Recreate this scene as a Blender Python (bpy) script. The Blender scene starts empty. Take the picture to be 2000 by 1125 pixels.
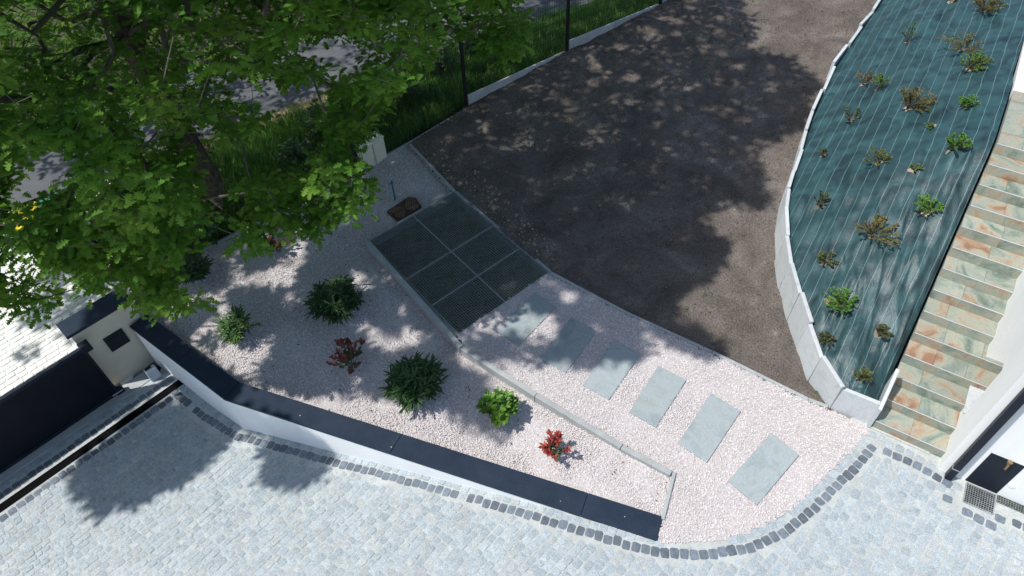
import bpy, math, random
import numpy as np
from mathutils import Matrix, Vector, noise as mnoise
R_ = math.radians
rng = np.random.default_rng(11)
random.seed(11)
S = bpy.context.scene
COL = S.collection

# ------------------------------------------------------------------ camera, sky, sun, exposure
cd = bpy.data.cameras.new('camera'); cam = bpy.data.objects.new('camera', cd); COL.objects.link(cam)
cd.sensor_width = 36; cd.lens = 24.84; cd.clip_start = .1; cd.clip_end = 500
M4 = Matrix(((0.99898949, 0.04494431, 0, 0), (-0.03362723, 0.74744156, -0.66347594, 0), (-0.02981947, 0.6628055, 0.74819762, 9.0), (0, 0, 0, 1)))
cam.matrix_world = M4
S.camera = cam
SUN_EL, SUN_AZ = 60, 193      # azimuth the sun stands at, degrees from +X
W = bpy.data.worlds.new('World'); S.world = W; W.use_nodes = True
nt = W.node_tree; nt.nodes.clear()
sky = nt.nodes.new('ShaderNodeTexSky'); sky.sky_type = 'NISHITA'; sky.sun_disc = False
sky.sun_elevation = R_(SUN_EL); sky.sun_rotation = R_(90 - SUN_AZ)
bg = nt.nodes.new('ShaderNodeBackground'); bg.inputs[1].default_value = .15
wo = nt.nodes.new('ShaderNodeOutputWorld'); nt.links.new(sky.outputs[0], bg.inputs[0]); nt.links.new(bg.outputs[0], wo.inputs[0])
ld = bpy.data.lights.new('sun', 'SUN'); ld.energy = 4.6; ld.angle = R_(.9); ld.color = (1, .975, .94)
sun = bpy.data.objects.new('sun', ld); COL.objects.link(sun)
sdir = Vector((math.cos(R_(SUN_EL)) * math.cos(R_(SUN_AZ)), math.cos(R_(SUN_EL)) * math.sin(R_(SUN_AZ)), math.sin(R_(SUN_EL))))
sun.rotation_euler = sdir.to_track_quat('Z', 'Y').to_euler(); sun.location = sdir * 30
S.view_settings.view_transform = 'Standard'; S.view_settings.look = 'None'; S.view_settings.exposure = .08; S.view_settings.gamma = 1
S.render.engine = 'CYCLES'
S.cycles.max_bounces = 6; S.cycles.diffuse_bounces = 3; S.cycles.transmission_bounces = 3

# ------------------------------------------------------------------ helpers
def obj(name, verts, faces, mat=None, parent=None, smooth=False):
    me = bpy.data.meshes.new(name)
    if isinstance(verts, np.ndarray): verts = verts.tolist()
    if isinstance(faces, np.ndarray): faces = faces.tolist()
    me.from_pydata(verts, [], faces); me.update()
    if smooth: me.polygons.foreach_set('use_smooth', [True] * len(me.polygons))
    return link(name, me, mat, parent)
def link(name, me, mat=None, parent=None):
    o = bpy.data.objects.new(name, me); COL.objects.link(o)
    if mat is not None and len(me.materials) == 0: me.materials.append(mat)
    if parent is not None: o.parent = parent
    return o
def empty(name, loc=(0, 0, 0)):
    o = bpy.data.objects.new(name, None); o.empty_display_size = .1; COL.objects.link(o); o.location = loc
    return o
def tag(o, label, cat, group=None):
    o['label'] = label; o['category'] = cat
    if group: o['group'] = group
    return o
def kind(o, k): o['kind'] = k; return o
def rel(o, parent):           # parent an object whose mesh is in world metres under a thing standing at its own base
    o.parent = parent; o.location = Vector(o.location) - Vector(parent.location); return o
class MB:
    def __init__(s): s.v = []; s.f = []
    def add(s, v, f):
        n = len(s.v); s.v += [tuple(p) for p in v]; s.f += [tuple(i + n for i in q) for q in f]; return s
    def box(s, x0, y0, z0, x1, y1, z1):
        return s.add([(x0,y0,z0),(x1,y0,z0),(x1,y1,z0),(x0,y1,z0),(x0,y0,z1),(x1,y0,z1),(x1,y1,z1),(x0,y1,z1)],
                     [(3,2,1,0),(4,5,6,7),(0,1,5,4),(1,2,6,5),(2,3,7,6),(3,0,4,7)])
    def prism(s, poly, z0, z1):     # poly list of (x,y); z0,z1 numbers or lists
        n = len(poly)
        a = [(p[0], p[1], z0[i] if hasattr(z0, '__len__') else z0) for i, p in enumerate(poly)]
        b = [(p[0], p[1], z1[i] if hasattr(z1, '__len__') else z1) for i, p in enumerate(poly)]
        if area(poly) < 0: a.reverse(); b.reverse()
        return s.add(a + b, [tuple(range(n - 1, -1, -1)), tuple(range(n, 2 * n))] + [(i, (i + 1) % n, n + (i + 1) % n, n + i) for i in range(n)])
    def obar(s, a, b, w, h, up=(0, 0, 1)):  # bar from a to b, width w (sideways), height h (along up), centred
        a = Vector(a); b = Vector(b); d = (b - a).normalized(); sd = d.cross(Vector(up))
        if sd.length < 1e-5: sd = d.cross(Vector((0, 1, 0)))
        sd.normalize(); u = sd.cross(d); sd *= w / 2; u *= h / 2
        v = [a-sd-u, a+sd-u, a+sd+u, a-sd+u, b-sd-u, b+sd-u, b+sd+u, b-sd+u]
        return s.add(v, [(3,2,1,0),(4,5,6,7),(0,1,5,4),(1,2,6,5),(2,3,7,6),(3,0,4,7)])
    def tube(s, pts, rad, n=8, cap=True):
        pts = [Vector(p) for p in pts]; k = len(pts); rad = rad if hasattr(rad, '__len__') else [rad] * k
        v = []; ref = Vector((.3, .9, .2))
        for i, p in enumerate(pts):
            d = (pts[min(i + 1, k - 1)] - pts[max(i - 1, 0)]).normalized()
            a = d.cross(ref)
            if a.length < .05: a = d.cross(Vector((1, 0, 0)))
            a.normalize(); b = d.cross(a)
            v += [p + (a * math.cos(2 * math.pi * j / n) + b * math.sin(2 * math.pi * j / n)) * rad[i] for j in range(n)]
        f = [(i*n+j, i*n+(j+1) % n, (i+1)*n+(j+1) % n, (i+1)*n+j) for i in range(k-1) for j in range(n)]
        if cap: f += [tuple(range(n-1, -1, -1)), tuple((k-1)*n + j for j in range(n))]
        return s.add(v, f)
    def build(s, name, mat=None, parent=None, bevel=0, smooth=False):
        o = obj(name, s.v, s.f, mat, None, smooth)
        if bevel:
            m = o.modifiers.new('edge', 'BEVEL'); m.width = bevel; m.segments = 1; m.limit_method = 'ANGLE'
        if parent is not None: rel(o, parent)
        return o
def area(p): return .5 * sum(p[i][0]*p[(i+1) % len(p)][1] - p[(i+1) % len(p)][0]*p[i][1] for i in range(len(p)))
def inpoly(P, poly):
    x, y = P[:, 0], P[:, 1]; c = np.zeros(len(P), bool); n = len(poly)
    for i in range(n):
        x1, y1 = poly[i][:2]; x2, y2 = poly[(i + 1) % n][:2]
        m = ((y1 > y) != (y2 > y)); dy = (y2 - y1) if y2 != y1 else 1e-9
        c ^= m & (x < (x2 - x1) * (y - y1) / dy + x1)
    return c
def dist_line(P, line):
    d = np.full(len(P), 1e9)
    for a, b in zip(line[:-1], line[1:]):
        a = np.array(a[:2]); b = np.array(b[:2]); ab = b - a
        t = np.clip(((P - a) @ ab) / (ab @ ab), 0, 1); d = np.minimum(d, np.linalg.norm(P - a - t[:, None] * ab, axis=1))
    return d
def scatter(poly, n):
    p = np.array([q[:2] for q in poly]); lo = p.min(0); hi = p.max(0)
    k = int(n * max(1.0, (hi - lo).prod() / abs(area(poly)))) + 10
    P = rng.uniform(lo, hi, (k, 2)); return P[inpoly(P, poly)]
def resample(line, step):
    L = [np.array(p, float) for p in line]; out = []; acc = 0
    seg = [np.linalg.norm(b[:2] - a[:2]) for a, b in zip(L[:-1], L[1:])]; tot = sum(seg); n = max(1, round(tot / step)); cum = np.concatenate([[0], np.cumsum(seg)])
    for i in range(n + 1):
        s = tot * i / n; j = min(np.searchsorted(cum, s, 'right') - 1, len(seg) - 1); t = (s - cum[j]) / seg[j]; out.append(L[j] * (1 - t) + L[j + 1] * t)
    return out
def smooth_line(line, it=2):
    L = [np.array(p, float) for p in line]
    for _ in range(it):
        N = [L[0]]
        for a, b in zip(L[:-1], L[1:]): N += [a * .75 + b * .25, a * .25 + b * .75]
        N.append(L[-1]); L = N
    return L
def rotz(a): c, s = np.cos(a), np.sin(a); return np.array([[c, -s, 0], [s, c, 0], [0, 0, 1]])
def frames(dirs, nrm):         # (N,3,3) matrices with columns x=dir, y=side, z=normal
    d = dirs / np.linalg.norm(dirs, axis=1, keepdims=True); n = nrm - d * (nrm * d).sum(1, keepdims=True)
    n /= np.linalg.norm(n, axis=1, keepdims=True) + 1e-9; s = np.cross(n, d); return np.stack([d, s, n], 2)
def spread(base_v, base_f, Rm, pos, scale):   # copies of a small mesh as one vertex / face list
    V = np.asarray(base_v, float); n = len(V); sc = np.asarray(scale, float); sc = sc[:, None, None] if sc.ndim == 1 else sc[:, None, :]
    out = np.einsum('nij,nkj->nki', Rm, V[None] * sc) + pos[:, None, :]
    off = (np.arange(len(pos)) * n)
    faces = []
    byl = {}
    for f in base_f: byl.setdefault(len(f), []).append(f)
    for L, fs in byl.items():
        a = np.array(fs); faces += (off[:, None, None] + a[None]).reshape(-1, L).tolist()
    return out.reshape(-1, 3), faces
def fastobj(name, V, F, mat, parent=None, smooth=False):
    me = bpy.data.meshes.new(name); V = np.asarray(V, np.float32)
    ln = np.array([len(f) for f in F], np.int32); flat = np.fromiter((i for f in F for i in f), np.int32, ln.sum())
    me.vertices.add(len(V)); me.vertices.foreach_set('co', V.ravel()); me.loops.add(len(flat)); me.loops.foreach_set('vertex_index', flat)
    me.polygons.add(len(ln)); st = np.zeros(len(ln), np.int32); st[1:] = np.cumsum(ln)[:-1]; me.polygons.foreach_set('loop_start', st)
    me.polygons.foreach_set('use_smooth', np.full(len(ln), bool(smooth)))
    me.update(calc_edges=True); me.validate()
    o = link(name, me, mat)
    if parent is not None: rel(o, parent)
    return o

# ------------------------------------------------------------------ materials
def pm(name, cols, scale=3., detail=6., dist=0., rough=.8, spec=.3, bump=None, rnd=0., metal=0., transl=0., islands=None, isl_amt=0., fine=None, stretch=None, hue=0., objco=False, contrast=(.3, .7), sheen=0.):
    """cols: 2-4 colours mixed by noise; islands: colours picked per loose piece; rnd: brightness spread per piece"""
    m = bpy.data.materials.new(name); m.use_nodes = True; t = m.node_tree; N = t.nodes; L = t.links; N.clear()
    out = N.new('ShaderNodeOutputMaterial'); p = N.new('ShaderNodeBsdfPrincipled')
    p.inputs['Roughness'].default_value = rough; p.inputs['Specular IOR Level'].default_value = spec; p.inputs['Metallic'].default_value = metal
    geo = N.new('ShaderNodeNewGeometry'); oi = N.new('ShaderNodeObjectInfo'); tc = N.new('ShaderNodeTexCoord')
    co = geo.outputs['Position']
    ad = N.new('ShaderNodeMath'); ad.operation = 'ADD'; L.new(geo.outputs['Random Per Island'], ad.inputs[0]); L.new(oi.outputs['Random'], ad.inputs[1])
    fr = N.new('ShaderNodeMath'); fr.operation = 'FRACT'; L.new(ad.outputs[0], fr.inputs[0]); rv = fr.outputs[0]
    if objco:     # shift the pattern from piece to piece
        mu = N.new('ShaderNodeVectorMath'); mu.operation = 'SCALE'; cm = N.new('ShaderNodeCombineXYZ'); L.new(rv, cm.inputs[0]); L.new(rv, cm.inputs[2]); L.new(cm.outputs[0], mu.inputs[0]); mu.inputs['Scale'].default_value = 40
        av = N.new('ShaderNodeVectorMath'); L.new(co, av.inputs[0]); L.new(mu.outputs[0], av.inputs[1]); co = av.outputs[0]
    if stretch:
        mp = N.new('ShaderNodeMapping'); L.new(co, mp.inputs[0]); mp.inputs['Scale'].default_value = stretch[:3]
        if len(stretch) > 3: mp.inputs['Rotation'].default_value = (0, 0, stretch[3])
        co = mp.outputs[0]
    nz = N.new('ShaderNodeTexNoise'); nz.inputs['Scale'].default_value = scale; nz.inputs['Detail'].default_value = detail; nz.inputs['Distortion'].default_value = dist; nz.inputs['Roughness'].default_value = .62
    L.new(co, nz.inputs['Vector'])
    rp = N.new('ShaderNodeValToRGB'); e = rp.color_ramp.elements
    for i, c in enumerate(cols):
        pos = contrast[0] + (contrast[1] - contrast[0]) * (i / max(1, len(cols) - 1))
        el = e[i] if i < 2 else e.new(pos)
        el.position = pos; el.color = (*c, 1)
    L.new(nz.outputs[0], rp.inputs[0]); c = rp.outputs[0]
    if islands:
        ir = N.new('ShaderNodeValToRGB'); ir.color_ramp.interpolation = 'CONSTANT' if len(islands) > 2 else 'LINEAR'; e = ir.color_ramp.elements
        for i, cc in enumerate(islands):
            pos = i / len(islands) if len(islands) > 2 else i
            el = e[i] if i < 2 else e.new(pos)
            el.position = pos; el.color = (*cc, 1)
        L.new(rv, ir.inputs[0]); mx = N.new('ShaderNodeMix'); mx.data_type = 'RGBA'; mx.inputs[0].default_value = isl_amt
        L.new(c, mx.inputs[6]); L.new(ir.outputs[0], mx.inputs[7]); c = mx.outputs[2]
    if rnd or fine:
        hs = N.new('ShaderNodeHueSaturation'); L.new(c, hs.inputs['Color']); c = hs.outputs[0]; val = None
        if rnd:
            wn = N.new('ShaderNodeTexWhiteNoise'); wn.noise_dimensions = '1D'; L.new(rv, wn.inputs['W'])
            mr = N.new('ShaderNodeMapRange'); L.new(wn.outputs['Value'], mr.inputs[0]); mr.inputs[3].default_value = 1 - rnd; mr.inputs[4].default_value = 1 + rnd; val = mr.outputs[0]
            if hue:
                mh = N.new('ShaderNodeMapRange'); L.new(rv, mh.inputs[0]); mh.inputs[3].default_value = .5 - hue; mh.inputs[4].default_value = .5 + hue; L.new(mh.outputs[0], hs.inputs['Hue'])
        if fine:
            fn = N.new('ShaderNodeTexNoise'); fn.inputs['Scale'].default_value = fine[0]; fn.inputs['Detail'].default_value = 3; L.new(geo.outputs['Position'], fn.inputs['Vector'])
            fm = N.new('ShaderNodeMapRange'); L.new(fn.outputs[0], fm.inputs[0]); fm.inputs[1].default_value = .3; fm.inputs[2].default_value = .7; fm.inputs[3].default_value = 1 - fine[1]; fm.inputs[4].default_value = 1 + fine[1]
            if val is None: val = fm.outputs[0]
            else:
                mm = N.new('ShaderNodeMath'); mm.operation = 'MULTIPLY'; L.new(val, mm.inputs[0]); L.new(fm.outputs[0], mm.inputs[1]); val = mm.outputs[0]
        L.new(val, hs.inputs['Value'])
    L.new(c, p.inputs['Base Color'])
    if sheen: p.inputs['Sheen Weight'].default_value = sheen
    if bump:
        bn = N.new('ShaderNodeTexNoise'); bn.inputs['Scale'].default_value = bump[0]; bn.inputs['Detail'].default_value = 5; L.new(geo.outputs['Position'], bn.inputs['Vector'])
        bp = N.new('ShaderNodeBump'); bp.inputs['Strength'].default_value = bump[1]; bp.inputs['Distance'].default_value = bump[2] if len(bump) > 2 else .01
        L.new(bn.outputs[0], bp.inputs['Height']); L.new(bp.outputs[0], p.inputs['Normal'])
    sh = p.outputs[0]
    if transl:
        tb = N.new('ShaderNodeBsdfTranslucent'); g = N.new('ShaderNodeHueSaturation'); g.inputs['Value'].default_value = 1.9; g.inputs['Hue'].default_value = .485; L.new(c, g.inputs['Color']); L.new(g.outputs[0], tb.inputs[0])
        ms = N.new('ShaderNodeMixShader'); ms.inputs[0].default_value = transl; L.new(sh, ms.inputs[1]); L.new(tb.outputs[0], ms.inputs[2]); sh = ms.outputs[0]
    L.new(sh, out.inputs[0]); return m

M = {}
M['mortar'] = pm('sett_joint', [(.36, .375, .36), (.48, .50, .48)], 3.5, rough=.95, fine=(60, .15), bump=(120, .4))
M['sett'] = pm('grey_granite', [(.28, .33, .35), (.44, .475, .485)], 16, rough=.85, rnd=.10, fine=(75, .30), bump=(70, .9), islands=[(.31, .37, .40), (.36, .405, .425), (.40, .43, .435), (.34, .39, .425), (.40, .415, .40), (.30, .35, .375)], isl_amt=.5, contrast=(.35, .65))
M['dark_sett'] = pm('black_granite', [(.095, .115, .14), (.175, .205, .235)], 14, rough=.8, rnd=.3, fine=(110, .25), bump=(90, .6))
M['paver'] = pm('pale_granite', [(.60, .60, .56), (.72, .72, .68)], 5, rough=.85, rnd=.08, fine=(80, .12), bump=(60, .5))
M['pebble'] = pm('crushed_marble', [(.62, .57, .55), (.74, .69, .67)], 2, rough=.8, islands=[(.80, .76, .74), (.72, .63, .61), (.78, .73, .71), (.55, .48, .47), (.68, .63, .63), (.82, .79, .77), (.71, .62, .59), (.46, .43, .43)], isl_amt=.85, rnd=.1)
M['gravel_base'] = pm('gravel_ground', [(.46, .43, .42), (.60, .56, .55)], 30, rough=.95, bump=(100, .8, .02))
M['soil'] = pm('bare_soil', [(.080, .066, .056), (.12, .10, .085), (.16, .135, .115), (.23, .205, .185)], 1.3, detail=12, dist=.8, rough=.97, fine=(38, .38), bump=(32, 1.0, .05), contrast=(.28, .72))
M['clod'] = pm('soil_clods', [(.10, .08, .07), (.17, .14, .115)], 3, rough=.97, rnd=.3)
M['pale_clod'] = pm('dry_soil', [(.26, .20, .13), (.34, .27, .19)], 3, rough=.97, rnd=.3)
M['verge'] = pm('verge_soil', [(.035, .04, .02), (.08, .085, .035)], 1.5, rough=.97, bump=(30, .8, .03), fine=(30, .3))
M['dry'] = pm('dry_verge', [(.28, .23, .14), (.42, .36, .24)], 6, rough=.97, fine=(40, .3), bump=(40, .8, .03))
M['road'] = pm('asphalt', [(.085, .088, .095), (.115, .118, .125)], 3, rough=.93, fine=(140, .25), bump=(120, .5))
M['grass'] = pm('grass_blades', [(.055, .145, .022), (.10, .22, .035)], 1.2, rough=.6, rnd=.35, transl=.3, hue=.02)
M['straw'] = pm('dry_grass', [(.25, .22, .10), (.36, .31, .17)], 2, rough=.7, rnd=.3, transl=.2)
M['concrete'] = pm('pale_concrete', [(.30, .315, .31), (.39, .405, .40)], 4, rough=.9, fine=(60, .12), bump=(80, .25), rnd=.05)
M['plinth'] = pm('plinth_concrete', [(.40, .40, .38), (.55, .55, .53)], 3, rough=.9, fine=(40, .15), bump=(60, .3), rnd=.05)
M['slate'] = pm('grey_slate', [(.225, .265, .27), (.31, .35, .35), (.275, .30, .29)], 2.2, detail=8, dist=1.2, rough=.62, spec=.4, rnd=.06, bump=(22, .35, .01), fine=(30, .07), objco=True)
M['palisade'] = pm('grey_sandstone', [(.40, .43, .44), (.51, .535, .54), (.45, .46, .455)], 2.4, detail=8, dist=1.4, rough=.75, rnd=.06, bump=(26, .4, .01), fine=(40, .07), objco=True)
M['multi'] = pm('rusty_slate', [(.10, .135, .105), (.175, .215, .175), (.25, .285, .24), (.315, .315, .25), (.33, .24, .165), (.24, .14, .085)], 2.0, detail=7, dist=1.0, rough=.6, spec=.4, rnd=.09, bump=(25, .3, .01), fine=(45, .1), objco=True, contrast=(.31, .66))
M['white'] = pm('white_render', [(.81, .81, .785), (.88, .88, .865)], 2.5, stretch=(1, 1, .15), rough=.92, fine=(140, .03), bump=(160, .3, .005))
M['cream'] = pm('cream_render', [(.56, .50, .39), (.64, .58, .47)], 2.4, rough=.92, fine=(140, .04), bump=(160, .3, .005))
M['coping'] = pm('charcoal_coping', [(.012, .022, .040), (.022, .034, .056)], 3, rough=.55, spec=.22, fine=(50, .2), rnd=.06, bump=(60, .1, .004))
M['anthracite'] = pm('anthracite_paint', [(.008, .012, .021), (.012, .017, .028)], 4, rough=.45, spec=.25, fine=(30, .1))
M['gate'] = pm('black_gate_paint', [(.006, .008, .012), (.010, .012, .017)], 2, rough=.6, spec=.15, fine=(30, .1))
M['black'] = pm('black_plastic', [(.012, .012, .013), (.02, .02, .021)], 6, rough=.6)
M['slot'] = pm('drain_black', [(.004, .004, .005), (.008, .008, .009)], 5, rough=.9, spec=.04)
M['steel'] = pm('galvanised_steel', [(.30, .325, .33), (.42, .445, .445)], 10, rough=.55, metal=.5, fine=(30, .2))
M['dull_steel'] = pm('weathered_steel', [(.17, .195, .175), (.26, .285, .26)], 5, rough=.6, metal=.3, fine=(25, .25))
M['alu'] = pm('bright_aluminium', [(.62, .63, .63), (.72, .73, .73)], 5, rough=.4, metal=.3)
M['iron'] = pm('rusty_iron', [(.05, .032, .022), (.085, .052, .034)], 8, rough=.85, fine=(60, .3), bump=(60, .4))
M['rib'] = pm('worn_iron', [(.16, .10, .065), (.24, .155, .10)], 8, rough=.8, fine=(60, .3))
M['blue'] = pm('blue_paint', [(.02, .10, .16), (.03, .14, .21)], 5, rough=.5)
M['beige_box'] = pm('beige_polyester', [(.66, .62, .48), (.73, .69, .55)], 4, rough=.7)
M['grey_box'] = pm('grey_plastic', [(.50, .53, .56), (.56, .59, .62)], 4, rough=.6)
M['bronze'] = pm('bronze', [(.30, .20, .10), (.42, .29, .16)], 12, rough=.45, metal=.7)
M['bin_green'] = pm('green_plastic', [(.07, .33, .19), (.09, .40, .24)], 3, rough=.55)
M['bin_yellow'] = pm('yellow_plastic', [(.85, .66, .02), (.90, .72, .03)], 3, rough=.5)
M['bark'] = pm('oak_bark', [(.045, .037, .028), (.10, .085, .068)], 9, rough=.95, stretch=(1, 1, .25), bump=(30, .9, .03), fine=(20, .3))
M['twig'] = pm('twig_bark', [(.075, .062, .048), (.16, .145, .12)], 4, rough=.9, rnd=.2)
M['oak'] = pm('oak_leaves', [(.052, .135, .022), (.10, .215, .032), (.21, .33, .06)], 1.1, rough=.55, contrast=(.36, .68), spec=.15, islands=[(.026, .10, .008), (.06, .165, .010), (.04, .125, .006), (.085, .195, .012), (.03, .115, .012)], isl_amt=.3, rnd=.22, transl=.45)  # palest tone paints sunlit clumps into the crown, along with young leaves
M['oleander'] = pm('oleander_leaves', [(.022, .058, .018), (.045, .10, .028)], 5, rough=.5, spec=.35, rnd=.3, transl=.15, islands=[(.02, .055, .02), (.05, .11, .028)], isl_amt=.5)
M['light_oleander'] = pm('pale_oleander_leaves', [(.06, .13, .035), (.11, .19, .05)], 5, rough=.5, spec=.35, rnd=.3, transl=.15)
M['choisya'] = pm('bright_green_leaves', [(.065, .17, .018), (.12, .24, .03)], 5, rough=.45, spec=.4, rnd=.3, transl=.22)
M['red'] = pm('red_leaves', [(.26, .045, .035), (.38, .075, .055)], 5, rough=.45, spec=.4, rnd=.35, transl=.15)
M['darkred'] = pm('bronze_leaves', [(.14, .035, .03), (.22, .06, .04)], 5, rough=.5, spec=.35, rnd=.35, transl=.12)
M['darkleaf'] = pm('dark_green_leaves', [(.035, .07, .02), (.07, .12, .035)], 5, rough=.5, rnd=.3, transl=.12)
M['olive'] = pm('olive_leaves', [(.085, .11, .025), (.14, .155, .04)], 5, rough=.55, rnd=.35, transl=.2)
M['orange'] = pm('orange_leaves', [(.20, .10, .035), (.15, .135, .035)], 9, rough=.55, rnd=.35, transl=.2)
M['fresh'] = pm('fresh_green_leaves', [(.075, .19, .025), (.12, .25, .04)], 5, rough=.45, rnd=.3, transl=.25)
M['moss'] = pm('dark_olive_leaves', [(.06, .075, .03), (.10, .11, .045)], 5, rough=.6, rnd=.3, transl=.15)
M['ivy'] = pm('ivy_leaves', [(.025, .04, .012), (.06, .06, .022)], 8, rough=.5, rnd=.4)
M['litter'] = pm('dead_leaves', [(.10, .05, .025), (.17, .09, .05)], 8, rough=.8, rnd=.4)
M['pit'] = pm('pit_floor', [(.02, .021, .014), (.045, .048, .026), (.12, .105, .065)], 2.6, detail=8, rough=.97, fine=(30, .35))  # palest tone paints patches of light onto the dark floor
M['glass'] = pm('dark_window', [(.012, .016, .022), (.02, .026, .034)], 2, rough=.1, spec=.6)
M['wire'] = pm('dark_green_wire', [(.012, .02, .016), (.018, .028, .022)], 4, rough=.5)

# ------------------------------------------------------------------ the lie of the land
def zdrive(x, y): return np.clip(-1 + .16 * ((x + 6.71) * .714 - (y - 6.84) * .70 - 1.4), -1, 0)
def zsoil(x, y): return -.02 + .077 * np.maximum(0, (x + .83) * .77 + (y - 13.42) * .64)
def zbed(x, y): return -.1 + .07 * np.clip((x - .2) / 1.2, 0, 1)
def zverge(x, y): return -.88 + .78 * np.clip(((-((y - 14.74) - .58 * (x + 5.66)) / 1.156) - .05) / 2.4, 0, 1)
G = np.array([.70, .714]); NG = np.array([.714, -.70]); G0 = np.array([-6.71, 6.84])   # gate line, its normal, its post
def gp(t, s, z): q = G0 + G * t + NG * s; return (q[0], q[1], z)

def sheet(name, poly, zf, mat, step=.25, rough_amp=0., rough_sc=1., smooth=True, octs=4):
    p = np.array([q[:2] for q in poly]); lo = np.floor(p.min(0) / step) * step; hi = p.max(0) + step
    xs = np.arange(lo[0], hi[0] + step, step); ys = np.arange(lo[1], hi[1] + step, step)
    X, Y = np.meshgrid(xs, ys); P = np.stack([X.ravel(), Y.ravel()], 1); nx = len(xs)
    cx, cy = np.meshgrid(xs[:-1] + step / 2, ys[:-1] + step / 2); C = np.stack([cx.ravel(), cy.ravel()], 1); ok = inpoly(C, poly)
    Z = zf(P[:, 0], P[:, 1]) * np.ones(len(P))
    if rough_amp:
        Z = Z + np.array([mnoise.fractal(Vector((a * rough_sc, b * rough_sc, 3.1)), 1.0, 2.1, octs) for a, b in P]) * rough_amp
    idx = np.arange(len(C)); r, c = idx // (nx - 1), idx % (nx - 1); a = r * nx + c
    F = np.stack([a, a + 1, a + nx + 1, a + nx], 1)[ok]
    used = np.unique(F); mp = -np.ones(len(P), int); mp[used] = np.arange(len(used))
    V = np.concatenate([P, Z[:, None]], 1)[used]
    return fastobj(name, V, mp[F].tolist(), mat, None, smooth)

# outlines in metres (x, y)
wall_out = [(-6.347,7.484,0.040),(-5.820,7.085,0.040),(-5.294,6.682,0.040),(-4.794,6.307,0.040),(-4.422,5.973,0.040),(-3.077,5.445,0.040),(-1.820,4.975,0.040),(-0.517,4.436,0.040),(0.785,3.945,0.040),(1.707,3.525,0.040)]   # outer top edge of the low wall
kerb_path = [(-2.540,9.213,0.050),(-0.810,6.755,0.050),(0.311,5.815,0.050),(1.464,4.902,0.050),(2.083,4.464,0.050)]       # between path and planted bed
kerb_end = [(2.083,4.464,0.050),(1.808,3.808,0.050)]
curve = [(1.818,3.830,0.000),(1.723,3.547,0.000),(1.818,3.490,0.000),(2.112,3.483,0.000),(2.415,3.489,0.000),(2.683,3.537,0.000),(2.951,3.605,0.000),(3.367,3.764,0.000),(3.773,4.017,0.000),(4.164,4.335,0.000),(4.526,4.601,0.000),(4.965,4.957,0.000)]
kerb_soil = [(0.657,8.273,0.020),(1.824,7.310,0.020),(3.056,6.432,0.020),(4.264,5.500,0.020),(4.510,5.357,0.020)]
kerb_top = [(-2.022,12.111,0.020),(-1.047,10.531,0.020)]
bed_back = [(-5.641,9.276,-0.080),(-4.956,9.800,-0.080),(-3.836,10.670,-0.080),(-2.818,11.550,-0.080),(-2.045,12.246,-0.080)]
gl, gt, gr, gb = [(-2.572,9.284,0.000),(-1.043,10.549,0.000),(0.659,8.303,0.000),(-0.897,7.030,0.000)]

# ground: one big dull sheet under everything, then the surfaces
g_ = sheet('ground', [(-60, -60), (60, -60), (60, 90), (-60, 90)], lambda x, y: -1.5 + 0 * x, M['verge'], 6.0); kind(g_, 'structure')

soil_poly = [p[:2] for p in kerb_top] + [gt[:2], gr[:2]] + [p[:2] for p in kerb_soil] + [(4.7, 5.3), (5.0, 6), (5.2, 7.5), (5.6, 9), (6.6, 11), (8.5, 14), (11, 17.5), (12, 21), (7.5, 20.2), (4.2, 17.0), (1.58, 15.2), (-.83, 13.42), (-2.03, 12.2)]
soil_o = sheet('soil', soil_poly, zsoil, M['soil'], .075, .055, 1.6, octs=6); kind(soil_o, 'structure')
o_ = sheet('backfill', [(-60, 21), (-3, 15.6), (60, 15.6), (60, 80), (-60, 80)], lambda x, y: -1.05 + .06 * (y - 20), M['verge'], 1.0, .2, .3); kind(o_, 'structure')

vp = [(-6.5, 8.15), (-5.6, 9.42), (-2.99, 11.42), (-.86, 13.46), (1.56, 15.2), (4.1, 16.98), (12, 22.6), (12, 25.1), (-3.6, 15.95), (-5.66, 14.74), (-8.9, 12.9), (-8.4, 11.8), (-7.2, 9.4)]
verge_o = sheet('verge', vp, zverge, M['verge'], .12, .05, 1.8); kind(verge_o, 'structure')
dry_o = sheet('dry_verge', [(-6.3, 13.0), (-4.4, 14.2), (-3.5, 15.3), (-3.7, 15.8), (-5.66, 14.66), (-7.6, 13.5), (-7.4, 12.6)], lambda x, y: zverge(x, y) + .012, M['dry'], .1, .05, 1.8); kind(dry_o, 'structure')
road_o = MB().add([(-30, .62, -.93), (14, 26.14, -.93), (12.4, 29.1, -.93), (-31.6, 3.4, -.93)], [(0, 1, 2, 3)]).build('road', M['road']); kind(road_o, 'structure')
fore_poly = [(-6.62, 7.0), (-6.75, 8.0), (-7.3, 9.2), (-8.6, 11.6), (-9.0, 12.75), (-16, 8.75), (-22, 5.2), (-22, -4), (-14, -4), (-8.6, 4.7)]
fore_base = MB().prism(fore_poly, -1.3, -1.012).build('forecourt', M['paver']); kind(fore_base, 'structure')

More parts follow.
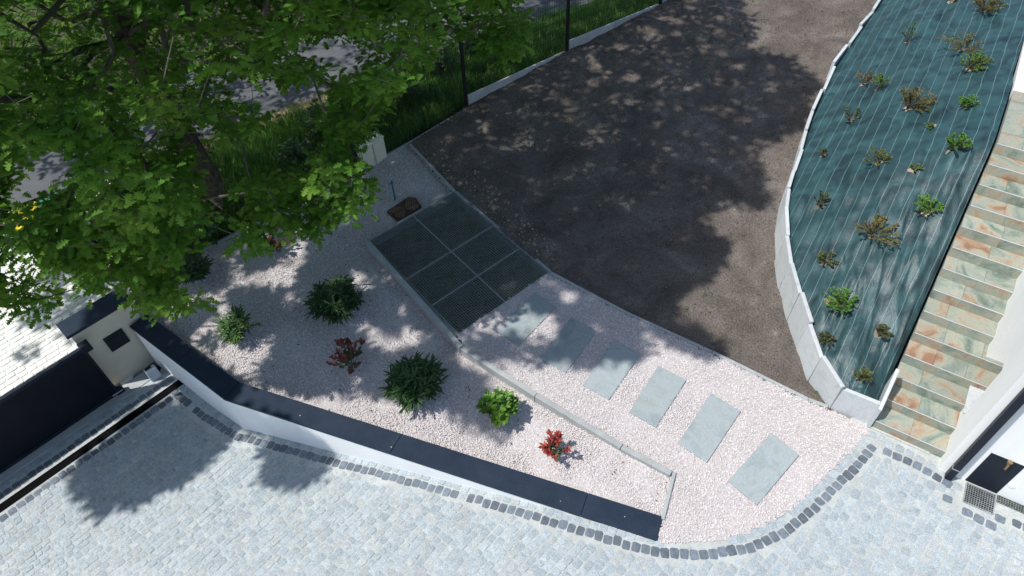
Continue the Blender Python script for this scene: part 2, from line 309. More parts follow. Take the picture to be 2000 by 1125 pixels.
# planted bed and path bed
def inset(line, d):
    L = [np.array(p[:2]) for p in line]; o = []
    for i in range(len(L)):
        t = L[min(i + 1, len(L) - 1)] - L[max(i - 1, 0)]; t = t / np.linalg.norm(t); o.append(tuple(L[i] + np.array([-t[1], t[0]]) * d))
    return o
bed_poly = inset([wall_out[0], wall_out[4], wall_out[-1]], .3) + [(1.74, 3.75)] + [p[:2] for p in kerb_end][::-1] + [p[:2] for p in kerb_path][::-1] + [gl[:2], (-2.0, 9.75), gt[:2]] + [p[:2] for p in kerb_top][::-1] + [p[:2] for p in bed_back][::-1] + [(-6.2, 8.0), (-6.1, 7.6)]
bed_o = sheet('gravel_bed', bed_poly, zbed, M['gravel_base'], .07, .03, 1.5); kind(bed_o, 'structure')
path_poly = [gb[:2], gr[:2]] + [p[:2] for p in kerb_soil] + [(5.0, 5.0)] + [p[:2] for p in curve][::-1] + [p[:2] for p in kerb_path][::-1][:-1]
path_o = sheet('gravel_path', path_poly, lambda x, y: .003 + 0 * x, M['gravel_base'], .07, .003, 1.5); kind(path_o, 'structure')

def pebbles(poly, zf, dens, name):
    P = scatter(poly, dens * abs(area(poly))); n = len(P)
    b = np.array([(1, 0, 0), (-.9, .1, .1), (.1, .8, .05), (-.1, -.85, 0), (.15, .05, .7), (0, 0, -.6)])
    f = [(0, 2, 4), (2, 1, 4), (1, 3, 4), (3, 0, 4), (2, 0, 5), (1, 2, 5), (3, 1, 5), (0, 3, 5)]
    d = rng.normal(size=(n, 3)); d[:, 2] *= .5; nr = rng.normal(size=(n, 3)) * .6 + np.array([0, 0, 1.])
    sc = rng.uniform(.0065, .0135, (n, 1)) * rng.uniform(.75, 1.25, (n, 3))
    z = zf(P[:, 0], P[:, 1]) + rng.uniform(.0, .013, n) + np.array([mnoise.noise(Vector((a * 1.5, c * 1.5, 3.1))) for a, c in P]) * .012
    V, F = spread(b, f, frames(d, nr), np.concatenate([P, z[:, None]], 1), sc)
    o = fastobj(name, V, F, M['pebble']); kind(o, 'stuff'); return o
pebbles(bed_poly, lambda x, y: zbed(x, y) + .004, 3300, 'gravel')
pebbles(path_poly, lambda x, y: 0 * x + .006, 3300, 'gravel')

# ------------------------------------------------------------------ driveway of granite setts
drive_poly = [gp(1.0, .0, 0)[:2], gp(0, 0, 0)[:2], gp(-8, 0, 0)[:2], (-12, -4), (12, -4), (12, .2), (6.9, 4.0), (5.95, 4.6), (5.2, 5.3)] + [(p[0] - .15, p[1] + .2) for p in curve][::-1][:-2] + [(1.6, 3.75)] + [(p[0] + .1, p[1] + .1) for p in wall_out][::-1][1:]
drive = sheet('driveway', drive_poly, lambda x, y: zdrive(x, y) - .007, M['mortar'], .1, .003, 3); kind(drive, 'structure')
DARK1 = [(-5.870,6.884,-1.000),(-5.362,6.468,-1.000),(-4.816,6.053,-0.920),(-4.526,5.877,-0.867),(-3.967,5.639,-0.776),(-3.174,5.324,-0.650),(-2.407,5.020,-0.529),(-1.519,4.680,-0.389),(-0.811,4.391,-0.276),(-0.239,4.150,-0.184),(0.401,3.874,-0.079),(0.915,3.638,0.000),(1.577,3.421,0.000),(1.796,3.366,0.000),(2.197,3.324,0.000),(2.704,3.357,0.000),(3.096,3.458,0.000),(3.463,3.616,0.000),(3.844,3.864,0.000),(4.196,4.139,0.000),(4.552,4.395,0.000),(4.972,4.729,0.000)]
DARK2 = [(5.050,4.670,0.000),(5.418,4.418,0.000),(5.659,4.183,0.000),(5.761,4.086,0.000),(5.653,3.968,0.000),(5.597,3.870,0.000),(5.736,3.765,0.000),(5.971,3.570,0.000),(6.073,3.495,0.000),(6.153,3.562,0.000),(6.219,3.655,0.000),(6.300,3.580,0.000),(6.421,3.506,0.000),(6.707,3.306,0.000)]
D1 = smooth_line(DARK1, 2)
# sett shapes: uneven rounded blocks, a unit square on top
def sett_mesh(i):
    r = np.random.default_rng(100 + i); ang = [(-.5, -.36), (-.36, -.5), (.36, -.5), (.5, -.36), (.5, .36), (.36, .5), (-.36, .5), (-.5, .36)]
    top = [(a * .965 + r.uniform(-.05, .05), b * .965 + r.uniform(-.05, .05), r.uniform(-.06, .02)) for a, b in ang]
    low = [(a * 1.0, b * 1.0, -.9) for a, b in ang]
    c = (r.uniform(-.12, .12), r.uniform(-.12, .12), r.uniform(.0, .09))
    V = top + low + [c]
    F = [(i, (i + 1) % 8, 16) for i in range(8)] + [(i + 8, (i + 1) % 8 + 8, (i + 1) % 8, i) for i in range(8)]
    return np.array(V), F
SV = [sett_mesh(i) for i in range(10)]
def sett_me(mat, tagname):
    out = []
    for V, F in SV:
        me = bpy.data.meshes.new(tagname); me.from_pydata(V.tolist(), [], F); me.materials.append(mat); out.append(me)
    return out
setts = []      # x, y, angle, length, width, dark
a0 = math.atan2(G[1], G[0])
interior = [p[:2] for p in D1] + [p[:2] for p in DARK2] + [(9.5, 1.4), (9.5, 1.0), (-9.5, 1.0), gp(-4.5, .78, 0)[:2], gp(.6, .78, 0)[:2]]
row_s = .84
while row_s < 16:
    w = rng.uniform(.098, .126); t = -14 + rng.uniform(0, .2)
    while t < 13:
        l = rng.uniform(.085, .145); tc_ = t + l / 2
        # rows wander a little
        wob = .05 * math.sin(tc_ * .9 + row_s * .35) + .03 * math.sin(tc_ * 2.3 + row_s)
        q = G0 + G * tc_ + NG * (row_s + wob)
        setts.append((q[0], q[1], a0 + .05 * math.cos(tc_ * .9) + rng.normal() * .035, l - .010, w - .010, 0)); t += l
    row_s += w
A = np.array(setts)
lines = [D1, DARK2]
dd = np.minimum(dist_line(A[:, :2], D1), dist_line(A[:, :2], DARK2))
keep = inpoly(A[:, :2], interior) & (dd > .115) & (A[:, 1] > 1.0)
near = keep & (dd < .16); A[near, 3:5] *= .86
A = A[keep]
extra = []
def along(line, step, wid, dark, offs=0., jit=.015, drop=0.):
    L = resample(line, step)
    for a, b in zip(L[:-1], L[1:]):
        m = (a + b) / 2; d = (b - a)[:2]; l = np.linalg.norm(d); d = d / l; n = np.array([-d[1], d[0]])
        dk = dark if rng.random() >= drop else 0
        q = m[:2] + n * (offs + rng.normal() * jit * .5)
        extra.append((q[0], q[1], math.atan2(d[1], d[0]) + rng.normal() * .05, l - .007 - rng.uniform(0, .009), wid * rng.uniform(.88, 1.04), dk))
along(D1, .122, .132, 1, drop=.04); along(D1, .125, .115, 0, .135); along(D1, .14, .11, 0, .262)
along(DARK2[:4], .135, .12, 1); along(DARK2[4:6], .13, .12, 1); along(DARK2[6:9], .14, .12, 1); along(DARK2[9:11], .11, .12, 1); along(DARK2[11:], .14, .12, 1)
along(DARK2[:4], .13, .115, 0, .13)
along([gp(-6, .165, 0), gp(.9, .165, 0)], .13, .12, 0); along([gp(-6, .335, 0), gp(.9, .335, 0)], .125, .125, 1); along([gp(-6, .70, 0), gp(.55, .70, 0)], .13, .125, 1)
# fill between house base and the dark row
E_ = np.array(extra)
fb = np.array([5.68, 4.345]); fd = np.array([.84, -.54]); fn = np.array([-.54, -.84])
hz = []
# keep border setts off the wall, gravel and steps
wo_ = [p[:2] for p in wall_out]
wpoly = [p[:2] for p in wall_out] + [p[:2] for p in curve[2:]] + [(4.95, 5.08), (5.7, 4.55), (5.6, 6), (-3, 9), (-6.5, 9)]
ek = ~inpoly(E_[:, :2], wpoly) & ((E_[:, 5] == 1) | (dist_line(E_[:, :2], [p[:2] for p in curve[2:]]) > .03))
E_ = E_[ek]
step_line = [np.array([4.93, 5.02]), np.array([5.74, 4.44])]
hz_out = np.array([(4.96, 5.02), (5.72, 4.44), (5.80, 4.27), (9, 2.2), (9, .8), (5.0, 3.6), (4.4, 4.4)])
got = [e[:2] for e in E_] + [a[:2] for a in A[np.hypot(A[:, 0] - 6, A[:, 1] - 4) < 3]]
got = list(got)
for i in range(40):
    for j in range(46):
        q = fb + fd * (-1.2 + j * .128 + .06 * (i % 2) + rng.uniform(-.008, .008)) + fn * (-.3 + .066 + i * .124)
        if not inpoly(q[None], hz_out)[0] or inpoly(q[None], path_poly)[0] or min(np.hypot(g[0] - q[0], g[1] - q[1]) for g in got) < .113: continue
        got.append(q); hz.append((q[0], q[1], math.atan2(fd[1], fd[0]) + rng.normal() * .03, .116 + rng.uniform(-.012, .004), .112, 0))
hz = np.array(hz)
pt0 = float((np.array((5.961,4.165,0.001))[:2] - fb) @ fd); pt1 = float((np.array((6.284,3.957,0.006))[:2] - fb) @ fd)
FNo = np.array([.54, .84])
def fz(t, s_): return tuple(fb + fd * t + FNo * s_)
GRATE_HOLE = [fz(pt0 - .03, .0), fz(pt1 + .06, 0), fz(pt1 + .06, -.38), fz(pt0 - .03, -.38)]
DRAIN_HOLE = [fz(pt1, .0), fz(4.2, 0), fz(4.2, -.17), fz(pt1, -.17)]
ALL = np.concatenate([A, E_, hz])
keepd = np.ones(len(ALL), bool)
zz = zdrive(ALL[:, 0], ALL[:, 1])
def in_view(P):
    v = (P - np.array(M4.translation)) @ np.array(M4)[:3, :3]; d = np.maximum(-v[:, 2], .01)
    x = 1000 + 1380 * v[:, 0] / d; y = 562.5 - 1380 * v[:, 1] / d
    return (x > 5) & (x < 1995) & (y > 5) & (y < 1120) & (-v[:, 2] > .1), d
ALL = ALL[~inpoly(ALL[:, :2], GRATE_HOLE) & ~inpoly(ALL[:, :2], DRAIN_HOLE)]; zz = zdrive(ALL[:, 0], ALL[:, 1])
sl = ((zz > -.999) & (zz < -.001)) * .16
nr_ = np.stack([-sl * .714, sl * .70, np.ones(len(zz))], 1)
def sett_rot(i):
    a = ALL[i, 2]; nn = nr_[i] + np.concatenate([rng.normal(size=(len(i), 2)) * .012, np.zeros((len(i), 1))], 1)
    return frames(np.stack([np.cos(a), np.sin(a), sl[i] * (.714 * np.cos(a) - .70 * np.sin(a))], 1), nn)
P3 = np.concatenate([ALL[:, :2], zz[:, None]], 1); vis, dep = in_view(P3)
order = np.argsort(np.where(vis, dep, 1e6)); is_dark = ALL[:, 5] == 1
lights = [i for i in order if not is_dark[i]]; darks = [i for i in order if is_dark[i]]
me_l = sett_me(M['sett'], 'sett'); me_d = sett_me(M['dark_sett'], 'dark_sett')
def lay(name, idx, mes, stuffname, mat):
    R300 = sett_rot(np.array(idx[:300], int))
    for q_, i in enumerate(idx[:300]):
        x, y, a, l, w, _ = ALL[i]
        o = bpy.data.objects.new(name, mes[rng.integers(10)]); COL.objects.link(o); o.parent = drive
        o.matrix_local = Matrix.LocRotScale(Vector((x, y, zz[i] + rng.normal() * .0015)), Matrix(R300[q_].tolist()), Vector((l, w, .06)))
    rest = np.array(idx[300:], int)
    if len(rest) == 0: return
    Vs, Fs, n0 = [], [], 0
    which = rng.integers(10, size=len(rest))
    for k in range(10):
        r = rest[which == k]
        if len(r) == 0: continue
        Rm = sett_rot(r); sc = np.stack([ALL[r, 3], ALL[r, 4], np.full(len(r), .06)], 1)
        V, F = spread(SV[k][0], SV[k][1], Rm, np.concatenate([ALL[r, :2], (zz[r] + rng.normal(size=len(r)) * .002)[:, None]], 1), sc)
        Vs.append(V); Fs += [[i + n0 for i in f] for f in F]; n0 += len(V)
    o = fastobj(stuffname, np.concatenate(Vs), Fs, mat, drive); kind(o, 'stuff')
lay('sett', lights, me_l, 'setts', M['sett']); lay('dark_sett', darks, me_d, 'dark_setts', M['dark_sett'])

# pale pavers outside the gate
pv = []
t = -9.
s_ = -.25
while s_ > -9:
    w = .125; t = -9 + rng.uniform(0, .2)
    while t < 7:
        l = rng.uniform(.15, .24); q = G0 + G * (t + l / 2) + NG * s_; pv.append((q[0], q[1], a0 + rng.normal() * .012, l - .010, w - .010)); t += l
    s_ -= w
pv = np.array(pv); pv = pv[inpoly(pv[:, :2], fore_poly)]; z_ = -1.0 + 0 * pv[:, 0]
v_, d_ = in_view(np.concatenate([pv[:, :2], z_[:, None]], 1)); od = np.argsort(np.where(v_, d_, 1e6))
me_p = sett_me(M['paver'], 'paver')
for i in od[:300]:
    o = bpy.data.objects.new('paver', me_p[rng.integers(10)]); COL.objects.link(o); o.parent = fore_base; o.location = (pv[i, 0], pv[i, 1], -1.0 + rng.normal() * .0015); o.rotation_euler = (0, 0, pv[i, 2]); o.scale = (pv[i, 3], pv[i, 4], .03)
rest = od[300:][:3500]; Vs, Fs, n0 = [], [], 0
for k in range(10):
    r = rest[k::10]
    V, F = spread(SV[k][0], SV[k][1], np.stack([rotz(a) for a in pv[r, 2]]), np.stack([pv[r, 0], pv[r, 1], np.full(len(r), -1.)], 1), np.stack([pv[r, 3], pv[r, 4], np.full(len(r), .03)], 1))
    Vs.append(V); Fs += [[i + n0 for i in f] for f in F]; n0 += len(V)
kind(fastobj('pavers', np.concatenate(Vs), Fs, M['paver'], fore_base), 'stuff')

# ------------------------------------------------------------------ the low white wall with dark coping
gw = empty('garden_wall', (-4.4, 6.0, -.9)); tag(gw, 'long low white rendered wall with dark coping between the driveway and gravel bed', 'wall')
wl = [np.array(p) for p in (wall_out[0], wall_out[4], wall_out[-1])]
# make its two runs straight
def run_quad(a, b, off0, off1):
    d = (b - a)[:2]; d = d / np.linalg.norm(d); n = np.array([-d[1], d[0]])
    return d, n
d1 = (wl[1] - wl[0])[:2]; d1 /= np.linalg.norm(d1); d2 = (wl[2] - wl[1])[:2]; d2 /= np.linalg.norm(d2)
n1 = np.array([-d1[1], d1[0]]); n2 = np.array([-d2[1], d2[0]])
def miter(o): # point at the bend, offset o to the garden side
    nm = n1 + n2; nm = nm / (nm @ n1); return wl[1][:2] + nm * o
def base_z(p): return float(zdrive(p[0], p[1])) - .1
def wall_piece(mb, pa, pb, pc, pd, z1):   # plan quad a,b (outer) c,d (inner)
    mb.prism([pa, pb, pc, pd], [base_z(pa), base_z(pb), base_z(pb), base_z(pa)], z1)
W_T, OV = .26, .025
mb = MB()
p0o = wl[0][:2] + n1 * OV; p0i = wl[0][:2] + n1 * (OV + W_T); p2o = wl[2][:2] + n2 * OV - d2 * .02; p2i = wl[2][:2] + n2 * (OV + W_T) - d2 * .02
wall_piece(mb, p0o, miter(OV), miter(OV + W_T), p0i, -.012)
mb2 = MB()
seg = 5
for k in range(seg):
    ta, tb = k / seg, (k + 1) / seg
    a = miter(OV) * (1 - ta) + p2o * ta; b = miter(OV) * (1 - tb) + p2o * tb; c = miter(OV + W_T) * (1 - tb) + p2i * tb; d = miter(OV + W_T) * (1 - ta) + p2i * ta
    if k == 0: pts_o = [a]; pts_i = [d]
    pts_o.append(b); pts_i.append(c)
po = pts_o + pts_i[::-1]
mb.prism(po, [base_z(p) for p in pts_o] + [base_z(p) for p in pts_o][::-1], -.012)
mb.build('wall_body', M['white'], gw)
# coping slabs
L2 = np.linalg.norm((wl[2] - wl[1])[:2])
CW = .335
fr_ = [float(((np.array(p) - wl[1])[:2] @ d2) / L2) for p in [(-1.813,4.975,0.040),(0.785,3.945,0.040)]]
cuts = [0] + fr_ + [1]
mid1 = .52
def cop(q): MB().prism(q, -.012, .04).build('coping_slab', M['coping'], gw, bevel=.004)
a0_, b0_ = wl[0][:2], wl[1][:2]
q1 = a0_ * (1 - mid1) + b0_ * mid1; i0 = a0_ + n1 * CW; im = q1 + n1 * CW
cop([a0_, q1 - d1 * .002, im - d1 * .002, i0]); cop([q1 + d1 * .002, miter(0) - d1 * .002, miter(CW) - d1 * .002, im + d1 * .002])
for a, b in zip(cuts[:-1], cuts[1:]):
    A0 = miter(0) * (1 - a) + wl[2][:2] * a; B0 = miter(0) * (1 - b) + wl[2][:2] * b; wi2 = wl[2][:2] + n2 * CW
    A1 = miter(CW) * (1 - a) + wi2 * a; B1 = miter(CW) * (1 - b) + wi2 * b
    cop([A0 + d2 * .003, B0 - d2 * .003, B1 - d2 * .003, A1 + d2 * .003])

for f_, w_ in ((.19, .12), (.42, .09), (.80, .1), (.93, .17)):
    q = wl[1][:2] * (1 - f_) + wl[2][:2] * f_ + n2 * w_; k_ = rng.uniform(.004, .009)
    MB().prism([(q[0] + k_ * math.cos(t) * rng.uniform(.7, 1.2), q[1] + k_ * math.sin(t)) for t in np.linspace(0, 2 * math.pi, 9)[:-1]], .0395, .043).build('bird_dropping', M['plinth'], gw)
# ------------------------------------------------------------------ gate pier, gate, drain
PA = np.array((-6.934,6.959,0.500)); PC = np.array((-6.190,7.693,0.500)); pdx = (PC - PA)[:2]; pl = np.linalg.norm(pdx); pdx /= pl; pn = np.array([-pdx[1], pdx[0]])   # pn points out of the garden
pier = empty('gate_pier', (PA[0], PA[1], -1.0)); tag(pier, 'cream rendered gate pier with wide dark cap and square black letterbox', 'gate pier')
def pq(t, s): q = PA[:2] + pdx * t + pn * s; return (q[0], q[1])
MB().prism([pq(.03, .03), pq(pl - .03, .03), pq(pl - .03, .33), pq(.03, .33)], -1.15, .44).build('pier_body', M['cream'], pier)
MB().prism([pq(-.03, -.015), pq(pl + .005, -.015), pq(pl + .005, .375), pq(-.03, .375)], .44, .5).build('cap_stone', M['coping'], pier, bevel=.004)
# short return that carries the pier down to the low wall
rt = [pq(pl - .03, .03), pq(pl + .24, .03), pq(pl + .24, .25), pq(pl - .03, .25)]
MB().prism(rt, -1.15, -.014).build('return_wall', M['cream'], pier)
lb0 = (-6.476,7.162,0.000)
lt = float((np.array(lb0)[:2] - PA[:2]) @ pdx)
lbx = MB(); lt = .52
lbx.prism([pq(lt - .16, .028), pq(lt + .16, .028), pq(lt + .16, .004), pq(lt - .16, .004)], -.30, .04)
lbo = lbx.build('letterbox_door', M['anthracite'], pier, bevel=.003)
MB().prism([pq(lt - .13, .003), pq(lt + .13, .003), pq(lt + .13, -.002), pq(lt - .13, -.002)], -.055, -.03).build('letter_flap', M['black'], pier)

sb = np.array((-6.240,7.180,-0.980)); bx = empty('socket_box', (sb[0], sb[1], -1.0)); tag(bx, 'small open grey box fixed low in the corner of the gate pier', 'box')
def bq(t, s): q = sb[:2] + pdx * t + pn * s; return (q[0], q[1])
m_ = MB(); m_.prism([bq(-.09, -.06), bq(.09, -.06), bq(.09, .06), bq(-.09, .06)], -1.0, -.74); m_.build('case', M['grey_box'], bx, bevel=.004)
m_ = MB(); m_.prism([bq(-.075, -.01), bq(.03, -.01), bq(.03, .05), bq(-.075, .05)], -.742, -.735); m_.build('socket_recess', M['black'], bx)
m_ = MB(); m_.tube([(*bq(-.02, .02), -.735), (*bq(.04, .02), -.70), (*bq(.10, .05), -.74), (*bq(.12, .08), -.9)], .014, 6); m_.build('cable', M['black'], bx)

gate = empty('sliding_gate', gp(-.02, -.06, -1.0)); tag(gate, 'black solid sliding gate with square top rail beside the cream pier', 'gate')
GL = 4.6
def gbox(t0, t1, s0, s1, z0, z1, name, mat, bevel=.003):
    return MB().prism([gp(t0, s0, 0)[:2], gp(t1, s0, 0)[:2], gp(t1, s1, 0)[:2], gp(t0, s1, 0)[:2]], z0, z1).build(name, mat, gate, bevel=bevel)
gbox(-GL, -.04, -.085, -.045, -.90, .24, 'panel', M['gate'])
for k in range(7):
    pass
gbox(-GL, -.0, -.10, -.03, .24, .31, 'top_rail', M['anthracite'])
gbox(-GL, -.0, -.105, -.025, -.965, -.90, 'bottom_rail', M['anthracite'])
gbox(-.04, .0, -.095, -.035, -.90, .24, 'end_post', M['anthracite'])
gbox(-.06, .10, -.135, .0, .2, .36, 'guide_bracket', M['anthracite'], .008)
gbox(-.05, .085, -.115, -.01, -.985, -.84, 'catch', M['anthracite'], .006)
gbox(-.12, .06, -.022, -.006, -.93, -.90, 'catch_plate', M['steel'])
th = MB().prism([gp(-6, -.16, 0)[:2], gp(.55, -.16, 0)[:2], gp(.55, .085, 0)[:2], gp(-6, .085, 0)[:2]], -1.2, -.992).build('threshold', M['concrete']); kind(th, 'structure')

dr = empty('channel_drain', gp(.9, .52, -1.0)); tag(dr, 'long black slotted channel drain across the driveway in front of the gate', 'drain')
MB().prism([gp(-6, .455, 0)[:2], gp(.94, .455, 0)[:2], gp(.94, .475, 0)[:2], gp(-6, .475, 0)[:2]], -1.05, -.994).build('edge_rail', M['slot'], dr)
MB().prism([gp(-6, .575, 0)[:2], gp(.94, .575, 0)[:2], gp(.94, .595, 0)[:2], gp(-6, .595, 0)[:2]], -1.05, -.994).build('edge_rail', M['slot'], dr)
MB().prism([gp(-6, .475, 0)[:2], gp(.94, .475, 0)[:2], gp(.94, .575, 0)[:2], gp(-6, .575, 0)[:2]], -1.05, -1.0015).build('gutter', M['slot'], dr)
m_ = MB()
for k in range(300):
    t = .92 - k * .0225
    m_.prism([gp(t, .475, 0)[:2], gp(t + .009, .475, 0)[:2], gp(t + .009, .575, 0)[:2], gp(t, .575, 0)[:2]], -1.001, -.9965)
kind(m_.build('grate_bars', M['slot'], dr), 'stuff')

# ------------------------------------------------------------------ concrete edgings, one block per joint
def edging(name, label, line, blk, w, z0, z1, side=1, mat='concrete', tilt=0., cat='kerb'):
    L = [np.array(p) for p in line]; r = empty(name, tuple(L[0])); tag(r, label, cat)
    for a, b in zip(L[:-1], L[1:]):
        d = (b - a)[:2]; l = np.linalg.norm(d); d /= l; n = np.array([-d[1], d[0]]) * side; k = max(1, round(l / blk)) if blk else 1
        for i in range(k):
            s0, s1 = l * i / k + .003, l * (i + 1) / k - .003; j = rng.normal() * .004
            q = [a[:2] + d * s0 + n * j, a[:2] + d * s1 + n * j, a[:2] + d * s1 + n * (w + j), a[:2] + d * s0 + n * (w + j)]
            zt = z1 + rng.normal() * .004
            MB().prism(q, z0, [zt, zt - .001, zt - .001, zt]).build('kerb_block', M[mat], r, bevel=.006)
    return r
edging('edging_kerb', 'pale concrete kerb stepping down between stepping stone path and planted gravel bed', kerb_path, 0, .08, -.25, .065, -1)
edging('edging_kerb', 'short concrete kerb across the tip of the planted bed by the wall end', kerb_end, 0, .05, -.2, .045, 1)
edging('edging_kerb', 'thin concrete kerb between the stepping stone path and bare soil', kerb_soil, 0, .05, -.2, .03, 1)
edging('edging_kerb', 'thin concrete kerb at the soil corner above the steel gratings', kerb_top, 0, .055, -.2, .02, 1)
edging('edging_kerb', 'low concrete kerb along the shaded back of the gravel bed', bed_back, 1.0, .05, -.25, -.05, 1)

# ------------------------------------------------------------------ steel gratings over the pit
gl, gt, gr, gb = [np.array(p) for p in (gl, gt, gr, gb)]
pit = MB().prism([tuple(p[:2]) for p in (gl, gb, gr, gt)], -.6, -.2).build('pit_floor', M['pit']); kind(pit, 'structure')
m_ = MB(); rim = [gl, gb, gr, gt]
for a, b in zip(rim, rim[1:] + rim[:1]):
    d = (b - a)[:2] / np.linalg.norm((b - a)[:2]); nn = np.array([d[1], -d[0]]); l = np.linalg.norm((b - a)[:2])
    m_.prism([a[:2] + nn * .07 - d * .0, b[:2] + nn * .07, b[:2] - nn * .03 - d * .03, a[:2] - nn * .03 + d * .03], -.5, -.022)
kind(m_.build('pit_rim', M['concrete']), 'structure')
def gpt(u, v): return (gl * (1 - u) + gt * u) * (1 - v) + (gb * (1 - u) + gr * u) * v
us, vs = [0, .5, 1], [0, .445, .721, 1]
names = {(0, 0): 'large left-hand grating nearest the manhole cover', (1, 0): 'large grating at the top corner beside the soil', (0, 1): 'middle grating along the lower kerb', (1, 1): 'middle grating along the bare soil edge', (0, 2): 'end grating at the lower kerb beside the path gravel', (1, 2): 'end grating between soil edge and first stepping stone'}
lab = {(0, 0): 'large steel grating nearest the manhole cover and the lower kerb', (1, 0): 'large steel grating at the back between manhole cover and soil', (0, 1): 'middle steel grating beside the kerb of the planted bed', (1, 1): 'middle steel grating bordering the bare soil', (0, 2): 'steel grating at path end beside the planted bed kerb', (1, 2): 'steel grating between the bare soil and first stepping stone'}
for i in range(2):
    for j in range(3):
        c = [gpt(us[i], vs[j]), gpt(us[i + 1], vs[j]), gpt(us[i + 1], vs[j + 1]), gpt(us[i], vs[j + 1])]
        ctr = sum(c) / 4; g = empty('steel_grating', (ctr[0], ctr[1], .0)); tag(g, lab[(i, j)], 'grating', 'steel gratings over the pit')
        c = [p + (ctr - p) / np.linalg.norm(ctr - p) * .012 for p in c]
        def q(u, v): return (c[0] * (1 - u) + c[1] * u) * (1 - v) + (c[3] * (1 - u) + c[2] * u) * v
        ru, rv = np.linalg.norm(c[1] - c[0]), np.linalg.norm(c[3] - c[0])
        m_ = MB()
        for a, b in ((0, 1), (1, 2), (2, 3), (3, 0)): m_.obar(tuple(c[a]), tuple(c[b]), .009, .03)
        m_.build('frame', M['steel'], g)
        m_ = MB(); nu = int(ru / .042)
        for k in range(1, nu): m_.obar(tuple(q(k / nu, 0) - [0, 0, .004]), tuple(q(k / nu, 1) - [0, 0, .004]), .007, .012)
        kind(m_.build('bearing_bars', M['dull_steel'], g), 'stuff')
        m_ = MB(); nv = int(rv / .042)
        for k in range(1, nv): m_.obar(tuple(q(0, k / nv) + [0, 0, .004]), tuple(q(1, k / nv) + [0, 0, .004]), .008, .008)
        kind(m_.build('cross_bars', M['dull_steel'], g), 'stuff')
# weeds growing in the pit
Pw = scatter([tuple(p[:2]) for p in (gl, gb, gr, gt)], 500); 
n = len(Pw); d = rng.normal(size=(n, 3)); d[:, 2] = np.abs(d[:, 2]) * .4
V, F = spread([(0, -.18, 0), (.5, -.35, .05), (1, 0, 0), (.5, .35, .05), (0, .18, 0)], [(0, 1, 2, 3, 4)], frames(d, np.tile([0, 0, 1.], (n, 1)) + rng.normal(size=(n, 3)) * .3), np.concatenate([Pw, np.full((n, 1), -.19) + rng.uniform(0, .06, (n, 1))], 1), rng.uniform(.03, .07, n))
kind(fastobj('weeds', V, F, M['moss']), 'stuff')

# manhole cover, tap key, meter boxes
mc = [np.array(p) for p in [(-2.329,10.131,-0.060),(-1.943,10.533,-0.060),(-1.791,10.493,-0.060),(-1.657,10.217,-0.060),(-2.007,9.866,-0.060),(-2.123,9.874,-0.060)]]
ctr = sum(mc) / 6; mh = empty('manhole_cover', tuple(ctr)); tag(mh, 'rusty brown ribbed manhole cover lying in the gravel beside the gratings', 'manhole cover')
MB().prism([tuple(p[:2]) for p in mc], -.12, -.055).build('plate', M['iron'], mh, bevel=.012)
m_ = MB(); ca = (mc[5] + mc[0]) / 2; cb = (mc[2] + mc[3]) / 2; ex = cb - ca; lx = np.linalg.norm(ex); ex /= lx; ey = np.array([-ex[1], ex[0], 0]); mpoly = [tuple((p + (ctr - p) * .1)[:2]) for p in mc]
for sgn in (1, -1):
    for sd in (1, -1):
        for k in range(7):      # chevrons running out from the middle bar
            a = ctr + ex * sgn * (.02 + k * .048) + ey * sd * .012; b = a + (ex * sgn * .6 + ey * sd * .8) * .30
            for f_ in np.linspace(1, .2, 9):
                b2 = a + (b - a) * f_
                if inpoly(np.array([b2[:2]]), mpoly)[0] and inpoly(np.array([a[:2]]), mpoly)[0]: m_.obar(tuple(a + [0, 0, .008]), tuple(b2 + [0, 0, .008]), .020, .016); break
m_.build('ribs', M['rib'], mh)
tp = np.array((-2.193,10.479,-0.090)); tk = empty('tap_post', tuple(tp)); tag(tk, 'thin blue garden tap post standing in gravel behind the manhole cover', 'tap post')
MB().tube([tp, tp + [0, 0, .44]], .016, 8).build('post', M['blue'], tk); MB().tube([tp + [-.06, -.02, .42], tp + [.03, .01, .42]], .012, 6).build('spout', M['blue'], tk); MB().tube([tp + [0, 0, .44], tp + [0, 0, .47]], .022, 8).build('knob', M['blue'], tk)
for i, (pa, pb, lb) in enumerate((((-2.909,11.482,-0.100), (-2.671,11.614,-0.100), 'left cream meter cabinet standing against the dark fence post'), ((-2.651,11.630,-0.100), (-2.459,11.852,-0.100), 'right cream meter cabinet at the kerb corner beside the gravel'))):
    pa, pb = np.array(pa), np.array(pb); d = (pb - pa)[:2]; l = np.linalg.norm(d); d /= l; n = np.array([-d[1], d[0]]); e = empty('meter_cabinet', tuple(pa)); tag(e, lb, 'meter cabinet', 'cream meter cabinets')
    cq = lambda t, s: tuple(pa[:2] + d * t + n * s)
    MB().prism([cq(.0, .0), cq(l, 0), cq(l, .24), cq(0, .24)], -.2, .42).build('case', M['beige_box'], e, bevel=.008)
    MB().prism([cq(.015, -.012), cq(l - .015, -.012), cq(l - .015, -.001), cq(.015, -.001)], -.05, .39).build('door', M['beige_box'], e, bevel=.003)
    MB().prism([cq(-.01, -.02), cq(l + .006, -.02), cq(l + .006, .26), cq(-.01, .26)], .421, .445).build('lid', M['beige_box'], e, bevel=.006)

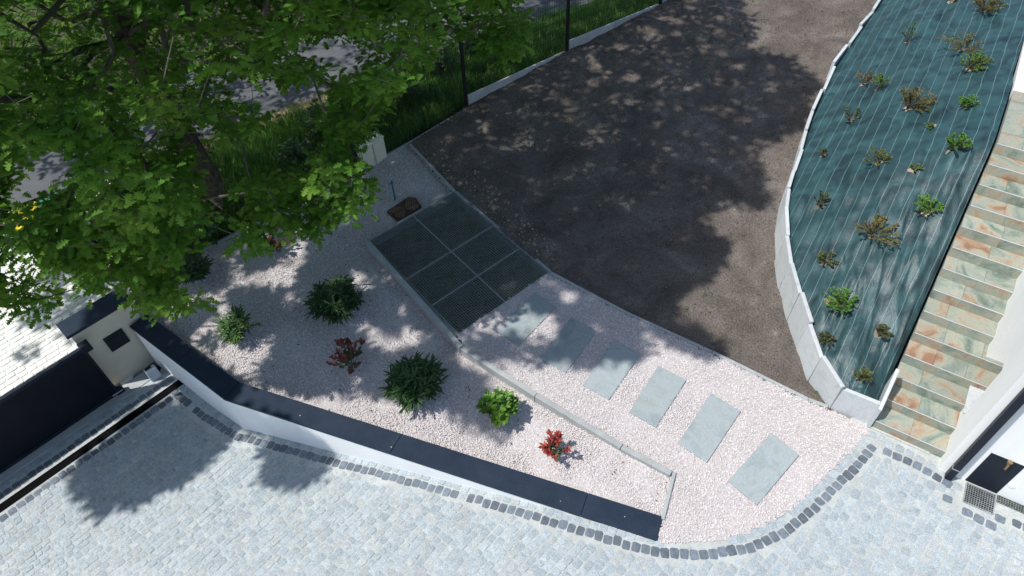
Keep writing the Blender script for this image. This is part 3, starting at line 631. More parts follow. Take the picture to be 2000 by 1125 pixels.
# ------------------------------------------------------------------ stepping stones
ST = [([(0.384,7.825,0.000),(0.714,7.501,0.000),(0.064,6.734,0.000),(-0.280,7.052,0.000)], 'first dark grey stepping slab, beside the end of the steel gratings'),
      ([(0.947,7.258,0.000),(1.314,6.940,0.000),(0.764,6.176,0.000),(0.389,6.467,0.000)], 'second grey stepping slab from the gratings, half in tree shade'),
      ([(1.568,6.740,0.000),(1.947,6.459,0.000),(1.361,5.666,0.000),(1.001,5.948,0.000)], 'third grey stepping slab from the gratings with shade at its top'),
      ([(2.188,6.232,0.000),(2.565,5.947,0.000),(1.977,5.167,0.000),(1.633,5.441,0.000)], 'fourth pale grey stepping slab from the gratings, fully sunlit'),
      ([(2.881,5.693,0.000),(3.242,5.366,0.000),(2.579,4.581,0.000),(2.236,4.899,0.000)], 'fifth pale grey stepping slab, next to last before the driveway'),
      ([(3.580,4.994,0.000),(3.872,4.634,0.000),(3.105,3.938,0.000),(2.803,4.296,0.000)], 'last pale grey stepping slab, nearest the driveway curve')]
for pts, lb in ST:
    c = np.mean(np.array(pts), 0); s = MB().prism([(p[0] - c[0], p[1] - c[1]) for p in pts], -.035, .030).build('stepping_stone', M['slate'], None, bevel=.004); s.location = (c[0], c[1], 0); tag(s, lb, 'stepping stone', 'stepping stones along the gravel path')

# ------------------------------------------------------------------ staircase
SO = np.array([5.03, 5.03]); SU = np.array([.824, -.566]); SV_ = np.array([.566, .824]); TR, RI, NS = .305, .17, 14
def sp(u, v): q = SO + SU * u + SV_ * v; return (q[0], q[1])
SW = 1.35
stair = empty('staircase', (*sp(0, 0), 0)); tag(stair, 'long outdoor staircase tiled in rusty green slate beside the white house', 'staircase')
m_ = MB()
for k in range(NS):
    v1 = (k + 1) * TR if k < NS - 1 else k * TR + 1.62
    m_.prism([sp(.012, k * TR + .012), sp(SW, k * TR + .012), sp(SW, v1 + .011), sp(.012, v1 + .011)], -.3, RI * (k + 1) - .012)
m_.build('stair_body', M['concrete'], stair)
def split(total, lo, hi):
    x = [0.]; 
    while x[-1] < total - lo: x.append(x[-1] + rng.uniform(lo, hi))
    x[-1] = total
    return x
for k in range(NS):
    v0 = k * TR; z = RI * (k + 1)
    for r in range(1 if k < NS - 1 else 5):
        va, vb = (v0 + .014, v0 + TR - .002) if k < NS - 1 else (v0 + .014 + r * .32, v0 + .014 + r * .32 + .317)
        xs = split(SW, .42, .62); xs = [0.] + [min(SW, x + rng.uniform(-.2, .0)) if 0 < x < SW else x for x in xs[1:]]
        for a, b in zip(xs[:-1], xs[1:]):
            if b - a > .05: MB().prism([sp(a + .002, va), sp(b - .002, va), sp(b - .002, vb), sp(a + .002, vb)], z - .011, z + rng.uniform(-.001, .001)).build('tread_tile', M['multi'], stair)
    xs = split(SW, .4, .65); xs = [0.] + [min(SW, x + rng.uniform(-.2, .1)) if 0 < x < SW else x for x in xs[1:]]
    for a, b in zip(xs[:-1], xs[1:]):
        if b - a > .05: MB().prism([sp(a + .0012, v0), sp(b - .0012, v0), sp(b - .0012, v0 + .0105), sp(a + .0012, v0 + .0105)], z - RI + .001, z - .013).build('riser_tile', M['multi'], stair)
    MB().prism([sp(0, v0 - .002), sp(SW, v0 - .002), sp(SW, v0 + .0065), sp(0, v0 + .0065)], z - .0105, z + .0015).build('nosing_strip', M['alu'], stair)
MB().prism([sp(-.02, -.03), sp(.78, -.03), sp(.78, .0), sp(-.02, .0)], -.1, .012).build('base_strip', M['plinth'], stair)
# terrace of white gravel at the top of the steps
vt = (NS - 1) * TR + 1.64
ter_poly = [sp(-.0, vt), sp(3.5, vt), sp(3.5, vt + 9), sp(-.25, vt + 9)]
ter = MB().prism(ter_poly, 1.0, NS * RI - .03).build('terrace', M['white']); kind(ter, 'structure')
Pt = scatter([sp(0, vt), sp(1.5, vt), sp(1.5, vt + 3.5), sp(-.1, vt + 3.5)], 9000); n = len(Pt)
V, F = spread([(1, 0, 0), (-.9, .1, .1), (.1, .8, .05), (-.1, -.85, 0), (.15, .05, .7)], [(0, 2, 4), (2, 1, 4), (1, 3, 4), (3, 0, 4)], frames(rng.normal(size=(n, 3)) * [1, 1, .3], np.tile([0, 0, 1.], (n, 1))), np.concatenate([Pt, np.full((n, 1), NS * RI - .026)], 1), rng.uniform(.009, .017, n))
kind(fastobj('gravel', V, F, M['paver']), 'stuff')

# ------------------------------------------------------------------ the house
house = empty('house', (5.68, 4.345, 0)); tag(house, 'white rendered house corner beside the foot of the slate staircase', 'house')
HW = np.array([5.68, 4.345]); HU = np.array([.566, .824]); HN = np.array([.824, -.566]); FD = np.array([.84, -.54]); FN = np.array([.54, .84])  # side wall along HU, facade along FD
def hp(t, n): q = HW + HU * t + HN * n; return (q[0], q[1])
HH = 3.3
nt0, nt1 = float((np.array((6.025,4.847,0.646))[:2] - HW) @ HU), float((np.array((6.520,5.568,0.530))[:2] - HW) @ HU); nz0 = ((6.025,4.847,0.646)[2] + (6.520,5.568,0.530)[2]) / 2
def fq(t, s): q = HW + FD * t + FN * s; return (q[0], q[1])
m_ = MB()
m_.prism([hp(0, 0), fq(.36, .0), hp(nt0, .3), hp(nt0, 0)], -.2, HH)            # pier on the corner
m_.prism([hp(nt0, 0), hp(nt0, .3), hp(nt1, .3), hp(nt1, 0)], -.2, nz0 - .025)   # under the opening
m_.prism([hp(nt0, 0), hp(nt0, .3), hp(nt1, .3), hp(nt1, 0)], nz0 + 1.0, HH)     # above the opening
m_.prism([hp(nt1, 0), hp(nt1, .3), hp(5.4, .3), hp(5.4, 0)], -.2, HH)          # rest of the side wall
m_.prism([fq(.36, 0), fq(5, 0), fq(5, .3), fq(.5, .3)], -.2, HH)                # facade
m_.build('wall', M['white'], house)
MB().prism([hp(.0, -.06), fq(5.1, -.06), hp(5.5, 4.5), hp(5.5, -.06)], HH + .002, HH + .2).build('roof', M['white'], house)
MB().prism([hp(nt0 + .003, -.03), hp(nt0 + .003, .27), hp(nt1 - .003, .27), hp(nt1 - .003, -.03)], nz0 - .023, nz0).build('window_sill', M['palisade'], house, bevel=.003)
wf = MB().prism([hp(nt0 + .003, .26), hp(nt0 + .003, .3), hp(nt1 - .003, .3), hp(nt1 - .003, .26)], nz0 + .002, nz0 + .99).build('window', M['glass'], house)
# downpipe on the facade corner
pb0 = HW + FD * .13 - FN * .075
dp = MB(); dp.obar((pb0[0], pb0[1], .02), (pb0[0], pb0[1], HH), .09, .09, (FN[0], FN[1], 0)); dpo = dp.build('downpipe', M['anthracite'], house, bevel=.008)
m_ = MB(); m_.obar((pb0[0], pb0[1], .28), (pb0[0], pb0[1], .30), .096, .096, (FN[0], FN[1], 0)); m_.build('pipe_joint', M['steel'], house)
def fbox(t0, t1, s0, s1, z0, z1, name, mat, bevel=0): return MB().prism([fq(t0, s0), fq(t1, s0), fq(t1, s1), fq(t0, s1)], z0, z1).build(name, mat, house, bevel=bevel)
pt0 = float((np.array((5.961,4.165,0.001))[:2] - HW) @ FD); pt1 = float((np.array((6.284,3.957,0.006))[:2] - HW) @ FD)
fbox(pt0, pt1, -.006, -.001, .015, .76, 'access_panel', M['anthracite'])
tpz = np.array((6.132,4.055,0.739)); tt = float((tpz[:2] - HW) @ FD)
m_ = MB(); a = HW + FD * tt
m_.tube([(*(a - FN * 0), tpz[2]), (*(a - FN * .09), tpz[2] + .01)], .014, 8); m_.tube([(*(a - FN * .085), tpz[2] + .02), (*(a - FN * .095), tpz[2] - .07)], .012, 8); m_.tube([(*(a - FN * .06), tpz[2] + .0), (*(a - FN * .06), tpz[2] + .05)], .009, 8); m_.tube([(*(a - FN * .06), tpz[2] + .05), (*(a - FN * .06), tpz[2] + .065)], .030, 12)
m_.build('tap', M['bronze'], house)
cz = np.array((6.331,3.927,0.302)); ct = float((cz[:2] - HW) @ FD); a = HW + FD * ct
MB().tube([(*(a - FN * .001), cz[2]), (*(a - FN * .012), cz[2])], .045, 16).build('round_cover', M['white'], house)
# drain grating and channel at the foot of the facade
sg = empty('square_grating', (*fq((pt0 + pt1) / 2, -.17), 0)); tag(sg, 'square galvanised drain grating in setts below the dark wall panel', 'grating')
ga, gb_ = pt0 + .03, pt1 - .0
m_ = MB(); F4 = [(ga, -.03), (gb_, -.03), (gb_, -.33), (ga, -.33)]
for i in range(4): m_.obar((*fq(*F4[i]), .004), (*fq(*F4[(i + 1) % 4]), .004), .014, .02)
m_.build('frame', M['steel'], sg); m_ = MB()
for k in range(1, 12): t = ga + (gb_ - ga) * k / 12; m_.obar((*fq(t, -.03), .006), (*fq(t, -.33), .006), .005, .014)
for k in range(1, 10): s = -.03 - .30 * k / 10; m_.obar((*fq(ga, s), .010), (*fq(gb_, s), .010), .006, .006)
kind(m_.build('bars', M['steel'], sg), 'stuff')
MB().prism([fq(ga, -.03), fq(gb_, -.03), fq(gb_, -.33), fq(ga, -.33)], -.06, -.006).build('sump', M['slot'], sg)
cd_ = empty('facade_drain', (*fq(pt1 + .1, -.06), 0)); tag(cd_, 'narrow dark slotted drain running along the foot of the white facade', 'drain')
MB().prism([fq(pt1 + .02, -.01), fq(4, -.01), fq(4, -.12), fq(pt1 + .02, -.12)], -.06, -.0005).build('gutter', M['slot'], cd_)
m_ = MB()
for k in range(90): t = pt1 + .03 + k * .03; m_.obar((*fq(t, -.015), .006), (*fq(t, -.115), .006), .006, .008)
for k in range(5): s = -.012 - .105 * k / 4; m_.obar((*fq(pt1 + .02, s), .0065), (*fq(3.9, s), .0065), .006, .009)
kind(m_.build('bars', M['dull_steel'], cd_), 'stuff')

# ------------------------------------------------------------------ slate palisade wall and the planted bank
PB = [(5.011,5.041,-0.020),(4.521,5.355,-0.020),(4.394,5.881,-0.020),(4.385,6.467,-0.020),(4.408,7.042,-0.020),(4.456,7.675,0.010),(4.551,8.287,0.046),(4.704,8.934,0.087),(4.894,9.448,0.124),(5.135,9.928,0.162),(5.452,10.523,0.210),(5.735,11.113,0.256),(6.026,11.670,0.300),(6.434,12.359,0.358),(6.915,13.173,0.427),(7.432,13.846,0.491),(7.903,14.466,0.549),(8.418,15.111,0.612),(9.056,16.000,0.693)]
PB = [np.array(p) for p in PB]
ext = PB[-1] - PB[-2]
for k in range(5): PB.append(PB[-1] + np.array([.27, .45, .03]))
PT = [.50, .56, .60, .70, .68, .66, .66, .64, .62, .55, .50, .47, .45, .43, .42, .41, .40, .40, .40, .40, .40, .40, .40]
pw = empty('slate_palisade', tuple(PB[2])); tag(pw, 'curved wall of upright grey stone slabs holding the planted bank above the soil', 'retaining wall')
ZT = []
for i, (a, b) in enumerate(zip(PB[:-1], PB[1:])):
    d = (b - a)[:2]; l = np.linalg.norm(d); d /= l; n = np.array([d[1], -d[0]])      # n towards the bank
    if n @ np.array([1, .3]) < 0: n = -n
    h = PT[i] if i < len(PT) else .4
    lean = .03 + rng.normal() * .015; tt_ = .06; z0 = -.25; zt = min(a[2], b[2]) + h + rng.normal() * .022
    tilt = rng.normal() * .018; off = rng.normal() * .012
    A_, B_ = a[:2] + d * .005 + n * off, b[:2] - d * .005 + n * off
    low = [A_, B_, B_ + n * tt_, A_ + n * tt_]; up = [p + n * lean for p in low]
    V = [(p[0], p[1], z0) for p in low] + [(up[0][0], up[0][1], zt - tilt), (up[1][0], up[1][1], zt + tilt), (up[2][0], up[2][1], zt + tilt), (up[3][0], up[3][1], zt - tilt)]
    MB().add(V, [(3, 2, 1, 0), (4, 5, 6, 7), (0, 1, 5, 4), (1, 2, 6, 5), (2, 3, 7, 6), (3, 0, 4, 7)]).build('slab', M['palisade'], pw, bevel=.006); ZT.append(zt)
# end slab along the steps
e0 = np.array(sp(-.055, -.05)); e1 = np.array(sp(-.055, .62)); n = -SU
V = []
q = [np.array(sp(-.062, -.03)), np.array(sp(-.062, .50)), np.array(sp(-.012, .50)), np.array(sp(-.012, -.03))]
MB().prism([tuple(p) for p in q], -.2, [.47, .80, .80, .47]).build('slab', M['palisade'], pw, bevel=.006)

# bank surface: ruled between the slab tops and the flight of steps
ns_, ntt = 90, 260
Lp = [np.array([*(PB[0][:2] * .93 + PB[1][:2] * .07 + np.array([.05, .09])), .36])]
for i, p in enumerate(PB[1:-1]):
    nrm = np.array([PB[i + 2][1] - PB[i][1], -(PB[i + 2][0] - PB[i][0])]); nrm /= np.linalg.norm(nrm)
    if nrm @ np.array([1, .3]) < 0: nrm = -nrm
    Lp.append(np.array([*(p[:2] + nrm * .075), min(ZT[i], ZT[i + 1]) - .07]))
def ramp(v): return np.clip((v / TR + .5) * RI, 0, NS * RI) - .03
vend = 17
Rp = [np.array([*sp(-.035 if v < 6 else -.07, v), ramp(v)]) for v in np.linspace(.28, vend, 60)]
def rs(L, n):
    L = np.array(L); s = np.concatenate([[0], np.cumsum(np.linalg.norm(np.diff(L[:, :2], axis=0), axis=1))]); t = np.linspace(0, s[-1], n)
    return np.stack([np.interp(t, s, L[:, k]) for k in range(3)], 1)
# match rows by distance along the stair direction
def by_v(L, vv):
    L = np.array(L); v = (L[:, :2] - SO) @ SV_; o = np.argsort(v); return np.stack([np.interp(vv, v[o], L[o, k]) for k in range(3)], 1)
LL = rs(Lp, ntt); RR = rs(Rp[:], ntt)
vl = (LL[:, :2] - SO) @ SV_
vv = np.linspace(.28, min(vl[-1] + .5, vend), ntt)
RR = by_v(Rp, np.interp(np.linspace(0, 1, ntt), [0, 1], [.28, vv[-1]]))
V = []; UVc = []
ss = np.linspace(0, 1, ns_)
for i in range(ntt):
    for j, s in enumerate(ss):
        p = LL[i] * (1 - s) + RR[i] * s
        u = float((p[:2] - SO) @ SU); v = float((p[:2] - SO) @ SV_)
        bul = .10 * math.sin(math.pi * s) * min(1, i / 36)
        wr = mnoise.fractal(Vector((u * 4.2, v * 1.1, .3)), 1.0, 2.0, 4) * .05 + mnoise.noise(Vector((u * 11, v * 2.0, 1.3))) * .016 + (1 - abs(mnoise.noise(Vector((u * 5.5 + .6 * v, v * .9, 4.2))))) ** 3 * .045 + abs(mnoise.noise(Vector((u * 3.1 + v * .7, v * .8 - u, 7.3)))) * .05
        wr += mnoise.fractal(Vector((u * 2.1 + v * .9, v * 2.0 - u * .6, 9.1)), 1.0, 2.0, 3) * .035
        edge = min(1, s * 9, (1 - s) * 9)
        p = p.copy(); p[2] += (bul + wr - .02) * edge - (.03 if edge < .2 else 0); V.append(tuple(p)); UVc.append((u, v))
F = [(i * ns_ + j, i * ns_ + j + 1, (i + 1) * ns_ + j + 1, (i + 1) * ns_ + j) for i in range(ntt - 1) for j in range(ns_ - 1)]
mm = bpy.data.materials.new('woven_weed_fabric'); mm.use_nodes = True; t_ = mm.node_tree; N = t_.nodes; L = t_.links; P_ = N['Principled BSDF']
uv = N.new('ShaderNodeUVMap'); uv.uv_map = 'weave'; sx = N.new('ShaderNodeSeparateXYZ'); L.new(uv.outputs[0], sx.inputs[0])
def mth(op, a, b=None):
    n_ = N.new('ShaderNodeMath'); n_.operation = op
    for i, x in enumerate((a, b)):
        if x is None: continue
        if isinstance(x, (int, float)): n_.inputs[i].default_value = x
        else: L.new(x, n_.inputs[i])
    return n_.outputs[0]
wn_ = N.new('ShaderNodeTexNoise'); wn_.inputs['Scale'].default_value = 2.2; L.new(uv.outputs[0], wn_.inputs['Vector'])
xx = mth('ADD', sx.outputs[0], mth('MULTIPLY', wn_.outputs[0], .05))
line_ = mth('LESS_THAN', mth('ABSOLUTE', mth('SUBTRACT', mth('FRACT', mth('DIVIDE', xx, .168)), .5)), .011)
big = N.new('ShaderNodeTexNoise'); big.inputs['Scale'].default_value = 2.6; big.inputs['Detail'].default_value = 7; big.inputs['Distortion'].default_value = 1.2; L.new(uv.outputs[0], big.inputs['Vector'])
rp_ = N.new('ShaderNodeValToRGB'); rp_.color_ramp.elements[0].position = .3; rp_.color_ramp.elements[1].position = .72; rp_.color_ramp.elements[0].color = (.004, .020, .024, 1); rp_.color_ramp.elements[1].color = (.026, .082, .088, 1); L.new(big.outputs[0], rp_.inputs[0])
mx_ = N.new('ShaderNodeMix'); mx_.data_type = 'RGBA'; L.new(line_, mx_.inputs[0]); L.new(rp_.outputs[0], mx_.inputs[6]); mx_.inputs[7].default_value = (.20, .30, .31, 1); L.new(mx_.outputs[2], P_.inputs['Base Color'])
P_.inputs['Roughness'].default_value = .5; P_.inputs['Specular IOR Level'].default_value = .6
fnz = N.new('ShaderNodeTexNoise'); fnz.inputs['Scale'].default_value = 60; fnz.inputs['Detail'].default_value = 4; mpn = N.new('ShaderNodeMapping'); mpn.inputs['Scale'].default_value = (1, .35, 1); L.new(uv.outputs[0], mpn.inputs[0]); L.new(mpn.outputs[0], fnz.inputs['Vector'])
bp_ = N.new('ShaderNodeBump'); bp_.inputs['Strength'].default_value = .55; bp_.inputs['Distance'].default_value = .012; L.new(fnz.outputs[0], bp_.inputs['Height']); L.new(bp_.outputs[0], P_.inputs['Normal'])
mat_o = obj('weed_fabric', V, F, mm, None, True); ul = mat_o.data.uv_layers.new(name='weave')
lv = np.zeros(len(mat_o.data.loops), np.int32); mat_o.data.loops.foreach_get('vertex_index', lv); ul.data.foreach_set('uv', np.array(UVc, np.float32)[lv].ravel())
tag(mat_o, 'dark teal woven weed fabric with thin white stripes covering the sloping bank', 'weed fabric')
from mathutils.bvhtree import BVHTree
bvh = BVHTree.FromPolygons([Vector(p) for p in V], F)
def on_mat(px_pt):      # drop a sight point onto the bank along the given line
    o = Vector(M4.translation); d = (Vector(px_pt) - o).normalized(); h = bvh.ray_cast(o, d)
    return h[0] if h[0] is not None else Vector(px_pt)

# ------------------------------------------------------------------ fence
FP = [(-2.997,11.373,-0.020),(-0.828,13.448,-0.019),(1.540,15.167,0.207),(3.989,16.794,0.432)]
FP = [np.array(p) for p in FP]; FP[0][2] = -.1
fdir = (FP[3] - FP[1]) / 2; 
for k in range(3): FP.append(FP[-1] + fdir)
fence = empty('mesh_fence', tuple(FP[1])); tag(fence, 'dark welded mesh fence with black posts and pale concrete plinth beside the soil', 'fence')
FH = 1.68
for p in FP:
    m_ = MB(); m_.tube([(p[0], p[1], p[2] - .3), (p[0], p[1], p[2] + FH)], .042, 8); m_.build('post', M['black'], fence)
    MB().tube([(p[0], p[1], p[2] + FH), (p[0], p[1], p[2] + FH + .02)], .05, 8).build('post_cap', M['black'], fence)
for i, (a, b) in enumerate(zip(FP[:-1], FP[1:])):
    d = (b - a)[:2]; l = np.linalg.norm(d); d /= l; nn = np.array([-d[1], d[0]])
    zt = a[2] + (.25 if i else .03)
    q0, q1 = a[:2] + d * .05, b[:2] - d * .05
    for k in range(2):
        s0, s1 = q0 + (q1 - q0) * k / 2 + d * .004, q0 + (q1 - q0) * (k + 1) / 2 - d * .004
        MB().prism([s0 - nn * .022, s1 - nn * .022, s1 + nn * .022, s0 + nn * .022], a[2] - .3, zt + .002 * k).build('plinth_panel', M['plinth'], fence, bevel=.006)
    m_ = MB(); nvw = 56
    for k in range(nvw + 1):
        q = q0 + (q1 - q0) * k / nvw; m_.obar((q[0], q[1], zt + .02), (q[0], q[1], a[2] + FH - .03), .0055, .0055)
    for k in range(8):
        z = zt + .03 + (a[2] + FH - .06 - zt) * k / 7; m_.obar((q0[0], q0[1], z), (q1[0], q1[1], z), .007, .007)
    kind(m_.build('wire_mesh', M['wire'], fence), 'stuff')

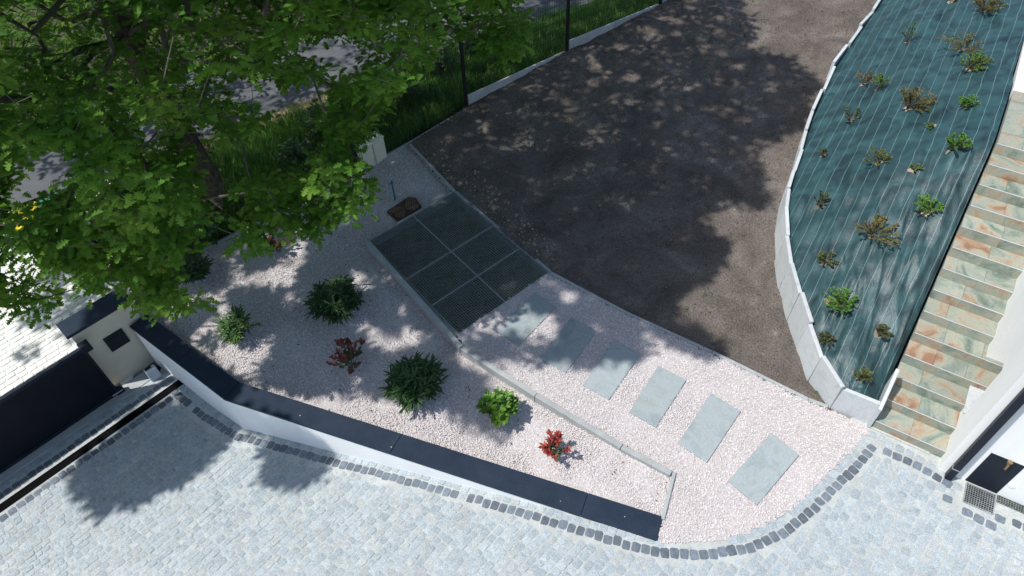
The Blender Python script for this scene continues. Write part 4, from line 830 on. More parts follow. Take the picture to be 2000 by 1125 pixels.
# ------------------------------------------------------------------ oak trees
OL = [(0, .012), (.13, .05), (.25, .21), (.33, .07), (.46, .31), (.56, .10), (.70, .36), (.79, .13), (.89, .22), (1.0, .05)]
def leaf_mesh(ol, fold=.35, droop=.25):
    V = []; n = len(ol)
    for x, w in ol:
        z = -droop * x * x; V += [(x, 0, z), (x, w, z + w * fold), (x, -w, z + w * fold)]
    F = []
    for i in range(n - 1):
        a, b = 3 * i, 3 * i + 3; F += [(a, b, b + 1, a + 1), (b, a, a + 2, b + 2)]
    return np.array(V), F
OV_, OF_ = leaf_mesh(OL); OV2, OF2 = leaf_mesh([(0, .04), (.55, .27), (1, .08)])
SPR = np.array([      # sprig positions of the crowns in centimetres, unseen ones set by the shade they cast; 2000 more in the height for each next tree
-1430,1600,4669,-26,966,766,-490,978,411,-437,1294,754,-35,1289,3030,-66,1269,2673,-95,819,762,-1382,1423,4262,-710,1218,278,-858,1881,4727,-798,1348,764,-1490,1589,4603,
-1113,1516,4875,-663,1438,386,61,1446,2534,-256,1305,2950,-594,1853,4425,-678,1242,597,-1190,1214,4402,-1013,1686,4877,-1094,1066,748,-34,790,531,-237,1144,417,-922,1031,255,
-648,1255,367,-535,736,884,-1203,1492,4424,165,1691,2581,-1158,1198,667,137,1743,2525,-846,1113,646,-676,1822,4340,-1435,1955,4692,-232,1419,2513,-1338,1562,4637,-1258,1493,4829,
-415,1349,2835,-1057,1846,4352,-713,1940,4236,-283,1409,2586,-1216,1489,4395,-957,1693,4705,-602,1674,2859,-193,939,285,-803,1001,255,-1461,1806,4461,-601,589,630,-669,1183,652,
-145,1325,2779,-491,1306,787,-399,1814,2664,140,1448,2754,-392,694,912,-1051,1762,4791,-1354,1724,4420,-1005,937,726,-807,1411,800,-384,1672,2431,-989,973,234,-860,1134,488,
-895,1397,4440,-485,1206,403,-458,744,408,-952,1879,4557,48,1741,2399,-1322,1922,4284,-226,1462,2892,-426,1902,2541,-838,1122,525,-678,1582,4541,-72,849,676,10,1504,2404,
-260,1716,2564,-86,1682,2915,-1194,1941,4226,-34,1305,2693,30,979,771,-815,1642,4575,-258,1757,2890,-125,1291,2918,-945,1889,4308,-182,943,332,-1194,1881,4308,-526,1660,2808,
-616,1811,4369,-417,1304,438,-260,1273,295,-1130,1710,4701,-916,1179,405,150,1748,2635,-413,1519,3007,-491,1156,618,-935,1351,830,-397,989,504,-198,870,740,-371,1655,2551,
-1351,1711,4222,-541,1132,818,-754,1620,4485,-1380,1880,4733,-568,795,911,89,1532,2568,-68,915,594,-785,393,739,-1329,1324,4504,-680,1565,4262,125,1441,2804,-1166,1648,4940,
-51,983,684,-1147,738,667,-101,1134,325,-555,1539,468,264,1367,2535,-897,1567,4280,-1237,1372,4376,-1363,1936,4661,-1066,992,336,-308,898,988,-248,1513,2990,-606,1224,737,
-492,895,1022,-1343,1596,4602,-1117,1842,4776,-49,1038,764,-275,654,838,-901,716,962,-75,1131,2687,-1075,1134,451,-940,701,862,-393,1509,2984,-1081,1737,4502,-605,1904,4304,
-396,1100,253,-1099,1442,4559,-697,1322,313,-105,1497,2744,-299,691,860,-854,1032,779,-134,978,531,-1430,1720,4242,-487,746,793,-1201,1737,4808,-667,1680,4606,214,1674,2569,
-8,1717,2812,-253,915,704,-424,1535,2509,-556,994,667,-227,1474,2630,-499,901,567,-1323,1768,4250,-1033,1193,429,-186,1315,450,-770,1353,498,82,1637,2724,-577,1116,499,
-875,1493,4689,-732,1076,968,-318,1423,411,-1319,1413,4666,-772,1900,4498,-81,1518,2973,-379,1613,2649,-157,796,391,-850,1633,4544,-713,1341,470,-18,1762,2620,-926,1341,4463,
-815,1177,797,-1224,903,656,106,1555,2411,-714,1235,829,-529,1670,2571,-1307,1522,4319,-1486,1368,4650,-1241,1378,4586,-62,1694,2560,100,1643,2610,-552,760,928,-1419,1847,4606,
8,1345,2634,-1115,1917,4170,-24,1312,2692,-863,941,539,-379,1472,2857,-997,1503,4710,-527,959,616,-649,814,675,-127,894,817,58,1282,2473,-23,1571,2571,-551,1695,2607,
-133,1255,2573,-526,1225,209,-835,1102,294,11,1489,2405,-105,957,741,-346,776,709,-1319,1379,4624,-226,1821,2409,-178,1287,484,-529,1011,977,-883,1714,4526,-469,968,1038,
-826,1587,4812,-1202,917,782,-130,1161,493,-114,1509,2989,-674,685,492,-869,1050,621,-1079,781,513,-1294,1836,4804,-1065,1727,4671,171,1472,2601,-731,1652,4547,-673,558,671,
1,1171,2559,-1233,1264,4236,-564,1536,2703,-132,865,769,-1039,1313,656,-1365,1665,4288,-513,1415,2884,-36,1595,3094,-1029,950,782,-791,1194,948,84,1544,2538,-101,1697,2753,
-585,1388,442,-1189,744,569,-1115,1068,630,-674,1516,4263,-1163,825,764,-689,1116,376,-93,1500,2618,-948,1280,421,-1208,1904,4856,-1321,1301,4505,-96,1545,2841,-1372,1752,4813,
-417,895,909,-879,1544,4798,-225,916,644,-1062,1923,4174,-917,749,569,-216,1239,2779,-907,841,239,-690,814,600,-112,1391,2632,-6,1603,2503,-160,1009,845,-127,1368,2785,
-369,1294,666,172,1099,2679,-772,1526,4665,-960,1433,4518,-1024,825,743,-195,962,826,-1305,1889,4273,-271,1408,2740,-1356,1735,4891,253,1716,2548,-467,1074,695,-186,1568,2937,
-433,1051,951,-954,1097,307,-807,1685,4224,-1245,1665,4628,-413,1745,2545,-643,1260,870,-347,1479,2758,-309,1027,381,-107,1186,2656,-718,739,650,-1081,1010,835,143,1170,2706,
-212,704,669,-949,1280,4291,-588,568,530,-766,1945,4405,-809,1825,4312,-180,1342,2856,192,1559,2554,-791,1260,796,-725,1629,4722,191,1198,2616,-17,1312,2659,-236,1326,427,
-162,1290,2998,-1191,875,664,-614,1734,4493,-1434,1999,4496,-1131,944,353,-1136,1415,4241,-1021,1152,324,-863,1488,4442,-206,834,939,-469,953,893,-436,1510,483,-1349,1794,4352,
-379,729,860,-646,886,776,-442,737,929,-784,1178,499,-919,956,483,-1440,1397,4582,-1132,1702,4626,-1011,926,699,-678,939,980,-688,1165,992,-223,805,775,67,1131,2855,
-129,1161,366,-754,796,719,23,1123,2642,-244,1523,2645,-1232,913,514,-1491,1913,4383,-208,985,581,-1038,1336,4424,-675,1516,709,-1282,1676,4212,-247,1498,2653,-421,1588,2778,
-1036,861,456,71,1325,2772,-555,1491,379,-137,1396,2708,-1243,1338,4208,-15,1469,2597,-517,854,722,-244,1297,2723,-1236,1673,4409,-610,749,810,-777,1094,956,-846,858,763,
-297,1435,2870,-1008,1939,4441,-93,1222,2775,-658,1410,829,100,1283,2493,-1062,1633,4697,-722,1624,4245,-117,1428,2843,-1021,915,823,265,1516,2618,-226,1203,598,-157,1539,3037,
-218,1539,2907,-314,1045,980,-450,1865,2660,-690,1255,871,-177,1645,2579,-134,883,857,-961,834,399,-974,755,803,-477,1019,853,-1335,1902,4687,-1367,1329,4612,-638,1188,667,
-588,1144,652,-1054,1274,522,-394,1472,2972,-327,1553,2860,-154,1665,2863,-1099,837,832,-403,1203,865,-1069,638,803,-170,878,719,-469,1752,3004,-217,992,234,-907,1278,835,
-267,1040,516,-252,1804,2467,-482,904,486,-576,1639,2709,-435,1181,411,-1031,1110,548,-1271,1318,4602,-135,1268,408,-154,1479,2479,-110,1015,520,-608,1636,4589,-1266,1723,4358,
-952,929,359,-1098,1455,4373,183,1714,2456,-1423,1714,4460,-209,876,627,-1129,1257,4471,-1090,1694,4483,-52,1508,2631,-696,1223,758,-1025,951,892,-288,1822,2812,-289,1457,2485,
-218,1735,2846,119,1105,2787,2,1740,2666,-242,1432,3003,-356,1659,3046,-174,926,320,28,1525,2557,-1485,1498,4510,-763,1538,4566,-271,1443,2489,-643,822,1020,-1034,1395,4371,
-689,1815,4227,-1214,974,753,-1121,1905,4858,-977,1464,4491,-457,947,423,-303,967,708,-167,1462,2777,-1011,1176,454,-131,958,381,-1480,2045,4219,-587,843,832,-1275,1519,4674,
-328,1431,390,-498,673,354,-241,1061,713,85,1548,2494,-1116,1511,4473,-1161,1345,4516,-1056,793,880,-377,1331,586,-1180,1553,4239,-290,977,423,-543,758,829,-912,1316,895,
-212,1434,2659,-1046,1614,4437,-174,1229,2776,-1059,1375,4350,58,1282,2639,-1498,1826,4306,-485,1060,744,-545,1060,908,-687,988,829,-101,1136,2798,-237,1523,2601,-111,918,810,
-958,1016,954,-781,1372,331,-1371,1859,4836,-603,1154,912,-823,564,333,26,979,658,-481,1593,2778,-898,830,363,-1443,1621,4676,-445,919,696,-78,842,721,-943,1291,594,
-1205,1292,4301,-1397,1556,4591,-469,1096,539,-73,1519,2808,-122,1277,2851,-685,1122,319,-387,1333,586,-813,1120,727,-753,968,712,-2,1386,2722,162,1336,2665,-150,740,766,
-373,1014,539,-841,1003,716,-622,778,765,184,1537,2536,-859,1306,823,-340,1261,562,-608,1548,622,-690,1777,4454,-1113,1420,4814,-583,1290,821,-206,1692,3041,-93,1475,2562,
-178,1616,2896,-264,1804,2886,-1209,1476,4325,-520,667,748,-143,1088,796,-673,896,770,-306,1116,519,-482,1232,867,-251,1319,2753,-579,1606,2737,-664,615,632,-569,915,906,
113,1449,2580,-521,1556,2563,-289,871,836,-244,1003,391,-819,1671,4357,-731,1679,4784,-875,485,344,-1303,1660,4798,-127,1461,2685,-358,1210,392,-1443,1499,4399,-305,899,652,
100,1563,2738,-757,1845,4737,-6,996,774,-205,1634,2467,-227,1371,2861,-339,1037,362,-119,1728,2792,-1021,857,281,-451,1294,512,-385,897,786,-205,628,701,-472,660,333,
-1302,1279,4259,-598,1306,733,-1308,1770,4641,-704,1078,784,-390,1242,780,-446,1138,839,-1045,1641,4370,-765,1715,4537,-303,1214,854,-808,725,660,-786,1361,482,-457,772,899,
-1426,2023,4383,-131,1659,2689,-1041,858,344,-728,1887,4780,-1062,1495,4288,-553,1273,967,-495,855,1013,-1119,1546,4178,-1292,1462,4248,-688,1038,834,-317,1432,2955,-538,876,878,
-2,1209,2886,-1183,801,678,-988,433,684,94,1585,2855,-1139,981,749,-16,1758,2655,-1399,1485,4550,-440,853,423,-66,1420,2591,-1135,1181,501,-671,598,329,-868,1464,4670,
-417,1790,3003,-452,1118,958,-1459,1327,4465,-61,1763,2556,-1228,1051,524,-961,962,862,-153,1250,2766,-597,1217,546,-729,1120,768,-230,1466,2651,-683,432,583,261,1205,2727,
-705,556,294,-1147,1429,4580,-323,1477,2494,31,1306,2957,-774,969,504,-1199,1467,4304,-194,1741,2842,-926,1182,607,-1073,1117,522,-407,967,349,-1389,1537,4191,28,1097,578,
-639,1480,373,-458,1022,1028,-560,649,727,-1058,1253,4429,64,1561,2878,-322,916,976,-294,1545,2562,-898,624,520,201,1709,2597,-127,1250,2778,-1198,1892,4650,-520,1207,191,
-476,1291,539,-100,1130,577,113,1308,2543,-939,1232,464,-374,1167,218,-725,1698,4583,-559,528,755,-132,1568,2430,-385,1020,1031,230,1464,2641,-710,1264,542,-749,685,252,
-63,1380,2585,-831,912,306,-565,1069,401,-233,841,611,-879,1161,750,-964,1157,513,-685,678,503,-714,946,1003,-425,1200,389,-263,1053,566,-239,1106,806,-658,1147,896,
-388,1340,621,-651,976,871,-1271,1705,4425,194,1299,2710,-731,917,347,-935,919,479,-504,874,668,-189,855,744,-1170,1008,766,19,1574,2408,-597,766,697,-142,1139,668,
-78,1210,2834,-1483,1636,4279,-1304,1426,4387,-563,888,938,-421,1305,562,-1081,1200,692,-63,1309,2931,-203,1628,2493,-218,761,947,-165,1174,2875,-144,1719,2865,-1068,1308,4592,
3,1601,2464,-331,1461,2881,-1205,1081,524,-246,1534,2741,-666,1302,584,-76,1403,2966,-1401,1596,4328,-554,1681,2905,18,1704,2578,-561,818,1016,-363,1095,578,-570,955,849,
-216,893,552,-1073,1004,342,-167,1562,2927,-312,1699,2604,-965,1342,704,204,1559,2509,-1030,1283,4220,-1170,1130,478,-428,873,821,-815,1503,4167,-915,1056,808,-77,811,577,
-1130,1639,4614,-1321,1642,4610,-270,867,808,-365,857,997,-418,857,720,-126,1773,2552,-455,1204,561,-1092,1375,4577,-1450,1852,4301,-1437,1764,4285,-496,1243,425,-620,1693,4307,
-559,1134,247,-1184,802,637,-299,1559,2409,-404,1380,2831,-327,1460,2921,-521,781,615,-479,1270,644,-200,1516,2955,275,1556,2478,-395,1635,2494,-261,633,886,-810,822,903,
-1094,885,422,124,1742,2612,-576,733,986,-437,910,327,-686,1042,916,-404,809,860,-1067,1340,4615,113,1697,2642,-10,933,721,-285,986,504,-662,758,433,-193,1531,2715,
-651,1249,710,-869,1123,436,58,1551,2424,-264,832,723,-1094,1392,4704,293,1594,2506,18,1286,3004,-75,1162,407,-498,1862,2663,-722,1393,824,-304,994,538,-48,1404,2639,
-216,1387,2521,-683,806,725,-56,1377,3045,-396,959,926,-855,1066,405,-315,909,353,-196,1534,2696,-57,1518,2558,-448,905,821,-626,497,838,-249,1077,623,-740,520,931,
-109,1288,2634,-474,1469,564,-765,1135,972,168,1657,2616,-423,891,520,-652,834,967,-830,751,896,-348,1156,922,-1412,1735,4698,-156,1702,2690,-661,909,775,-130,1743,2707,
-329,1037,397,-897,997,597,-1042,913,544,-1008,1353,4230,-754,1426,4382,-1365,1747,4824,-1259,1764,4834,101,1352,2674,-1187,1545,4609,-1016,967,332,-1064,1616,4614,12,1475,2892,
11,1664,2434,-78,1090,509,-153,1234,498,-1103,1843,4197,-1137,1008,753,-295,929,903,-179,1393,2575,-398,1170,196,-83,1045,704,-1100,1050,392,-897,1561,4371,-1444,2037,4292,
-454,1351,616,-230,938,519,-185,1375,2528,-355,1293,714,-812,889,348,-283,878,630,-681,528,799,-759,588,271,-40,1415,2509,-441,1632,2531,-729,888,816,-642,1765,4665,
-1238,1264,4343,-39,898,853,62,1160,2923,-1178,821,522,-935,896,350,-172,836,612,-468,1159,811,-342,830,941,-149,711,672,-582,740,971,-136,1197,2665,-586,1092,460,
159,1190,2890,-431,1262,597,-1312,1582,4690,-1051,512,757,-1152,831,797,-941,525,635,-1001,1683,4230,-313,1175,893,-514,1342,729,-531,779,689,-149,1018,689,-391,849,911,
-381,1433,2754,-231,930,559,-151,895,850,10,1638,2987,-825,1295,609,-651,844,577,-1018,1626,4241,-1214,1265,4447,-1132,1944,4589,-1295,1290,4297,133,1461,2549,-865,651,829,
-242,963,730,-1023,768,382,-158,1421,2427,-536,1844,2591,-445,1453,2937,-491,1615,2535,-878,938,460,-382,1685,2852,-603,459,350,-889,1606,4240,-1417,1566,4595,-1470,1556,4372,
172,1379,2673,-710,969,1010,-228,1348,2890,-131,658,606,-421,870,843,-142,1325,2803,-146,1181,427,-737,865,830,-574,1323,935,-300,1327,2725,-44,1545,2424,190,1249,2773,
-151,730,788,-224,1027,797,-1354,1341,4461,-413,1276,620,-178,1317,2975,-1346,1407,4520,-1032,1445,4488,-121,1247,3015,-433,879,1041,-526,909,721,7,1360,2797,-49,898,583,
-432,730,462,-784,847,868,-88,991,833,-483,866,293,-1429,1941,4368,-944,1458,4269,-535,1097,964,170,1320,2755,-30,1009,374,-216,1193,529,-587,1073,518,-110,1455,2966,
-626,915,923,14,835,465,-583,1292,656,-226,785,348,-471,945,525,59,1652,2729,103,1359,2520,-783,1053,461,-55,1753,2463,-1011,1157,516,-893,1868,4632,166,1247,2827,
-359,793,578,-606,1067,982,-495,986,1045,-441,1187,936,-345,1763,2779,-980,1021,517,-339,1105,880,-16,1318,2494,-440,1179,792,-451,1297,723,43,1531,3003,24,1700,2604,
-715,1808,4753,-534,927,488,-984,931,518,-1418,1566,4450,-202,1659,3028,-402,1409,486,-852,785,895,-503,1287,638,-1134,973,350,-336,1594,3060,159,1210,2830,-681,1456,859,
-64,1372,2659,-450,921,994,101,1272,2740,-852,1426,4523,-1368,1403,4312,-177,1053,684,-42,951,649,-342,1738,2791,-867,571,376,-469,1775,2961,-360,961,1013,-972,503,566,
290,1468,2559,15,1482,2564,-746,1089,649,-1172,1754,4902,-508,687,930,-53,1635,3045,225,1650,2466,-1389,1816,4529,-641,1190,272,26,901,662,-230,1099,923,-228,1262,2689,
-650,923,708,-269,1768,3049,-902,969,861,-350,1442,2526,-500,671,616,-87,1391,2738,-404,846,846,-400,1163,406,-387,1865,2715,-150,1156,2900,11,801,578,-651,813,556,
-626,477,421,-422,1156,795,-286,1223,314,-225,870,909,-347,1726,2877,-559,1902,2786,-357,1237,697,-29,1291,2982,-209,1345,3030,-747,976,729,-941,444,583,-677,1115,724,
-470,1242,794,72,1560,2565,-378,1484,2701,-97,1479,2529,-498,856,647,-326,963,887,-216,1095,407,83,1502,2708,-1320,1505,4340,-511,561,874,-524,761,1030,-5,972,814,
73,1005,570,-292,1600,2896,-173,976,464,-93,1512,2440,-571,568,731,-437,1319,425,-98,882,679,-761,1252,461,-689,1352,271,-490,943,719,-959,1128,905,-735,755,853,
-402,899,772,-105,1322,2761,-988,1893,4738,-1149,1266,4460,-65,1696,2609,-623,852,924,-346,1240,856,-1486,1748,4250,36,1161,2595,-473,1439,2901,-616,1194,633,-432,1412,2670,
-1120,737,510,-711,988,810,-31,1084,2895,78,1257,2585,-316,724,298,-483,842,269,196,1434,2465,-1278,1215,4472,-237,650,726,231,1500,2463,-1099,1198,794,-927,1856,4365,
-283,1009,817,-315,1115,831,-239,1238,561,-828,847,465,-834,934,744,-619,958,664,-916,504,348,-833,1594,4167,-362,1335,2998,-335,1193,880,-93,702,526,-166,1347,2596,
-617,846,530,-1223,1713,4160,-1120,855,409,-285,1434,2573,91,1248,2808,-138,918,856,-544,1491,577,-193,573,830,-110,1583,2960,-941,1532,4173,-324,919,898,-196,1435,3060,
-817,960,274,-770,851,772,-405,1736,2994,104,1335,2823,-466,1613,2965,-439,1188,770,-452,1153,415,-423,1136,412,-600,1638,2815,-486,976,809,-670,1083,390,-653,926,837,
-362,1007,831,-297,1360,502,-626,1217,923,-1058,499,651,-1216,1153,630,-373,1056,743,-776,1268,244,-232,1056,515,-22,1343,2977,-246,777,446,-655,807,657,-91,1373,3060,
-806,1276,427,-269,1582,2859,-519,759,591,-72,1455,2912,-585,670,634,-385,976,505,-86,1278,2656,-327,1627,2883,-812,398,748,-589,1560,2668,152,1638,2765,114,1763,2543,
-55,1557,2984,-696,625,618,-199,1553,2623,-620,902,691,-227,629,814,-972,1004,577,-312,1157,868,-15,918,590,-227,761,662,251,1449,2597,58,1474,2732,-723,1520,706,
-597,720,874,-438,1028,1036,-1045,960,876,-123,1105,576,-718,919,775,-216,1692,2620,-466,1445,2914,-126,1153,2887,-170,1546,2891,-600,1129,697,-502,1284,460,-396,1433,2685,
132,1735,2724,-521,1169,251,-24,789,669,-47,1309,2983,-39,1629,3090,-271,1079,616,-448,1125,612,-481,818,507,-623,1929,4410,-652,816,210,-501,723,298,-231,939,283,
-128,1452,2970,-176,894,726,-1031,977,558,-32,928,588,-791,811,482,169,1265,2563,-273,1221,2806,-17,1297,2913,-643,825,617,107,1204,2918,-244,866,874,-321,1207,641,
-440,974,987,-70,1721,2417,-1031,1138,683,-569,1026,920,-712,1162,1011,-6,1237,2569,-760,891,1010,-1196,1490,4506,-330,1018,962,31,998,682,-894,825,988,-432,1755,2953,
-125,1214,424,-82,1582,2580,-191,1728,2627,-554,789,670,-629,742,809,-458,1475,419,-651,824,772,20,1448,2954,-236,852,972,-48,1098,626,-444,1079,441,-378,1349,2968,
-273,713,865,-390,1571,2852,-167,1194,578,19,1443,2809,-314,708,751,-100,1557,2752,-365,1261,767,-73,1293,2716,-786,1378,4307,-241,895,289,-508,812,764,224,1375,2603,
21,1092,560,-185,585,648,-232,1569,2720,-380,1760,2999,-78,1347,2556,-1070,1060,483,-54,1371,2763,-53,955,615,-71,1109,2804,-204,1130,927,-1062,1603,4217,-707,549,243,
-819,1423,551,-1125,986,640,-513,1581,2676,-488,1358,625,-450,1140,413,-756,1439,776,-679,533,266,-1060,1346,4251,-1073,745,467,-217,963,737,-879,1374,4231,-1465,1941,4235,
-38,1014,373,-536,1272,587,-234,1095,633,-186,1071,414,-76,1281,2726,-210,1186,2971,-1023,1313,4348,-686,1022,430,-251,1452,2992,-257,1128,784,-177,1246,518,-42,1320,2832,
-347,1373,2710,-172,1705,2389,-932,528,446,-74,1092,323,-158,1121,345,-719,816,870,-698,919,985,-182,1652,2558,-760,821,1030,-1379,1659,4167,-879,760,621,80,961,513,
17,1700,2650,-887,824,941,-457,1097,857,-10,909,480,-330,1149,400,-237,1299,512,-558,1118,824,115,1586,2487,-569,1293,738,-580,755,842,-69,981,708,-914,827,852,
-570,1183,741,-1037,963,611,-712,1107,790,-532,946,970,4,958,526,-443,844,699,6,1440,2864,-314,933,348,-610,889,834,-185,1730,2704,-802,544,376,-622,1091,292,
-193,662,712,-895,1223,750,-220,615,764,-183,1661,2565,-556,987,737,-534,909,1009,-72,1262,3028,-328,1332,2697,-122,1623,2835,-84,1615,2448,-176,881,569,-836,1584,4206,
-69,979,558,23,950,706,-272,1098,565,-610,1060,870,-2,1276,2863,101,1160,2920,-570,1256,909,-526,579,378,-767,813,969,-144,1427,3001,-766,593,467,-507,715,736,
-1284,1444,4727,-445,1652,2462,-738,938,562,-306,1805,2699,-391,1133,871,-834,672,424,-497,899,542,-751,948,925,-288,1237,376,-21,886,830,117,1406,2625,93,1340,2575,
-577,1013,575,-498,663,855,-1439,1957,4598,-959,1393,4239,-295,1220,329,-176,1099,554,-13,1678,2526,5,1517,2827,-208,950,890,-488,1166,400,-667,1144,749,88,1234,2648,
-324,850,752,-734,734,1010,-404,840,574,-572,1489,2740,-651,1407,774,-883,973,844,-417,840,511,243,1231,2749,-712,1633,4292,-1485,1681,4233,-169,1606,3049,-107,875,582,
-256,1396,3029,-1074,1050,375,-536,999,616,-230,1344,2681,-256,1242,2884,-21,1074,485,-385,1431,2881,-397,793,505,-745,1008,356,-316,816,812,2,1121,485,-949,1230,413,
-832,1459,4243,-238,780,861,-515,1049,634,-698,1422,841,-535,1239,297,-287,942,637,-94,857,651,-370,1248,511,-297,1347,2612,-267,1238,2925,-503,590,308,-651,647,530,
91,1015,608,-265,1230,658,-392,888,991,-11,1273,2859,-203,1043,349,-750,1382,794,-123,1235,2814,74,1296,2544,-237,784,302,-906,475,603,-808,1472,4243,-1137,846,787,
-334,1314,2943,-285,1132,943,-127,1299,2681,-532,1469,598,-191,1412,2804,303,1491,2526,-119,1783,2575,-554,1236,960,-561,883,547,-719,1387,282,-345,772,729,-153,788,421,
-474,1504,2976,-297,1000,550,-519,1784,2715,-227,1306,2804,-191,1223,314,-237,921,867,107,1689,2615,-289,883,692,-277,1638,2559,-555,468,867,15,1248,2933,-210,1204,2864,
-521,1766,2593,-259,941,667,-564,1872,2632,-370,1148,584,-499,600,306,-158,1781,2445,-1043,1165,728,-747,965,841,-98,1057,566,-799,925,978,-333,1504,2791,-280,1776,2623,
-56,1284,2505,-965,2013,4160,-538,1082,452,-167,856,573,-78,1608,2644,-577,1116,1009,-850,638,869,-96,933,786,-459,1804,2703,-533,1321,951,-252,1102,462,5,1356,2490,
-171,1124,602,-557,1113,961,-713,875,654,-756,1400,869,-655,1844,4711,-934,1528,4182,-511,1071,206,-178,1635,2941,-415,1513,2707,-98,1024,519,-9,1226,2666,-146,1430,2584,
-1140,892,663,-23,1112,651,155,1579,2547,-328,1072,574,-578,1125,254,-1023,748,897,-862,1003,1012,-104,721,549,-292,934,886,-381,1081,553,-639,842,986,79,1080,2737,
-469,1029,939,30,1680,2658,-93,1192,506,106,1300,2514,-1151,934,484,120,1659,2817,-110,1253,424,-67,841,523,-428,1167,817,-252,856,703,-804,517,349,-596,844,748,
-745,578,721,-810,1064,828,-801,464,395,-447,1305,482,-517,1198,470,-1394,1501,4551,-343,1382,508,-391,1043,329,-3,1254,2827,-477,1430,356,-34,1148,2616,283,1435,2534,
-116,1097,804,-140,748,587,-547,1101,687,-156,761,886,-541,1072,679,-43,1602,3058,-1054,1388,4794,-21,1247,2949,-1227,768,589,-322,1221,636,-113,786,814,128,1611,2553,
84,927,516,-905,1330,4235,-133,1073,670,-554,769,1034,-383,1296,565,-1016,890,907,-773,825,863,133,1486,2681,-635,1162,633,-578,1619,2733,-540,726,777,94,1548,2789,
-307,804,752,-550,1587,2766,-303,779,838,-635,1005,721,-168,1304,2886,-344,1628,2704,-161,766,757,-395,1153,824,-726,1378,920,-685,934,632,-1236,887,538,-270,1255,2828,
-1244,1232,4546,-471,1367,609,-708,677,643,-73,1052,808,-701,760,813,-374,767,978,-514,1197,241,-650,882,866,-600,943,805,121,1567,2839,-8,1133,437,-972,787,503,
-667,1068,1014,-911,566,728,-402,1564,2502,-64,959,719,-995,1218,325,204,1410,2689,-66,1352,2710,-390,1831,2794,-458,1291,966,42,1199,2708,-838,1553,4175,-759,846,776,
-406,1087,271,-765,1557,4179,-1144,940,608,-261,992,949,-335,1152,814,-931,1905,4777,-502,838,722,-1071,1614,4177,-337,924,651,-884,1077,528,-472,1285,874,-113,1018,608,
-115,1034,574,-739,1277,955,-903,932,689,-105,692,554,-387,1607,2527,-345,775,961,-502,1034,697,-8,1192,2941,-1080,903,545,-454,1152,904,-847,988,217,-621,1736,2698,
-213,814,352,-771,1047,895,-454,847,488,-114,1199,2668,-1258,1444,4176,-1167,1103,535,-562,1262,301,-90,776,812,-231,1089,922,-856,473,409,-854,773,597,265,1485,2590,
-841,1218,497,128,1591,2509,-884,1335,4262,-451,881,459,-569,1358,483,-26,1546,3032,-1006,1083,744,-548,795,529,-150,1082,820,-131,1062,533,-146,1048,785,-1327,1237,4453,
-833,657,447,-210,1025,731,-381,683,756,-31,1406,2728,-12,885,637,-252,1257,2740,-106,995,394,-543,778,740,-648,1434,694,-159,1328,2648,-1130,2065,4341,-203,1095,295,
-357,765,233,-482,1732,2907,-817,1101,330,-944,472,589,-77,1440,2442,-1167,779,583,116,1177,2912,-131,755,894,-38,1096,702,137,1403,2755,-414,1114,264,-88,1434,2520,
-867,567,413,-1004,818,818,-313,1826,2809,-48,1194,2955,-841,1020,226,-69,1198,2913,-238,822,295,132,1303,2558,-1074,1058,333,-334,1437,2512,-724,1057,1007,-486,1219,589,
-523,920,1026,-1300,1670,4619,-769,883,850,-61,970,721,-289,1642,2586,-350,1038,383,-1025,461,716,-140,684,577,-284,1269,531,-1230,990,515,148,1262,2777,-1146,866,538,
-212,1254,2829,-1266,1693,4592,-203,988,293,-554,1044,947,-588,945,689,-442,829,335,-355,1313,410,-178,1367,2835,-414,1347,705,-746,616,773,-382,1801,2897,-11,1271,2558,
-471,858,532,-1452,1486,4331,-59,1358,3029,113,1205,2758,50,1257,2515,-1491,1342,4622,-811,1025,785,-371,761,616,-780,485,372,-152,1661,2431,-454,1209,671,-579,770,1006,
-1277,1314,4332,-901,547,391,-31,1487,2797,-943,783,665,-735,791,1014,-955,470,701,-635,1078,270,172,1286,2522,-374,1758,2766,-225,1315,460,-546,1079,432,-135,748,825,
-592,1144,734,-621,777,922,-512,1517,502,-1260,1298,4512,-284,749,844,119,1228,2783,-319,1140,954,-410,1198,581,95,901,637,-425,826,987,-1353,1961,4394,-145,1397,2993,
-173,1316,3026,-275,873,582,-589,999,780,-649,846,842,-221,1111,548,-669,941,775,-460,895,520,-729,941,708,67,1444,2503,-351,884,594,-788,589,516,-539,726,732,
-845,969,980,-151,762,621,-444,715,481,-574,1538,2828,-914,868,536,-791,821,1030,-673,1036,399,-42,931,595,-700,667,569,-893,1559,4199,-558,783,412,-780,905,372,
-1166,1669,4166,-472,1193,774,-617,1088,986,-665,777,899,-458,1158,971,-344,1310,2914,-606,1242,290,-749,1025,831,-172,1544,2577,-599,1388,912,-160,861,414,-493,1529,2681,
-30,1083,2809,-468,813,602,-335,1545,2434,-22,938,401,-530,1131,946,-275,1476,2712,-43,877,573,-653,830,555,-193,788,623,-40,1125,2755,116,1220,2949,-648,507,915,
-542,1120,344,-223,843,528,-825,881,217,-309,1225,2951,-388,1849,2718,-372,1257,345,-23,893,559,-1008,1229,488,-581,1202,748,-640,635,893,68,1756,2668,-561,1092,230,
-23,763,596,-265,1144,852,-1401,1907,4291,-848,609,881,67,1015,654,-391,757,415,-874,970,1011,-139,1058,773,-747,631,739,-679,649,958,45,1086,2873,-120,1064,890,
-678,1191,684,229,1206,2714,-626,856,661,-357,825,1021,-171,1100,417,-373,509,509,-27,1651,2393,-552,917,554,-203,1691,2766,-503,1393,765,-401,1643,2755,-271,1333,2717,
-1360,1504,4655,-599,1106,930,-552,756,718,-1331,1296,4282,-335,799,819,-278,788,853,-542,1092,570,-541,1132,778,-881,1568,4169,-816,549,442,24,1269,2976,32,1028,680,
